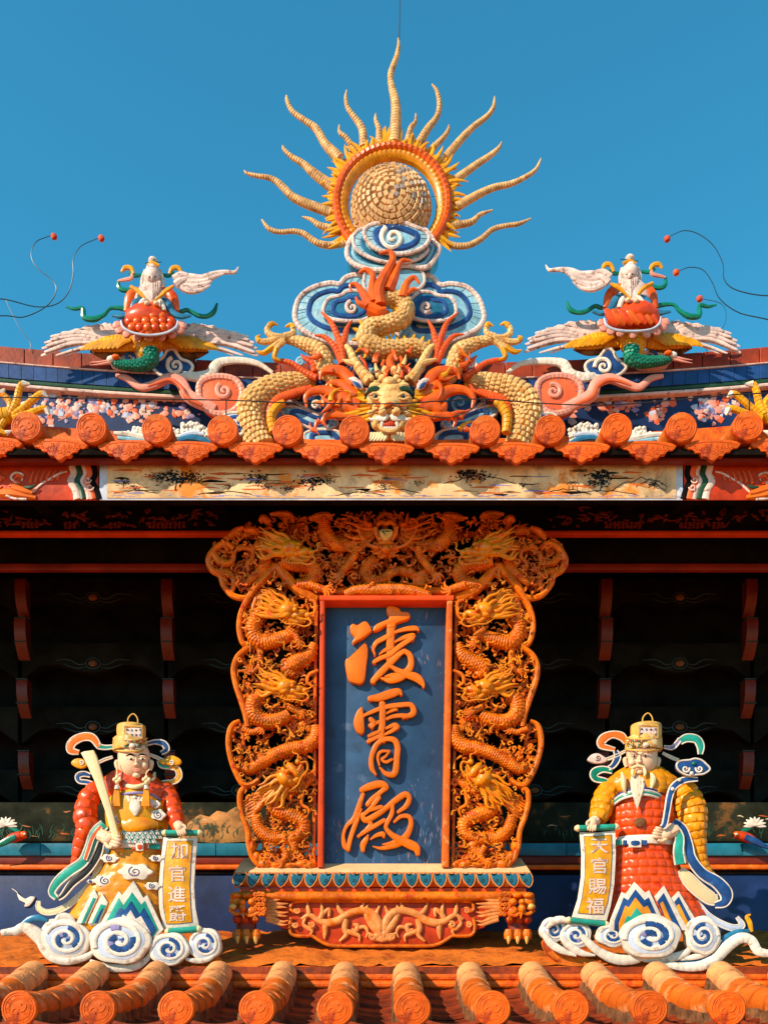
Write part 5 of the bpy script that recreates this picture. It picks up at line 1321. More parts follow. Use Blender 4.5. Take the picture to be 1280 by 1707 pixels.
def carved_body(b, pts, h, n=14, fins=1, sc=.07):
    rm = sum(p[2] for p in pts) / len(pts)
    b.tube(pts, n, 6, .85, h=h, quilt=(.15, 11, max(2.6, rm * .42)))
    if fins:
        P = catmull(pts, 5)
        for i in range(1, len(P) - 1, 2):
            t = P[i + 1] - P[i - 1]; L = math.hypot(t[0], t[1]) or 1; nx, ny = t[1] / L * fins, -t[0] / L * fins; rr = P[i][2]
            b.tube([(P[i][0] + nx * rr * .8, P[i][1] + ny * rr * .8, rr * .28), (P[i][0] + nx * rr * 1.35 + t[0] * .2, P[i][1] + ny * rr * 1.35 + t[1] * .2, .25)], 5, 2, .7, h=h)
def claw_foot(b, pts, h, ang, s):
    b.tube(pts, 8, 5, .9, h=h, quilt=(.18, 7, 4)); x, y = pts[-1][:2]
    for k in (-55, -20, 15, 50):
        a = math.radians(ang + k)
        b.tube([(x, y, s * .22), (x + s * .5 * math.cos(a), y + s * .5 * math.sin(a), s * .17), (x + s * .85 * math.cos(a + .3), y + s * .85 * math.sin(a + .3), s * .1), (x + s * 1.0 * math.cos(a + .6), y + s * 1.0 * math.sin(a + .6), .2)], 6, 3, .9, h=h + 2)
def inside(p, poly):
    x, y = p; c = False; n = len(poly)
    for i in range(n):
        (x1, y1), (x2, y2) = poly[i], poly[i - 1]
        if (y1 > y) != (y2 > y) and x < (x2 - x1) * (y - y1) / (y2 - y1) + x1: c = not c
    return c
def filler(b, poly, n, h0, h1, seed, mfun, size=1.0, curl=.5):
    r = random.Random(seed); xs = [p[0] for p in poly]; ys = [p[1] for p in poly]; k = 0
    while k < n:
        x, y = r.uniform(min(xs), max(xs)), r.uniform(min(ys), max(ys))
        if not inside((x, y), poly): continue
        k += 1; h = r.uniform(h0, h1); a = r.uniform(0, 6.28)
        if r.random() < curl:
            cw = r.choice((-1, 1)); pts = []; R = r.uniform(3.5, 6.5) * size
            for i in range(9):
                t = i / 8; aa = a + cw * t * 5.2; rr = R * (1 - .75 * t); pts.append((x + rr * math.cos(aa), y + rr * math.sin(aa), (1.7 - .5 * t) * size))
        else:
            L = r.uniform(8, 20) * size; w_ = r.uniform(-.5, .5); pts = []
            for i in range(5):
                t = i / 4; pts.append((x + L * t * math.cos(a + w_ * math.sin(6 * t)), y + L * t * math.sin(a + w_ * math.sin(6 * t)), (2.3 * (1 - t) + .3) * size))
        pts = [q for q in pts if inside(q[:2], poly)]
        if len(pts) >= 3: b.tube(mfun(pts), 6, 2, .8, h=h)
def qz(p): return zm('Q', p)
def sz(p): return zm('S', p)
side_poly = [(458, 950), (424, 988), (404, 1020), (401, 1045), (407, 1070), (414, 1079), (398, 1096), (391, 1117), (396, 1142), (406, 1172), (412, 1203), (396, 1206), (386, 1216), (382, 1235), (384, 1256), (394, 1285), (406, 1308), (403, 1318), (401, 1336), (406, 1362), (415, 1385), (417, 1408), (423, 1430), (434, 1444), (527, 1444), (530, 1001), (500, 985)]
LOBES = [[(460, 946, 4), (440, 966, 5), (422, 987, 5.4), (404, 1018, 5), (399, 1045, 5), (404, 1070, 5), (415, 1080, 4.5)], [(416, 1079, 4.5), (397, 1095, 5), (390, 1117, 5.4), (394, 1142, 5.4), (403, 1170, 5.4), (410, 1192, 5.6), (413, 1212, 5)],
         [(400, 1202, 3), (390, 1207, 4), (384, 1217, 5), (381, 1235, 5), (383, 1256, 5), (392, 1284, 5.4), (405, 1307, 5.6), (418, 1309, 5), (432, 1300, 4)], [(412, 1311, 4), (402, 1320, 5), (400, 1338, 5), (405, 1362, 5), (413, 1385, 5), (415, 1408, 5), (421, 1430, 5), (432, 1445, 4)]]
for sd in (0, 1):
    f = (lambda p: p) if not sd else mirp
    fl = 1 if not sd else -1
    def HEAD(b, x, y, s, ang, h, seed, mane=8):
        if sd: (x, y), ang2, flip = mirp([(x, y)])[0], 180 - ang, -1
        else: ang2, flip = ang, 1
        carved_head(b, x, y, s, ang2, flip, h, mane, seed)
    panel = pl.part('carved_side', 'gilt', lambda b: b.tube(f([(528, 1003, 3), (526, 1100, 3), (525, 1250, 3), (523, 1444, 3)]), 6, 4, 1, h=6))
    for lb in LOBES: pl.part('frame_lobe', 'gilt', lambda b: b.tube(f(lb), 9, 6, 1.5, h=14), panel)
    o = pl.part('cloud_tracery', 'gilt', lambda b: filler(b, side_poly, 420, -6, 13, 60, f, 1.3, .35), panel); o['kind'] = 'stuff'
    o = pl.part('leaf_tracery', 'gilt', lambda b: filler(b, side_poly, 110, -16, -6, 260, f, 1.9, .15), panel); o['kind'] = 'stuff'
    def dr1(b):
        carved_body(b, f(qz([(400, 700, 36), (345, 770, 44), (325, 850, 48), (375, 920, 50), (460, 915, 46), (560, 880, 40), (620, 850, 26)])), 16)
        HEAD(b, *qz([(560, 710)])[0], 50, 18, 26, 3, 10)
        claw_foot(b, f(qz([(560, 830, 24), (610, 880, 22), (630, 920, 20)])), 22, 60 if not sd else 120, 13)
        carved_body(b, f(qz([(735, 930, 26), (700, 1010, 42), (620, 1060, 52), (560, 1100, 48), (600, 1150, 30)])), 14)
        b.tube(f(qz([(700, 640, 10), (740, 660, 12), (735, 740, 11), (700, 780, 8)])), 6, 4, .9, h=24)
        claw_foot(b, f(qz([(360, 930, 20), (375, 1000, 20), (370, 1080, 18), (330, 1120, 16)])), 16, 200 if not sd else -20, 12)
        for k in range(6): b.tube(f(qz([(480 - k * 26, 590 + k * 8, 16), (430 - k * 20, 570 + k * 22, 13), (360 - k * 8, 600 + k * 30, 9), (320, 640 + k * 36, 3)])), 6, 4, .8, h=12 + k)
    def dr2(b):
        HEAD(b, *qz([(545, 1220)])[0], 48, 14, 26, 5, 10)
        carved_body(b, f(qz([(380, 1260, 36), (330, 1320, 46), (330, 1400, 50), (400, 1450, 46), (500, 1440, 44), (570, 1400, 34)])), 16)
        claw_foot(b, f(qz([(560, 1350, 22), (610, 1380, 20), (640, 1390, 18)])), 22, 20 if not sd else 160, 12)
        claw_foot(b, f(sz([(190, 60, 22), (260, 90, 20), (320, 60, 18)])), 16, 100 if not sd else 80, 11)
        b.tube(f(qz([(760, 1110, 10), (700, 1140, 12), (690, 1190, 11), (730, 1220, 8)])), 6, 4, .9, h=22)
        for k in range(4): b.tube(f(qz([(640 + k * 20, 1480, 18), (690, 1440 + k * 22, 13), (750, 1400 + k * 40, 4)])), 6, 4, .8, h=14)
    def dr3(b):
        carved_body(b, f(sz([(710, 40, 30), (705, 130, 46), (640, 190, 48), (540, 205, 46), (430, 245, 44), (330, 300, 40), (240, 350, 34), (180, 340, 26)])), 16)
        HEAD(b, *sz([(490, 420)])[0], 52, -48, 26, 7, 10)
        carved_body(b, f(sz([(400, 560, 40), (430, 640, 48), (530, 680, 50), (620, 730, 46), (610, 810, 38), (520, 850, 34)])), 16, fins=-1)
        carved_body(b, f(sz([(280, 680, 34), (310, 780, 42), (390, 840, 44), (480, 840, 40), (560, 900, 34), (480, 980, 28)])), 14)
        carved_body(b, f(sz([(700, 420, 20), (640, 450, 30), (560, 500, 32), (500, 560, 28)])), 10)
        for k in range(7): b.tube(f(sz([(420 - k * 18, 500 + k * 20, 20), (340 - k * 10, 520 + k * 22, 17), (260, 540 + k * 24, 12), (190 + k * 4, 590 + k * 18, 4)])), 6, 4, .8, h=14 + k * .5)
        b.tube(f(sz([(620, 520, 12), (610, 600, 12), (660, 640, 11), (640, 700, 6)])), 6, 4, .9, h=22)
        claw_foot(b, f(sz([(470, 900, 22), (500, 960, 20), (470, 1010, 18)])), 20, 160 if not sd else 20, 13)
    for fn in (dr1, dr2, dr3): pl.part('carved_dragon', ['gilt', 'gilt_highlit'], fn, panel, 55)
    o = pl.part('flame_tracery', 'gilt_highlit', lambda b: filler(b, side_poly, 330, 14, 27, 160, f, .85, .3), panel); o['kind'] = 'stuff'
    def rocks(b):
        r = random.Random(12)
        for x, y, rx, ry_ in ((345, 1030, 60, 40), (430, 1040, 50, 26), (520, 1040, 50, 26), (610, 1030, 60, 34), (680, 1035, 44, 30), (260, 900, 30, 50), (290, 980, 36, 44)):
            X_, Y_ = sz([(x, y)])[0]; b.ell(*f([(X_, Y_)])[0], 10, rx / 4.27, ry_ / 4.27, 12, r.uniform(-10, 10), 14, 9)
        for i in range(12):
            X_, Y_ = sz([(300 + i * 34, 1000 - 40 * math.sin(i))])[0]; b.spiral(*f([(X_, Y_)])[0], 1, 7, 1.4, i * 60, 1, 1.8, h=18, cw=r.choice((-1, 1)))
    pl.part('carved_rocks', 'gilt', rocks, panel)

# --- crown of the frame -------------------------------------------------------------------------
def hz(p): return zm('H', p)
crown = pl.part('crown', 'gilt', lambda b: b.tube([(500, 990, 5), (560, 986, 6), (650, 984, 7), (740, 986, 6), (790, 990, 5)], 8, 4, 1, h=8))
crown_poly = [(356, 905), (392, 888), (420, 868), (470, 855), (520, 862), (560, 855), (645, 850), (730, 855), (780, 862), (820, 852), (870, 868), (900, 885), (938, 905), (942, 940), (915, 975), (885, 995), (830, 960), (790, 990), (500, 990), (460, 955), (405, 998), (378, 970), (350, 940)]
def not_mid(pts): return pts
o = pl.part('leaf_tracery', 'gilt', lambda b: filler(b, crown_poly, 130, -18, -8, 290, not_mid, 1.9, .15), crown); o['kind'] = 'stuff'
o = pl.part('cloud_tracery', 'gilt', lambda b: filler(b, crown_poly, 460, -8, 9, 90, not_mid, 1.35, .35), crown); o['kind'] = 'stuff'
o = pl.part('flame_tracery', 'gilt', lambda b: filler(b, crown_poly, 420, 12, 26, 190, not_mid, .9, .3), crown); o['kind'] = 'stuff'
for sd in (0, 1):
    f = (lambda p: p) if not sd else (lambda p: mir(p, 645))
    def HEAD2(b, x, y, s, ang, h, seed, mane=8):
        if sd: carved_head(b, 1290 - x, y, s, 180 - ang, -1, h, mane, seed)
        else: carved_head(b, x, y, s, ang, 1, h, mane, seed)
    def wing_dragon(b):
        HEAD2(b, *qz([(575, 300)])[0], 52, 14, 30, 17, 10)
        carved_body(b, f(qz([(520, 380, 40), (600, 400, 46), (690, 410, 46), (740, 460, 44), (700, 530, 42), (620, 540, 34)])), 16)
        carved_body(b, f(qz([(340, 270, 30), (395, 300, 38), (410, 370, 40), (390, 440, 36), (330, 490, 26), (270, 540, 18)])), 12)
        claw_foot(b, f(qz([(700, 540, 26), (760, 560, 24), (800, 570, 20)])), 22, 20 if not sd else 160, 16)
    pl.part('carved_dragon', ['gilt', 'gilt_highlit'], wing_dragon, crown, 55)
    for lb in ([(200, 300, 18), (140, 265, 20), (75, 300, 20), (32, 370, 22), (55, 440, 22), (110, 480, 20), (130, 540, 20), (190, 610, 20), (270, 630, 20), (330, 600, 16)], [(215, 310, 16), (250, 290, 18), (320, 310, 16), (325, 360, 14), (290, 400, 14), (300, 450, 12)], [(60, 330, 20), (110, 390, 24), (180, 390, 20), (205, 320, 14)],
               [(165, 225, 20), (210, 185, 22), (265, 160, 14)], [(440, 70, 10), (510, 66, 18), (570, 80, 24), (600, 96, 10)], [(270, 185, 20), (330, 180, 26), (370, 200, 16)], [(700, 100, 12), (760, 90, 26), (830, 80, 22), (845, 110, 14)], [(100, 450, 18), (160, 460, 20), (200, 520, 18), (180, 600, 14)],
               [(480, 410, 26), (540, 480, 34), (640, 580, 36), (760, 640, 30)], [(480, 410, 26), (420, 480, 30), (350, 550, 26), (310, 600, 18)], [(370, 120, 14), (400, 100, 26), (440, 130, 18)]):
        pl.part('crown_scroll', 'gilt', lambda b: b.tube(f(qz(lb)), 8, 5, 1.1, h=12), crown)
    def coil(b):
        carved_body(b, f(hz([(190, 90, 30), (185, 170, 44), (200, 250, 50), (270, 310, 48), (360, 320, 40), (440, 310, 30)])), 12, fins=1)
        claw_foot(b, f(hz([(430, 330, 30), (410, 400, 28), (350, 480, 26), (300, 540, 24)])), 18, 130 if not sd else 50, 17)
        for k in range(9): b.tube(f(hz([(560, 170 + k * 10, 15), (480, 140 + k * 24, 13), (400, 100 + k * 34 + 20 * math.sin(k * 2), 10), (310 + 10 * (k % 3), 80 + k * 30, 3)])), 6, 5, .8, h=14 + (k % 3) * 3)
        b.tube(f(hz([(440, 190, 9), (480, 270, 10), (540, 320, 11), (600, 335, 10)])), 6, 5, .9, h=36)
    pl.part('carved_dragon', 'gilt', coil, crown, 55)
def mid_dragon(b):
    carved_body(b, hz([(580, 420, 42), (510, 470, 42), (500, 540, 40), (560, 590, 36), (640, 570, 34), (720, 515, 32), (820, 520, 34), (900, 560, 28), (1000, 520, 12)]), 10)
    carved_body(b, hz([(340, 690, 24), (440, 660, 40), (560, 660, 46), (700, 655, 48), (840, 665, 44), (1000, 700, 24)]), 16)
    for k in range(6): b.tube(hz([(860, 560 + k * 8, 16), (930, 520 + k * 18, 14), (1000, 480 + k * 24, 5)]), 6, 3, .8, h=12)
    r = random.Random(4)
    for k in range(26):
        a = 6.283 * k / 26; R0 = 42; R1 = r.uniform(95, 130)
        b.tube(hz([(655 + R0 * math.cos(a), 350 + R0 * .6 * math.sin(a), 16), (655 + R1 * .7 * math.cos(a), 350 + R1 * .5 * math.sin(a), 10), (655 + R1 * math.cos(a), 350 + R1 * .6 * math.sin(a) - 10, 2)]), 6, 3, .8, h=28 + r.uniform(-3, 3))
    b.ell(*hz([(655, 345)])[0], 36, 9, 8, 8); b.ell(*hz([(620, 330)])[0], 36, 4, 4, 4); b.ell(*hz([(690, 330)])[0], 36, 4, 4, 4); b.ell(*hz([(655, 300)])[0], 32, 14, 5, 6)
    b.tube(hz([(590, 170, 14), (590, 120, 16), (650, 72, 16), (715, 120, 16), (715, 170, 14)]), 7, 5, 1, h=12)
    b.tube(hz([(585, 165, 12), (620, 140, 18), (655, 150, 18), (690, 140, 18), (725, 165, 12)]), 7, 5, 1, h=32)
    for sx in (-1, 1):
        b.tube(hz([(655 + sx * 110, 160, 14), (655 + sx * 150, 150, 13), (655 + sx * 165, 80, 8)]), 6, 4, 1, h=24); b.tube(hz([(655 + sx * 80, 180, 18), (655 + sx * 70, 230, 18), (655 + sx * 40, 280, 16)]), 7, 4, .9, h=34)
pl.part('carved_dragon', 'gilt', mid_dragon, crown, 55)
pl.part('pearl', 'gilt_pale', lambda b: b.slab(hz([(605, 195), (655, 185), (705, 195), (700, 240), (655, 280), (610, 240)]), 42, 14, 3, sub=3, dome=2.5), crown)

# --- stand ---------------------------------------------------------------------------------------
st = Th('plaque_stand', 'carved orange stand with blue petals and lion-mask feet under the name plaque', 'stand', 638, 1606, 4.16)
AX = 637
def oz(p): return zm('O', p)
def slabtop(b):
    # slab whose top is dished towards the front
    d0, d1 = 4.16 - .03, 4.16 + .24
    for (ya, yb) in ((1454, 1456),):
        zt = ZC + (YH - 1454) * d0 / F; zb = ZC + (YH - 1461) * d0 / F
        x0, x1 = (391 - CX) * d0 / F, (884 - CX) * d0 / F
        V = [(x0, d0, zb), (x1, d0, zb), (x1, d0, zt), (x0, d0, zt), (x0 + .02, d1 - .12, zt + .085), (x1 - .02, d1 - .12, zt + .085), (x0 + .02, d1, zt + .085), (x1 - .02, d1, zt + .085), (x0, d1, zb), (x1, d1, zb)]
        b.add(V, [(0, 1, 2, 3), (3, 2, 5, 4), (4, 5, 7, 6), (0, 3, 8, 8), (1, 9, 2, 2), (0, 8, 9, 1), (6, 7, 9, 8)], [(3, 4, 6, 8), (2, 9, 7, 5)])
top = st.part('slab', 'stone_pale', slabtop, angle=20)
band = st.part('petal_band', 'rail_worn', lambda b: b.tube([(391, 1467, 13), (884, 1467, 13)], 14, 2, .8, h=6))
npet = 21
for i in range(npet):
    x = 402 + i * (874 - 402) / (npet - 1); sk = (x - AX) / 240 * -5
    sh = [(x - 10.5 - sk * .2, 1457.5), (x - 6, 1456), (x - 3.5, 1458), (x, 1454.5), (x + 3.5, 1458), (x + 6, 1456), (x + 10.5 - sk * .2, 1457.5), (x + 9 - sk, 1470), (x - sk * 1.5, 1480), (x - 9 - sk, 1470)]
    pt = st.part('petal', 'petal_teal', lambda b: b.slab(sh, 18, 10, 1.5, sub=2, dome=1), band)
    st.part('petal_edge', 'carved_leaf', lambda b: b.tube([(p[0], p[1], 1.1) for p in sh], 6, 2, 1, h=17.4, closed=True), pt)
    st.part('petal_curl', 'dark_ink', lambda b: b.spiral(x - sk * .4, 1468, .6, 3.4, 1.2, 90, .5, .7, h=19.2, flat=.4), pt)
st.part('neck_moulding', 'lacquer_red', lambda b: b.block(400, 1480.5, 876, 1489, 8, 50, 1))
st.part('moulding', 'gilt', lambda b: b.tube([(398, 1495, 8), (877, 1495, 8)], 12, 2, .9, h=12))
def apron_pts():
    half = oz([(300, 330), (310, 470), (340, 474), (400, 535), (455, 548), (475, 590), (520, 606), (600, 606), (640, 604), (690, 636), (740, 664), (800, 682), (900, 684)])
    return half + mir(half, AX)[::-1]
apron = st.part('apron', 'panel_red', lambda b: b.slab(apron_pts(), 4, 24, 1, sub=2))
lowe = oz([(480, 460), (470, 520), (478, 575), (520, 598), (600, 600), (640, 598), (690, 630), (740, 658), (800, 674), (900, 676), (1040, 676)])
st.part('apron_rim', 'gilt', lambda b: b.tube([(p[0], p[1], 2.8) for p in lowe] + [(p[0], p[1], 2.8) for p in mir(lowe, AX)[::-1]], 8, 3, 1, h=8), apron)
st.part('apron_rim', 'gilt', lambda b: b.tube([(p[0], p[1], 2.6) for p in oz([(530, 420), (480, 400), (490, 350), (560, 334), (700, 334), (900, 334)])] + [(p[0], p[1], 2.6) for p in mir(oz([(530, 420), (480, 400), (490, 350), (560, 334), (700, 334), (900, 334)]), AX)[::-1]], 8, 4, 1, h=8), apron)
leafs = [[(560, 470, 9), (620, 440, 14), (690, 480, 18), (760, 500, 24), (840, 480, 24), (900, 440, 22), (980, 410, 22), (1060, 410, 24), (1120, 450, 26), (1150, 510, 26), (1150, 570, 22), (1110, 620, 18), (1075, 600, 8)], [(620, 440, 14), (610, 390, 12), (605, 345, 4)], [(700, 470, 16), (720, 420, 15), (710, 350, 5)], [(725, 430, 12), (770, 395, 12), (770, 450, 8)], [(740, 510, 18), (740, 570, 15), (735, 620, 5)],
         [(890, 440, 16), (850, 400, 14), (828, 345, 4)], [(1000, 410, 14), (1020, 380, 12), (1035, 345, 4)], [(900, 470, 20), (890, 540, 18), (900, 590, 14), (850, 640, 6)], [(900, 560, 14), (960, 580, 16), (1000, 600, 10), (1000, 640, 4)], [(950, 510, 8), (985, 520, 14), (975, 560, 14), (940, 545, 6)], [(985, 540, 10), (1040, 530, 12), (1065, 570, 8), (1050, 610, 4)], [(1120, 450, 16), (1155, 370, 6)], [(1100, 480, 12), (1060, 470, 10), (1045, 455, 4)],
         [(590, 460, 8), (575, 510, 10), (620, 540, 12), (660, 520, 10), (640, 490, 6)], [(1160, 620, 20), (1210, 560, 24), (1260, 500, 22), (1300, 420, 14), (1285, 360, 5)], [(1190, 600, 14), (1200, 520, 10), (1205, 450, 3)], [(1170, 630, 16), (1230, 610, 16), (1290, 570, 6)], [(600, 540, 10), (640, 560, 10), (625, 590, 4)]]
for sd in (0, 1):
    f = (lambda p: p) if not sd else (lambda p: mir(p, AX))
    def acan(b):
        for l_ in leafs: b.tube(f(oz(l_)), 8, 5, .6, h=7, rk=1.25)
        for x, y in ((530, 405), (515, 515), (640, 510), (1100, 605)): b.spiral(*f(oz([(x, y)]))[0], .8, 5.2, 1.5, 40, 1, 1.6, h=10, cw=1 if not sd else -1)
    st.part('acanthus_scroll', 'carved_leaf', acan, apron, 55)
    # lion mask leg
    def mask(b):
        r = random.Random(6)
        for x, y, rx, ry_, hh in ((60, 330, 50, 60, 20), (40, 380, 38, 28, 30), (110, 340, 26, 24, 34), (180, 340, 34, 30, 30), (180, 410, 44, 40, 28), (110, 390, 30, 40, 32), (60, 290, 46, 26, 26), (150, 290, 46, 24, 26), (220, 380, 34, 50, 22)):
            b.ell(*f(oz([(x, y)]))[0], hh, rx / 4.57, ry_ / 4.57, 8, nu=12, nv=9)
        for i in range(16):
            x, y = 205 + (i % 3) * 34 + r.uniform(-6, 6), 280 + (i // 3) * 38 + r.uniform(-5, 5); b.ell(*f(oz([(x, y)]))[0], 28, 5, 4.6, 5, nu=8, nv=6)
            b.spiral(*f(oz([(x, y)]))[0], .5, 3.6, 1.2, i * 70, .7, 1.0, h=33)
        b.tube(f(oz([(10, 400, 10), (60, 430, 14), (110, 420, 14), (170, 445, 14), (230, 420, 10)])), 8, 4, .9, h=32)
        b.tube(f(oz([(110, 420, 8), (118, 450, 7), (120, 470, 2)])), 6, 3, 1, h=38)
    leg = st.part('lion_leg', 'gilt', mask)
    st.part('lion_eye', 'gilt_pale', lambda b: b.ell(*f(oz([(38, 375)]))[0], 38, 6, 5.5, 5), leg)
    for i in range(7):
        st.part('mane_flame', 'carved_leaf', lambda b: b.tube(f(oz([(290, 330 + i * 24, 16), (350, 325 + i * 28, 15), (410, 310 + i * 34 + 10 * (i % 2), 10), (450 + 10 * (i % 2), 320 + i * 32, 3)])), 7, 4, .6, h=16), leg)
    st.part('lion_jaw', 'panel_red', lambda b: [b.ell(*f(oz([(x, 470)]))[0], 20, 8, 8, 8, nu=12, nv=8) for x in (70, 130, 200)], leg)
    st.part('lion_shank', 'beam_red', lambda b: b.tube(f(oz([(140, 460, 82), (140, 530, 76), (140, 590, 78)])), 12, 4, .8, h=8), leg)
    for x in (70, 140, 210):
        toe = st.part('lion_toe', 'gilt', lambda b: b.tube(f(oz([(x, 548, 26), (x, 585, 38), (x, 622, 33)])), 10, 4, 1, h=20), leg)
        st.part('lion_claw', 'gilt_pale', lambda b: b.tube(f(oz([(x, 602, 18), (x + 2, 636, 14), (x + 3, 660, 4)])), 8, 3, 1, h=30), leg)

# ------------------------------------------------------------------ painted officials on clouds
def glyph(th, txt, cx, cy, size, h, m, parent, name='character', squash=1.0, shear=0.0):
    """one raised character; its outline is taken from the built-in typeface"""
    cu = bpy.data.curves.new('character', 'FONT'); cu.body = txt; cu.size = 1.0
    cu.align_x = 'CENTER'; cu.align_y = 'CENTER'; cu.extrude = 0.02; cu.offset = 0.012; cu.resolution_u = 3
    o = bpy.data.objects.new('character', cu); col.objects.link(o)
    dg_ = bpy.context.evaluated_depsgraph_get()
    me = bpy.data.meshes.new_from_object(o.evaluated_get(dg_))
    bpy.data.objects.remove(o); bpy.data.curves.remove(cu)
    n = len(me.vertices); co = np.zeros(n * 3); me.vertices.foreach_get('co', co); co = co.reshape(-1, 3)
    mn, mx = co[:, :2].min(0), co[:, :2].max(0); c = (mn + mx) / 2; ext = max(mx - mn)
    d = th.d - h * th.s; sc = d / F; k = size / ext
    V = np.stack([(cx - CX) * sc + (co[:, 0] - c[0]) * k * squash * sc, d - co[:, 2] * k * sc * 0.45, ZC + (YH - cy) * sc + (co[:, 1] - c[1]) * k * sc + shear * (co[:, 0] - c[0]) * k * sc], 1) - np.array(th.loc)
    me.vertices.foreach_set('co', V.ravel()); me.update()
    me.materials.clear(); me.materials.append(MATS[m])
    ob = bpy.data.objects.new(name, me); col.objects.link(ob); ob.parent = parent
    return ob

def hand(b, x, y, s, ang, h, flip=1, curl=1.0):
    """fist-like hand, fingers across a held rod; ang = direction the fingers leave the palm"""
    a = math.radians(ang); ca, sa = math.cos(a), math.sin(a)
    def L(u, v): return (x + s * (u * ca - v * flip * sa), y + s * (u * sa + v * flip * ca))
    b.ell(*L(-.2, 0), h, .62 * s, .46 * s, .36 * s, -ang, 14, 10)
    for i, (v, ln_) in enumerate(((-.36, .62), (-.12, .74), (.12, .70), (.34, .54))):
        b.tube([(*L(.05, v), .15 * s, .1 * s), (*L(.25 + .3 * ln_, v * 1.05), .14 * s, .32 * s * curl), (*L(.30 + .62 * ln_, v * 1.05), .125 * s, .26 * s * curl), (*L(.22 + .62 * ln_, v), .09 * s, -.05 * s)], 8, 4, 1, h=h)
    b.tube([(*L(-.35, -.36), .17 * s, .1 * s), (*L(-.05, -.62), .15 * s, .25 * s), (*L(.25, -.58), .11 * s, .34 * s)], 8, 4, 1, h=h)

def scroll_sign(nm, label, outline, inner, rods, chars, h, bend=0):
    t = Th(nm, label, 'scroll', outline[0][0], outline[-1][1], 3.93, group='hanging scrolls')
    sh = t.part('paper', 'white', lambda b: b.slab(outline, h, 3, .6, sub=1))
    t.part('panel', 'yellow', lambda b: b.slab(inner, h + .9, 2.2, .3, sub=1), sh)
    t.part('panel_line', 'ink_blue', lambda b: b.tube([(p[0], p[1], .5) for p in inner], 5, 1, .5, h=h + 1, closed=True), sh)
    for a_, c_, r_ in rods:
        rd = t.part('roller', 'teal', lambda b: b.tube([(*a_, r_), (*c_, r_)], 12, 2, 1, h=h + 2))
        t.part('roller_knob', 'ivory', lambda b: b.tube([(a_[0] - 4, a_[1], r_ * .6), (a_[0], a_[1], r_ * 1.12), (a_[0] + 3, a_[1], r_ * 1.12)], 10, 2, 1, h=h + 2), rd)
        t.part('roller_knob', 'ivory', lambda b: b.tube([(c_[0] - 3, c_[1], r_ * 1.12), (c_[0], c_[1], r_ * 1.12), (c_[0] + 4, c_[1], r_ * .6)], 10, 2, 1, h=h + 2), rd)
    for ch, x, y in chars: glyph(t, ch, x, y, 27, h + 1.6, 'white_pink', sh, squash=1.12)
    return t

def mountains(th, peaks, h, cols_, parent, base):
    """layered zigzag hem: each peak list [(x,y)...] is a skyline; layers step inwards"""
    for i, m in enumerate(cols_):
        sky = [(x + (0 if 1 else 0), y + dy_) for x, y, dy_ in [(p[0], p[1], i * p[2] if len(p) > 2 else i * 9) for p in peaks]]
        sky = [(min(max(x, base[0] + i * 5), base[1] - i * 5), min(y, base[2] - 2)) for x, y in sky]
        th.part('hem_peak', m, lambda b: b.slab(sky + [(base[1] - i * 5, base[2]), (base[0] + i * 5, base[2])], h + i * .9, 3 + i, .4, sub=1), parent)

def swirl_cloud(th, cx, cy, rx, ry_, h, cw=1, a0=0, parent=None, lobes=7, seed=0, thick=16):
    """white cloud scroll with blue shards in its groove"""
    r = random.Random(seed); out = []
    lobes = 5
    for i in range(lobes * 6):
        a = 2 * math.pi * i / (lobes * 6); k = .95 + .09 * abs(math.sin((a + seed) * lobes / 2)) + .03 * math.sin(2 * a + seed)
        out.append((cx + rx * k * math.cos(a), cy + ry_ * k * math.sin(a)))
    lb = th.part('cloud_lobe', 'white', lambda b: b.slab(out, h, thick, 3.2, sub=2), parent)
    sq = ry_ / rx
    th.part('inlay', 'pale_blue', lambda b: b.slab([(cx + .80 * (p[0] - cx), cy + .80 * (p[1] - cy)) for p in out], h + .5, 4, .4, sub=2), lb)
    turns, r0, r1 = 1.9, .86, .10
    def sp(t, off=0.0):
        a = math.radians(a0) + cw * t * turns * 6.283; R = rx * ((r0 + (r1 - r0) * t) - off)
        return cx + R * math.cos(a), cy + R * sq * math.sin(a)
    n = 15
    for i in range(n):
        t0, t1 = .12 + .72 * i / n, .12 + .72 * (i + .9) / n
        if r.random() < .12: continue
        th.part('blue_shard', 'blue' if r.random() < .85 else 'violet', lambda b: b.tube([(*sp(t, .165), rx * .115) for t in np.linspace(t0, t1, 4)], 8, 2, .4, h=h + 1.0), lb)
    th.part('scroll', 'white', lambda b: b.tube([(*sp(t), rx * (.095 - .015 * t)) for t in np.linspace(0, 1, 34)], 10, 2, .45, h=h + .8, seg=9, samp=.05), lb)
    return lb

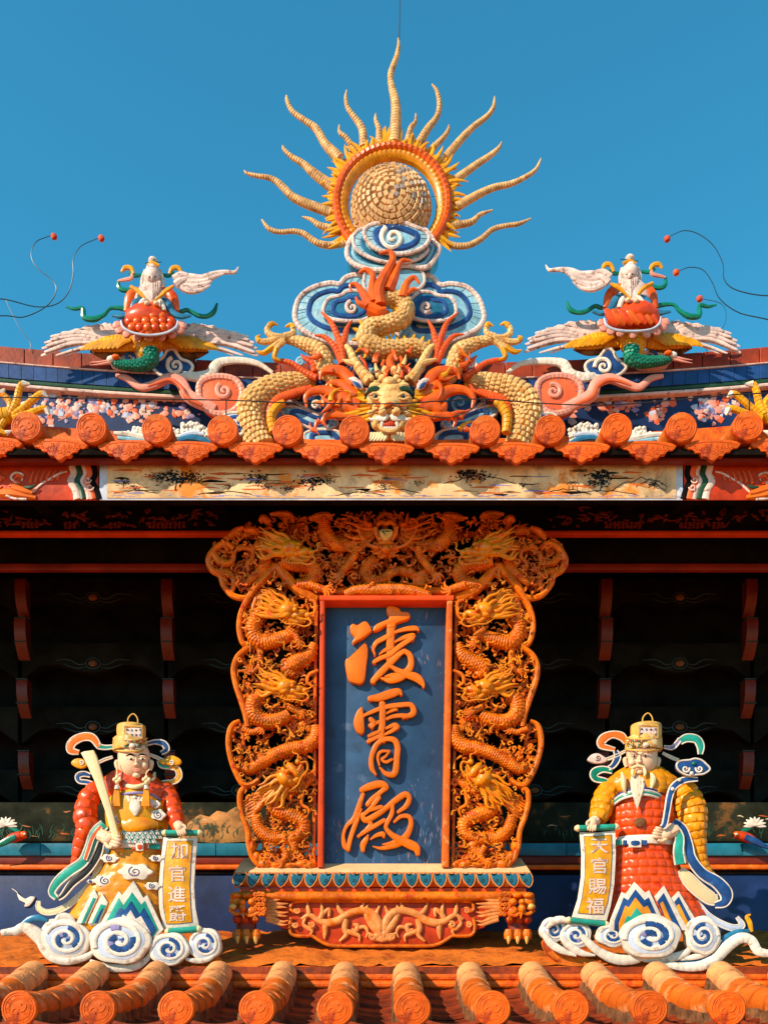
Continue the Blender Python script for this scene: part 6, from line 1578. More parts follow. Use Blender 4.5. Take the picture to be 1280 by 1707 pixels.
def face(th, cx, cy, s, h, look, old, parent_mat='skin'):
    """head about 2s wide; look shifts the features sideways"""
    def f(b):
        rows = []
        for t, w in ((-1.30, .35), (-1.22, .62), (-1.0, .86), (-.6, 1.0), (-.1, 1.0), (.3, .97), (.62, .86), (.88, .66), (1.06, .40), (1.14, .16)):
            rows.append((cx, cy + t * s, w * s, w * s * .92))
        b.loft(rows, 26, 4, h=h)
        F_ = lambda u, v, hh, rx, ry_, rz, a=0: b.ell(cx + (u + look) * s, cy + v * s, h + hh * s, rx * s, ry_ * s, rz * s, a, 12, 9)
        F_(0, -.10, .93, .08, .26, .12); F_(0, .10, 1.0, .15, .11, .15); F_(-.11, .13, .92, .08, .07, .1); F_(.11, .13, .92, .08, .07, .1)     # nose
        F_(-.50, .18, .60, .24, .22, .20); F_(.50, .18, .60, .24, .22, .20)                                                                   # cheeks
        F_(0, .80, .70, .26, .18, .2)                                                                                                         # chin
        F_(-.38, -.42, .78, .26, .07, .12); F_(.38, -.42, .78, .26, .07, .12)                                                                 # brow bone
        b.loft([(cx, cy + .9 * s, .55 * s, .5 * s), (cx, cy + 1.3 * s, .58 * s, .5 * s), (cx, cy + 1.7 * s, .9 * s, .55 * s)], 20, 3, h=h - .15 * s)
        for sx in (-1, 1):
            b.tube([(cx + sx * 1.0 * s, cy - .15 * s, .09 * s), (cx + sx * 1.12 * s, cy - .05 * s, .15 * s), (cx + sx * 1.10 * s, cy + .2 * s, .14 * s), (cx + sx * 1.02 * s, cy + .45 * s, .12 * s)], 8, 4, .8, h=h + .15 * s)
    hd = th.part('head', 'skin', f)
    ex = lambda u: cx + (u + look) * s
    hf = lambda u: .92 * math.sqrt(max(.1, 1 - (u + look) ** 2))
    for sx in (-1, 1):
        th.part('eye', 'white', lambda b: b.ell(ex(sx * .37), cy - .26 * s, h + (hf(sx * .37) - .03) * s, .18 * s, .10 * s, .10 * s), hd)
        th.part('pupil', 'dark_ink', lambda b: b.ell(ex(sx * .37 + .02), cy - .26 * s, h + (hf(sx * .37) + .04) * s, .085 * s, .075 * s, .05 * s), hd)
        th.part('eyelid', 'skin', lambda b: b.tube([(ex(sx * .16), cy - .26 * s, .03 * s), (ex(sx * .37), cy - .36 * s, .05 * s), (ex(sx * .60), cy - .26 * s, .03 * s)], 6, 4, 1, h=h + (hf(sx * .37) + .01) * s), hd)
        th.part('eyebrow', 'hair' if old else 'dark_wood', lambda b: b.tube([(ex(sx * .14), cy - .46 * s, .04 * s), (ex(sx * .38), cy - .56 * s, .055 * s), (ex(sx * .68), cy - .46 * s, .02 * s)], 6, 4, .6, h=h + (hf(sx * .38) + .02) * s), hd)
    th.part('lips', 'coral' if 0 else 'pink', lambda b: (b.tube([(ex(-.24), cy + .42 * s, .03 * s), (ex(0), cy + .39 * s, .06 * s), (ex(.24), cy + .42 * s, .03 * s)], 7, 4, .9, h=h + .90 * s), b.tube([(ex(-.2), cy + .47 * s, .03 * s), (ex(0), cy + .50 * s, .07 * s), (ex(.2), cy + .47 * s, .03 * s)], 7, 4, .9, h=h + .88 * s)), hd)
    return hd

def ribbon2(th, pts, fill, edge, h, parent, name='ribbon', ew=1.5):
    rb = th.part(name, fill, lambda b: b.tube(pts, 10, 6, .35, h=h), parent)
    P = catmull(pts, 6); T = np.gradient(P[:, :2], axis=0); T /= np.maximum(np.linalg.norm(T, axis=1, keepdims=True), 1e-9)
    ew *= .8
    for sg in (-1, 1):
        e = [(P[i, 0] - sg * T[i, 1] * P[i, 2], P[i, 1] + sg * T[i, 0] * P[i, 2], ew) for i in range(0, len(P), 2)]
        th.part('edging', edge, lambda b: b.tube(e, 6, 2, 1, h=h + .6), rb)
    return rb

def hat(th, cx, cy, w, h, sk, col_main, parent):
    """gilt official's cap: brow band, tall crown with framed panel, wire loop"""
    def band(b): b.loft([(cx, cy + 8, w * 1.02, w * .95), (cx, cy + 3, w * 1.05, w), (cx, cy - 10, w * 1.03, w * .98), (cx, cy - 14, w * .95, w * .9)], 30, 3, h=h)
    hb = th.part('hat_band', col_main, band, parent)
    def top(b): b.loft([(cx + sk, cy - 12, w * .86, w * .80), (cx + sk, cy - 30, w * .88, w * .78), (cx + sk, cy - 36, w * .78, w * .7), (cx + sk, cy - 38, w * .3, w * .3)], 30, 4, h=h)
    th.part('hat_crown', col_main, top, hb)
    fx = cx + sk + 3
    th.part('hat_panel', 'white_pink', lambda b: b.slab([(fx - w * .45, cy - 32), (fx + w * .5, cy - 32), (fx + w * .5, cy - 16), (fx - w * .45, cy - 16)], h + w * .86, 8, 1, sub=1), hb)
    th.part('hat_frame', 'hat_gold', lambda b: b.tube([(fx - w * .52, cy - 14, 1.6), (fx - w * .52, cy - 34, 1.6), (fx + w * .57, cy - 34, 1.6), (fx + w * .57, cy - 14, 1.6)], 7, 1, 1, h=h + w * .88, closed=True), hb)
    th.part('hat_edge', 'hat_gold', lambda b: [b.tube([(cx - w * 1.03, yy + 1, 1.4, w * .1), (cx - w * .6, yy + 3, 1.5, w * .82), (cx, yy + 3.6, 1.6, w * 1.02), (cx + w * .6, yy + 3, 1.5, w * .82), (cx + w * 1.03, yy + 1, 1.4, w * .1)], 7, 5, 1, h=h) for yy in (cy + 4, cy - 15)], hb)
    jr = random.Random(3)
    for i in range(15):
        u = -0.9 + i * .1286; yo = (i % 2) * 5 - 3; hh = h + w * 1.0 * math.sqrt(max(.05, 1 - u * u)) + .6
        if i == 8: th.part('hat_jewel', 'white', lambda b: b.ell(cx + u * w, cy - 2, hh + 1, 5, 4, 2.5), hb)
        th.part('hat_bead', ('white', 'coral', 'teal')[i % 3], lambda b: b.ell(cx + u * w, cy - 9, hh - 1, 1.7, 1.7, 1.5, nu=7, nv=5), hb)
        if i == 8: pass
        else:
            th.part('hat_scroll', ('dark_wood', 'white', 'green')[i % 3], lambda b: b.spiral(cx + u * w, cy - 1 + yo * .5, .4, 3.2, 1.3, i * 50, .5, .7, h=hh, flat=.8), hb)
    for i in range(8):
        x_, y_ = fx - w * .36 + (i % 4) * w * .27, cy - 28 + (i // 4) * 8
        th.part('hat_scroll', 'teal_blue' if i % 2 else 'dark_wood', lambda b: b.spiral(x_, y_, .3, 2.0, 1.1, i * 77, .35, .5, h=h + w * .88, flat=.8), hb)
    th.part('hat_loop', 'hat_gold', lambda b: b.tube([(fx - 9, cy - 36, 1.1), (fx - 8, cy - 48, 1.1), (fx, cy - 55, 1.1), (fx + 7, cy - 48, 1.1), (fx + 8, cy - 36, 1.1)], 6, 5, 1, h=h + 4), hb)
    return hb

DF = 3.98
# --- the younger official -----------------------------------------------------------------------
def vz(p): return zm('V', p)
def iz(p): return zm('I', p)
def jz(p): return zm('J', p)
A_ = Th('official_statue', 'beardless official in red sleeves and yellow robe holding a long ivory tablet', 'statue', 225, 1590, DF)
V1 = lambda x, y: vz([(x, y)])[0]
def rows(z, pts): return [(*zm(z, [(p[0], p[1])])[0], p[2] / ZN[z][2], p[3] / ZN[z][2]) for p in pts]
robe = A_.part('robe', 'yellow_glaze', lambda b: b.loft(rows('V', [(700, 800, 135, 90), (695, 850, 150, 100), (680, 950, 190, 108), (645, 1060, 245, 112), (620, 1150, 275, 112), (600, 1240, 300, 112), (600, 1290, 290, 105)]), quilt=1.4, nq=14, lq=17))
chest = A_.part('breast_cloth', 'yellow', lambda b: b.loft(rows('V', [(700, 500, 110, 90), (700, 530, 150, 112), (700, 600, 172, 124), (702, 690, 172, 122), (705, 760, 155, 108), (705, 820, 140, 98)]), 32, 5))
should = A_.part('shoulders', 'red_glaze', lambda b: b.loft(rows('V', [(670, 395, 100, 80), (670, 430, 150, 95), (680, 470, 185, 100), (690, 510, 195, 104), (700, 545, 180, 100)]), quilt=1.4, nq=16, lq=14))
A_.part('bib_edge', 'violet', lambda b: b.tube([(*V1(580, 545), 2.2, 12), (*V1(620, 522), 2.2, 26), (*V1(700, 512), 2.4, 33), (*V1(780, 522), 2.2, 27), (*V1(835, 552), 2.2, 14)], 8, 5, .7, h=6), chest)
# crane medallion, clouds and waves on the breast cloth
def motif_h(x, y=0): return 36.5 * math.sqrt(max(.1, 1 - ((x - 702) / 178) ** 2)) + 1.0
for c, m in (([(690, 560, 26), (690, 600, 30), (692, 640, 8)], 'white'), ([(690, 540, 8), (680, 530, 5)], 'white'), ([(640, 560, 14), (600, 580, 16), (585, 605, 5)], 'white_pink'), ([(740, 555, 14), (790, 570, 16), (810, 600, 5)], 'white_pink'), ([(610, 660, 16), (640, 690, 34), (690, 690, 40), (760, 685, 34), (820, 690, 14)], 'yellow_glaze'), ([(690, 665, 8), (730, 660, 10), (770, 668, 4)], 'salmon')):
    A_.part('crane_motif', m, lambda b: b.tube([(*V1(p[0], p[1]), p[2] / 3.37, motif_h(p[0])) for p in c], 10, 5, .22), chest)
for k in range(5):
    A_.part('crane_motif', 'white', lambda b: b.tube([(*V1(660 + k * 16, 560), 2.4, 36), (*V1(650 + k * 22, 535), 2.4, 35), (*V1(646 + k * 24, 525), .8, 34)], 7, 3, .3), chest)
for (x, y, r_) in ((605, 660, 11), (820, 635, 12), (600, 565, 8), (805, 575, 8)):
    cm = A_.part('cloud_motif', 'white', lambda b: b.slab([(V1(x, y)[0] + r_ * (1 + .12 * math.cos(5 * a)) * math.cos(a), V1(x, y)[1] + r_ * .75 * (1 + .12 * math.cos(5 * a)) * math.sin(a)) for a in np.linspace(0, 6.28, 16, endpoint=False)], motif_h(x) + 1, 6, .8, sub=2), chest)
    A_.part('cloud_line', 'ink_blue', lambda b: b.spiral(*V1(x, y), .5, r_ * .6, 1.5, 30, .6, .7, h=motif_h(x) + 1.2, flat=.6), cm)
for rw, (y, n, x0) in enumerate(((738, 8, 630), (762, 7, 645), (786, 5, 660))):
    for i in range(n):
        x = x0 + i * 30 * (1.0 if rw < 2 else 1.1)
        if x > 850: continue
        for k, m in enumerate(('teal', 'white', 'ink_blue', 'white')):
            A_.part('wave_motif', m, lambda b: b.tube([(*V1(x - 20 + k * 5, y + 8), 1.1), (*V1(x, y - 18 + k * 5), 1.3), (*V1(x + 20 - k * 5, y + 8), 1.1)], 6, 5, .5, h=motif_h(x) + rw * .8 + k * .3 - 1.5), chest)
for i in range(9):
    x = 610 + i * 28; A_.part('foam_motif', 'dark_wood', lambda b: b.spiral(*V1(x, 712 + 6 * (i % 2)), .4, 3.0, 1.1, i * 40, .45, .6, h=motif_h(x) + .5, flat=.6), chest)
# belt
bl = A_.part('belt', 'white', lambda b: b.loft(rows('V', [(705, 792, 146, 112), (705, 797, 152, 118), (705, 832, 152, 118), (705, 838, 146, 112)]), 30, 2))
for x, m, w in ((655, 'teal', 26), (800, 'teal', 30), (683, 'coral', 11), (745, 'coral', 11)):
    A_.part('belt_plate', m, lambda b: b.slab(vz([(x - w, 802), (x + w, 800), (x + w, 828), (x - w, 830)]), 37 - abs(x - 715) * .10, 5, .6, sub=1), bl)
A_.part('belt_buckle', 'white', lambda b: b.slab(vz([(695, 795), (735, 795), (735, 838), (695, 838)]), 39, 5, .8, sub=1), bl)
A_.part('buckle_stone', 'panel_red', lambda b: b.slab(vz([(703, 804), (727, 804), (730, 820), (720, 830), (706, 828)]), 40.4, 3, .8, sub=2), bl)
# cloud patches on the skirt
for (x, y, rx) in ((490, 165, 58), (660, 255, 110), (460, 315, 82), (800, 165, 46), (775, 350, 54), (365, 320, 28)):
    X_, Y_ = jz([(x, y)])[0]; R_ = rx / 4; hh = 37 - abs(X_ - 222) * .13
    cm = A_.part('cloud_patch', 'white', lambda b: b.slab([(X_ + R_ * (1 + .10 * math.cos(6 * a)) * math.cos(a), Y_ + R_ * .48 * (1 + .16 * math.cos(6 * a)) * math.sin(a)) for a in np.linspace(0, 6.28, 22, endpoint=False)], hh, 8, 1, sub=2), robe)
    A_.part('cloud_line', 'ink_blue', lambda b: b.spiral(X_, Y_, .6, R_ * .42, 1.6, 30, .7, .9, h=hh + .2, flat=.6, sq=.8), cm)
# layered peaks at the hem
def peak(th, z, pts_list, parent, h0):
    for i, (m, pts) in enumerate(pts_list): th.part('hem_peak', m, lambda b: b.slab(zm(z, pts), h0 + i * 1.0, 3.5, .4, sub=1), parent)
peak(A_, 'J', [('white', [(430, 600), (550, 385), (575, 410), (650, 315), (715, 430), (740, 410), (850, 640), (800, 690), (430, 690)]), ('teal', [(460, 600), (550, 430), (580, 480), (640, 392), (700, 475), (725, 450), (815, 640), (780, 690), (450, 690)]), ('blue', [(495, 600), (560, 490), (590, 510), (635, 450), (690, 540), (720, 495), (800, 640), (770, 690), (490, 690)]), ('white', [(540, 600), (580, 540), (600, 555), (630, 510), (665, 570), (700, 550), (765, 665), (745, 690), (520, 690)])], robe, 37)
peak(A_, 'J', [('white', [(265, 600), (385, 370), (415, 420), (330, 600)]), ('teal', [(300, 600), (380, 425), (398, 435), (320, 600)])], robe, 32)
peak(A_, 'J', [('white', [(345, 600), (440, 400), (480, 460), (420, 600)]), ('teal', [(370, 600), (430, 470), (465, 480), (405, 600)]), ('blue', [(385, 600), (425, 520), (445, 500), (410, 600)])], robe, 35)
# sleeves and hands
slv = A_.part('sleeve', 'red_glaze', lambda b: b.tube([(p[0], p[1], p[2], hh) for p, hh in zip(vz([(490, 480, 46), (440, 530, 56), (418, 590, 60), (412, 650, 64), (425, 710, 62), (400, 780, 52), (375, 860, 40), (355, 930, 26)]), (0, 4, 8, 12, 14, 10, 8, 6))], 16, 5, .9, quilt=(.13, 8, 15)))
#A_.part('sleeve_fold', 'red_glaze', lambda b: [b.ell(*V1(x, y), hh, r_ / 3.37, r_ / 3.6, r_ / 3.6, 20, 14, 10) for x, y, r_, hh in ((432, 525, 62, 6), (405, 610, 70, 8), (455, 600, 60, 10), (415, 690, 68, 12), (455, 680, 60, 14))], slv)
ribbon2(A_, vz([(520, 690, 26), (470, 740, 30), (440, 820, 28), (400, 900, 26), (330, 950, 26), (260, 1010, 24), (225, 1070, 18), (250, 1105, 12)]), 'teal', 'white', 26, slv, 'sleeve_border', 2.2)
ribbon2(A_, vz([(540, 710, 16), (500, 780, 22), (480, 860, 22), (420, 950, 22), (340, 1020, 20), (290, 1085, 14), (260, 1110, 8)]), 'dark_ink', 'white', 24, slv, 'sleeve_lining', 1.8)
ribbon2(A_, vz([(500, 700, 10), (455, 760, 11), (430, 830, 11), (410, 890, 9)]), 'coral', 'white', 30, slv, 'sleeve_border', 1.2)
ribbon2(A_, vz([(520, 830, 10), (490, 920, 14), (450, 1010, 15), (380, 1090, 15), (290, 1160, 15), (200, 1185, 15), (150, 1160, 14), (150, 1120, 9)]), 'ivory', 'white', 14, slv, 'sash', 1.4)
slr = A_.part('sleeve', 'red_glaze', lambda b: b.tube([(p[0], p[1], p[2], hh) for p, hh in zip(vz([(850, 480, 50), (885, 540, 52), (905, 610, 50), (925, 680, 44), (950, 730, 34)]), (0, 4, 10, 16, 20))], 16, 5, .9, quilt=(.12, 7, 12)))
A_.part('hand', 'skin', lambda b: (hand(b, *V1(555, 775), 21, 15, 36, -1), b.tube([(*V1(500, 750), 11, 0), (*V1(540, 770), 10, 6)], 10, 3, 1, h=28)))
A_.part('hand', 'skin', lambda b: (hand(b, *V1(945, 715), 15, 70, 40, 1), b.tube([(*V1(930, 690), 8, -6), (*V1(948, 712), 8, 0)], 10, 3, 1, h=36)))
# head
collar = A_.part('collar', 'ivory', lambda b: b.tube([(*V1(565, 400), 3, -6), (*V1(590, 450), 3.4, 8), (*V1(690, 480), 3.8, 26), (*V1(785, 445), 3.4, 10), (*V1(800, 400), 2.4, -4)], 9, 5, .8, h=8))
hd = face(A_, *V1(685, 345), 26, 14, .16, False)
hat(A_, V1(660, 240)[0] + 1, V1(660, 240)[1] + 4, 27, 14, 2, 'hat_gold', hd)
for (x, y) in ((590, 400), (755, 400)):
    ts = A_.part('tassel', 'ivory', lambda b: (b.tube([(*V1(x - 4 if x < 700 else x + 18, y - 60 if x < 700 else y - 20), 1.0), (*V1(x, y), 1.2), (*V1(x, y + 40), 1.3)], 7, 3, 1, h=34), [b.ell(*V1(x + dx, y + 38 + dy), 36, 3.6, 3.6, 3) for dx, dy in ((-14, 0), (14, 0), (0, -12), (0, 14))]))
    for k in range(5): A_.part('tassel_thread', 'yellow_glaze', lambda b: b.tube([(*V1(x - 10 + k * 5, y + 92), 1.7), (*V1(x - 16 + k * 7, y + 140), 2.0), (*V1(x - 22 + k * 9, y + 188), 2.0)], 6, 3, 1, h=38), ts)
    A_.part('tassel_cap', 'white', lambda b: b.tube([(*V1(x, y + 70), 3.2), (*V1(x, y + 92), 4.5)], 8, 2, 1, h=38), ts)
# hat ribbons
for pts, fc in (([(470, 350, 16), (400, 355, 18), (340, 345, 22)], 'teal'), ([(350, 350, 22), (290, 270, 32), (200, 262, 34), (110, 310, 36), (95, 380, 30), (170, 400, 16)], 'orange_glaze'), ([(470, 440, 8), (400, 462, 10), (340, 490, 9)], 'yellow'),
                ([(320, 690, 16), (240, 665, 18), (175, 655, 18), (160, 610, 22), (210, 590, 22), (270, 605, 16)], 'blue'), ([(780, 320, 14), (850, 305, 18), (920, 320, 24), (950, 370, 22), (900, 405, 14)], 'blue'), ([(790, 415, 8), (850, 440, 10), (920, 470, 10)], 'yellow'),
                ([(880, 470, 14), (900, 515, 18), (970, 530, 16)], 'teal'), ([(970, 530, 16), (1040, 545, 22), (1060, 610, 24), (1010, 660, 20), (900, 670, 12), (860, 740, 8)], 'yellow')):
    ribbon2(A_, iz(pts), fc, 'white', 2, hd, 'ribbon', 1.6)
for pts in ([(95, 490), (130, 455), (180, 450), (220, 470), (240, 510), (190, 540), (130, 525)], [(870, 470), (930, 455), (970, 425), (1020, 430), (1075, 465), (1060, 505), (980, 510), (910, 500)]):
    fin = A_.part('hat_wing', 'yellow', lambda b: b.slab(iz(pts), 8, 5, 1.4, sub=3), hd)
    cxx = sum(p[0] for p in pts) / 7; 
    A_.part('wing_scroll', 'white', lambda b: b.spiral(*iz([(pts[3][0] - 30, 485)])[0], .5, 4.5, 1.3, 0, .8, 1.1, h=8.6), fin)
tb = Th('ivory_tablet', 'long ivory tablet slanting across the shoulder of the beardless official', 'tablet', 190, 1395, 3.87)
tb.part('blade', 'ivory', lambda b: b.slab(iz([(183, 402), (210, 388), (296, 376), (322, 430), (420, 760), (528, 1160), (465, 1170), (400, 920), (300, 640), (225, 480)]), 3, 6, 1.2, sub=1))
scroll_sign('hanging_scroll', 'yellow scroll reading 加官進爵 unrolled from the hand of the beardless official', vz([(850, 762), (950, 768), (1042, 760), (1030, 900), (1022, 1040), (1030, 1160), (1050, 1262), (950, 1272), (850, 1276), (826, 1160), (822, 1040), (834, 900)]),
            vz([(872, 782), (950, 784), (1014, 780), (1004, 900), (998, 1040), (1003, 1150), (1012, 1240), (940, 1248), (868, 1250), (850, 1150), (846, 1040), (856, 900)]), [((*V1(856, 738),)[:2], V1(1056, 738), 5), (V1(872, 1292), V1(1052, 1278), 5.4)],
            [(c, *V1(x, y)) for c, x, y in (('加', 938, 838), ('官', 928, 966), ('進', 926, 1082), ('爵', 930, 1190))], 12)
# clouds under the feet
cA = Th('swirling_cloud', 'white and blue swirling clouds under the beardless official', 'cloud base', 215, 1612, 3.93)
swirl_cloud(cA, *V1(300, 1335), 40, 34, 16, 1, 200, seed=1)
swirl_cloud(cA, *V1(602, 1345), 50, 40, 26, 1, 160, seed=2)
swirl_cloud(cA, *V1(880, 1390), 33, 28, 20, 1, 190, seed=3)
swirl_cloud(cA, *V1(1080, 1365), 28, 28, 14, 1, 200, seed=4)
swirl_cloud(cA, *V1(235, 1290), 22, 20, 6, -1, 20, seed=5)
for pts in ([(10, 690, 16), (40, 760, 24), (110, 830, 30), (220, 850, 30), (340, 820, 24), (390, 780, 8)], [(360, 850, 12), (460, 890, 26), (560, 900, 28), (660, 890, 26), (740, 840, 20), (770, 780, 8)], [(790, 830, 12), (860, 850, 22), (940, 850, 20), (1010, 800, 8)], [(1000, 840, 10), (1080, 850, 20), (1160, 830, 20), (1215, 770, 8)], [(120, 600, 10), (160, 555, 22), (220, 560, 24), (260, 600, 10)], [(360, 610, 10), (400, 590, 20), (440, 600, 10)]):
    cA.part('cloud_lobe', 'white', lambda b: b.tube(jz(pts), 12, 6, .6, h=12, seg=13, samp=.05))
cA.part('cloud_tail', 'white', lambda b: b.tube(vz([(-60, 1300, 18), (20, 1290, 26), (70, 1270, 30), (140, 1310, 40), (190, 1370, 36)]), 12, 6, .6, h=8))
cA.part('cloud_tail', 'teal_blue', lambda b: b.tube(vz([(40, 1270, 14), (100, 1225, 18), (150, 1215, 18), (200, 1230, 8)]), 10, 6, .6, h=6))
cA.part('clay_footing', 'clay_slope', lambda b: b.slab(vz([(160, 1380), (400, 1440), (600, 1480), (800, 1460), (1000, 1440), (1150, 1430), (1160, 1500), (1000, 1530), (600, 1540), (300, 1520), (190, 1460)]), 2, 26, 5, sub=4))

# --- the old official -----------------------------------------------------------------------------
def wz(p): return zm('W', p)
def kz(p): return zm('K', p)
B_ = Th('official_statue', 'white-bearded official in yellow sleeves and red quilted robe with blue ruyi sceptre', 'statue', 1075, 1590, DF)
W1 = lambda x, y: wz([(x, y)])[0]
robe = B_.part('robe', 'red_glaze', lambda b: b.loft(rows('W', [(600, 480, 120, 95), (590, 540, 160, 115), (590, 640, 175, 122), (595, 740, 165, 112), (600, 780, 155, 105), (605, 830, 165, 112), (620, 950, 195, 112), (650, 1080, 240, 112), (680, 1190, 275, 112), (685, 1260, 280, 108)]), quilt=1.7, nq=22, lq=13.5))
B_.part('shoulders', 'yellow_glaze', lambda b: b.loft(rows('W', [(590, 360, 100, 75), (590, 400, 160, 92), (595, 440, 200, 110), (600, 490, 190, 120), (600, 520, 150, 118)]), quilt=1.6, nq=18, lq=13))
for c, m, dy_ in (('white', 'white', 0), ('teal', 'teal', 12), ('white', 'white', 24), ('ink', 'ink_blue', -10)):
    B_.part('neck_border', m, lambda b: b.tube([(*W1(430, 545 + dy_), 2.0, 12), (*W1(490, 505 + dy_), 2.2, 28), (*W1(590, 485 + dy_), 2.4, 37), (*W1(670, 500 + dy_), 2.2, 30), (*W1(730, 540 + dy_), 2.0, 14)], 8, 5, .8, h=4))
bl = B_.part('belt', 'white', lambda b: b.loft(rows('W', [(600, 748, 160, 118), (600, 753, 166, 124), (600, 790, 166, 124), (600, 796, 160, 118)]), 30, 2))
for x, m, w in ((465, 'teal', 14), (655, 'teal', 26), (503, 'blue', 13), (605, 'blue', 13)):
    B_.part('belt_plate', m, lambda b: b.slab(wz([(x - w, 758), (x + w, 758), (x + w, 786), (x - w, 786)]), 39 - abs(x - 600) * .12, 5, .6, sub=1), bl)
B_.part('belt_buckle', 'white', lambda b: b.slab(wz([(522, 748), (588, 748), (588, 798), (522, 798)]), 40, 5, .8, sub=1), bl)
B_.part('buckle_stone', 'blue', lambda b: b.slab(wz([(535, 762), (575, 762), (578, 780), (555, 788), (533, 782)]), 41.4, 3, .8, sub=2), bl)
B_.part('chipped_shard', 'mortar_dark', lambda b: b.slab(wz([(556, 640), (605, 636), (608, 675), (585, 684), (556, 678)]), 40, 5, 1.4, sub=2), robe)
peak(B_, 'L', [('white', [(420, 470), (480, 320), (500, 335), (550, 265), (610, 325), (630, 310), (720, 500), (700, 530), (410, 530)]), ('blue', [(440, 480), (490, 350), (515, 365), (555, 305), (605, 365), (628, 350), (690, 490), (680, 530), (440, 530)]), ('yellow_glaze', [(465, 490), (500, 395), (520, 405), (555, 350), (600, 405), (622, 395), (660, 470), (650, 530), (465, 530)]), ('teal', [(490, 500), (510, 450), (530, 455), (560, 405), (590, 440), (615, 440), (620, 530), (490, 530)])], robe, 39)
peak(B_, 'L', [('white', [(660, 345), (712, 285), (845, 530), (760, 530)]), ('blue', [(675, 370), (710, 325), (810, 530), (750, 530)]), ('yellow_glaze', [(690, 385), (705, 370), (775, 530), (745, 530)])], robe, 37)
peak(B_, 'L', [('white', [(750, 355), (792, 315), (920, 530), (840, 530)]), ('blue', [(768, 375), (792, 345), (890, 530), (845, 530)]), ('yellow_glaze', [(780, 395), (795, 385), (865, 530), (840, 530)])], robe, 34)
slv = B_.part('sleeve', 'yellow_glaze', lambda b: b.tube([(p[0], p[1], p[2], hh) for p, hh in zip(wz([(420, 470, 56), (385, 530, 62), (365, 600, 58), (345, 650, 44)]), (4, 8, 14, 20))], 18, 5, .9, quilt=(.13, 9, 11)))
slr = B_.part('sleeve', 'yellow_glaze', lambda b: b.tube([(p[0], p[1], p[2], hh) for p, hh in zip(wz([(790, 440, 56), (835, 520, 74), (860, 600, 82), (870, 680, 74), (890, 780, 52), (910, 880, 40), (960, 960, 34), (1030, 1010, 26), (1070, 1060, 14)]), (4, 8, 10, 12, 10, 8, 6, 4, 2))], 18, 5, .9, quilt=(.13, 10, 12)))
#B_.part('sleeve_fold', 'yellow_glaze', lambda b: [b.ell(*W1(x, y), hh, r_ / 3.28, r_ / 3.5, r_ / 3.4, -20, 14, 10) for x, y, r_, hh in ((850, 560, 66, 8), (870, 640, 60, 8))], slr)
ribbon2(B_, wz([(760, 660, 22), (810, 700, 26), (840, 780, 26), (860, 860, 26), (920, 940, 28), (1000, 990, 32), (1050, 1050, 34), (1040, 1100, 24), (990, 1115, 14)]), 'blue', 'white', 26, slr, 'sleeve_border', 1.8)
ribbon2(B_, wz([(765, 680, 14), (795, 740, 22), (790, 820, 26), (800, 890, 28)]), 'teal', 'white', 32, slr, 'sleeve_border', 2.0)
ribbon2(B_, wz([(800, 920, 16), (840, 970, 34), (900, 1030, 36), (970, 1080, 34), (1005, 1080, 20)]), 'ivory', 'white', 22, slr, 'sleeve_lining', 2.0)
ribbon2(B_, wz([(890, 1090, 12), (940, 1160, 15), (1010, 1210, 17), (1090, 1240, 17), (1140, 1225, 14), (1110, 1180, 7)]), 'pale_blue', 'white', 12, slr, 'sash', 1.5)
B_.part('hand', 'skin', lambda b: (hand(b, *W1(320, 670), 15, 100, 40, -1), b.tube([(*W1(335, 650), 9, -6), (*W1(322, 668), 8.5, 0)], 10, 3, 1, h=34)))
B_.part('hand', 'skin', lambda b: (hand(b, *W1(705, 725), 20, 195, 36, 1), b.tube([(*W1(765, 700), 12, -4), (*W1(725, 725), 11, 0)], 10, 3, 1, h=30)))
hd = face(B_, *W1(590, 320), 25, 14, -.16, True)
hat(B_, W1(600, 240)[0], W1(600, 240)[1] + 1, 29, 14, 4, 'hat_gold', hd)
for i in range(9):
    u = (i - 4) / 4
    B_.part('beard_strand', 'ivory' if i % 2 else 'white_pink', lambda b: b.tube([(*W1(567 + u * 28, 405), 2.6, 30 - 3 * abs(u)), (*W1(567 + u * 30, 460), 2.8, 40), (*W1(566 + u * 17, 520), 2.2, 44), (*W1(565 + u * 5, 590 - 20 * abs(u)), .5, 45)], 7, 5, .8, h=0), hd)
for pts in ([(480, 385, 5), (488, 430, 15), (492, 470, 13), (500, 495, 4)], [(640, 390, 6), (652, 420, 15), (648, 450, 13), (640, 480, 4)], [(540, 370, 8), (538, 395, 9), (545, 410, 4)], [(602, 362, 8), (608, 390, 9), (602, 408, 4)], [(530, 365, 7), (568, 352, 8), (605, 360, 7)]):
    B_.part('beard_lock', 'ivory', lambda b: b.tube(wz(pts), 8, 5, .9, h=38), hd)
for pts, fc in (([(410, 215, 14), (380, 170, 28), (310, 155, 24), (245, 185, 30), (230, 235, 22), (330, 265, 12)], 'orange_glaze'), ([(335, 275, 14), (350, 320, 22), (320, 380, 18), (280, 405, 12)], 'blue'), ([(310, 425, 16), (240, 410, 22), (180, 435, 28), (190, 480, 22), (270, 500, 16), (320, 560, 12)], 'green'), ([(690, 245, 8), (750, 250, 14), (790, 215, 14), (810, 185, 12)], 'violet'),
                ([(810, 205, 22), (860, 180, 28), (930, 190, 28), (960, 240, 26), (958, 300, 14)], 'teal'), ([(410, 275, 6), (330, 315, 9), (250, 345, 8)], 'ivory'), ([(680, 290, 6), (740, 320, 9), (800, 345, 8)], 'ivory')):
    ribbon2(B_, kz(pts), fc, 'white', 2, hd, 'ribbon', 1.6)
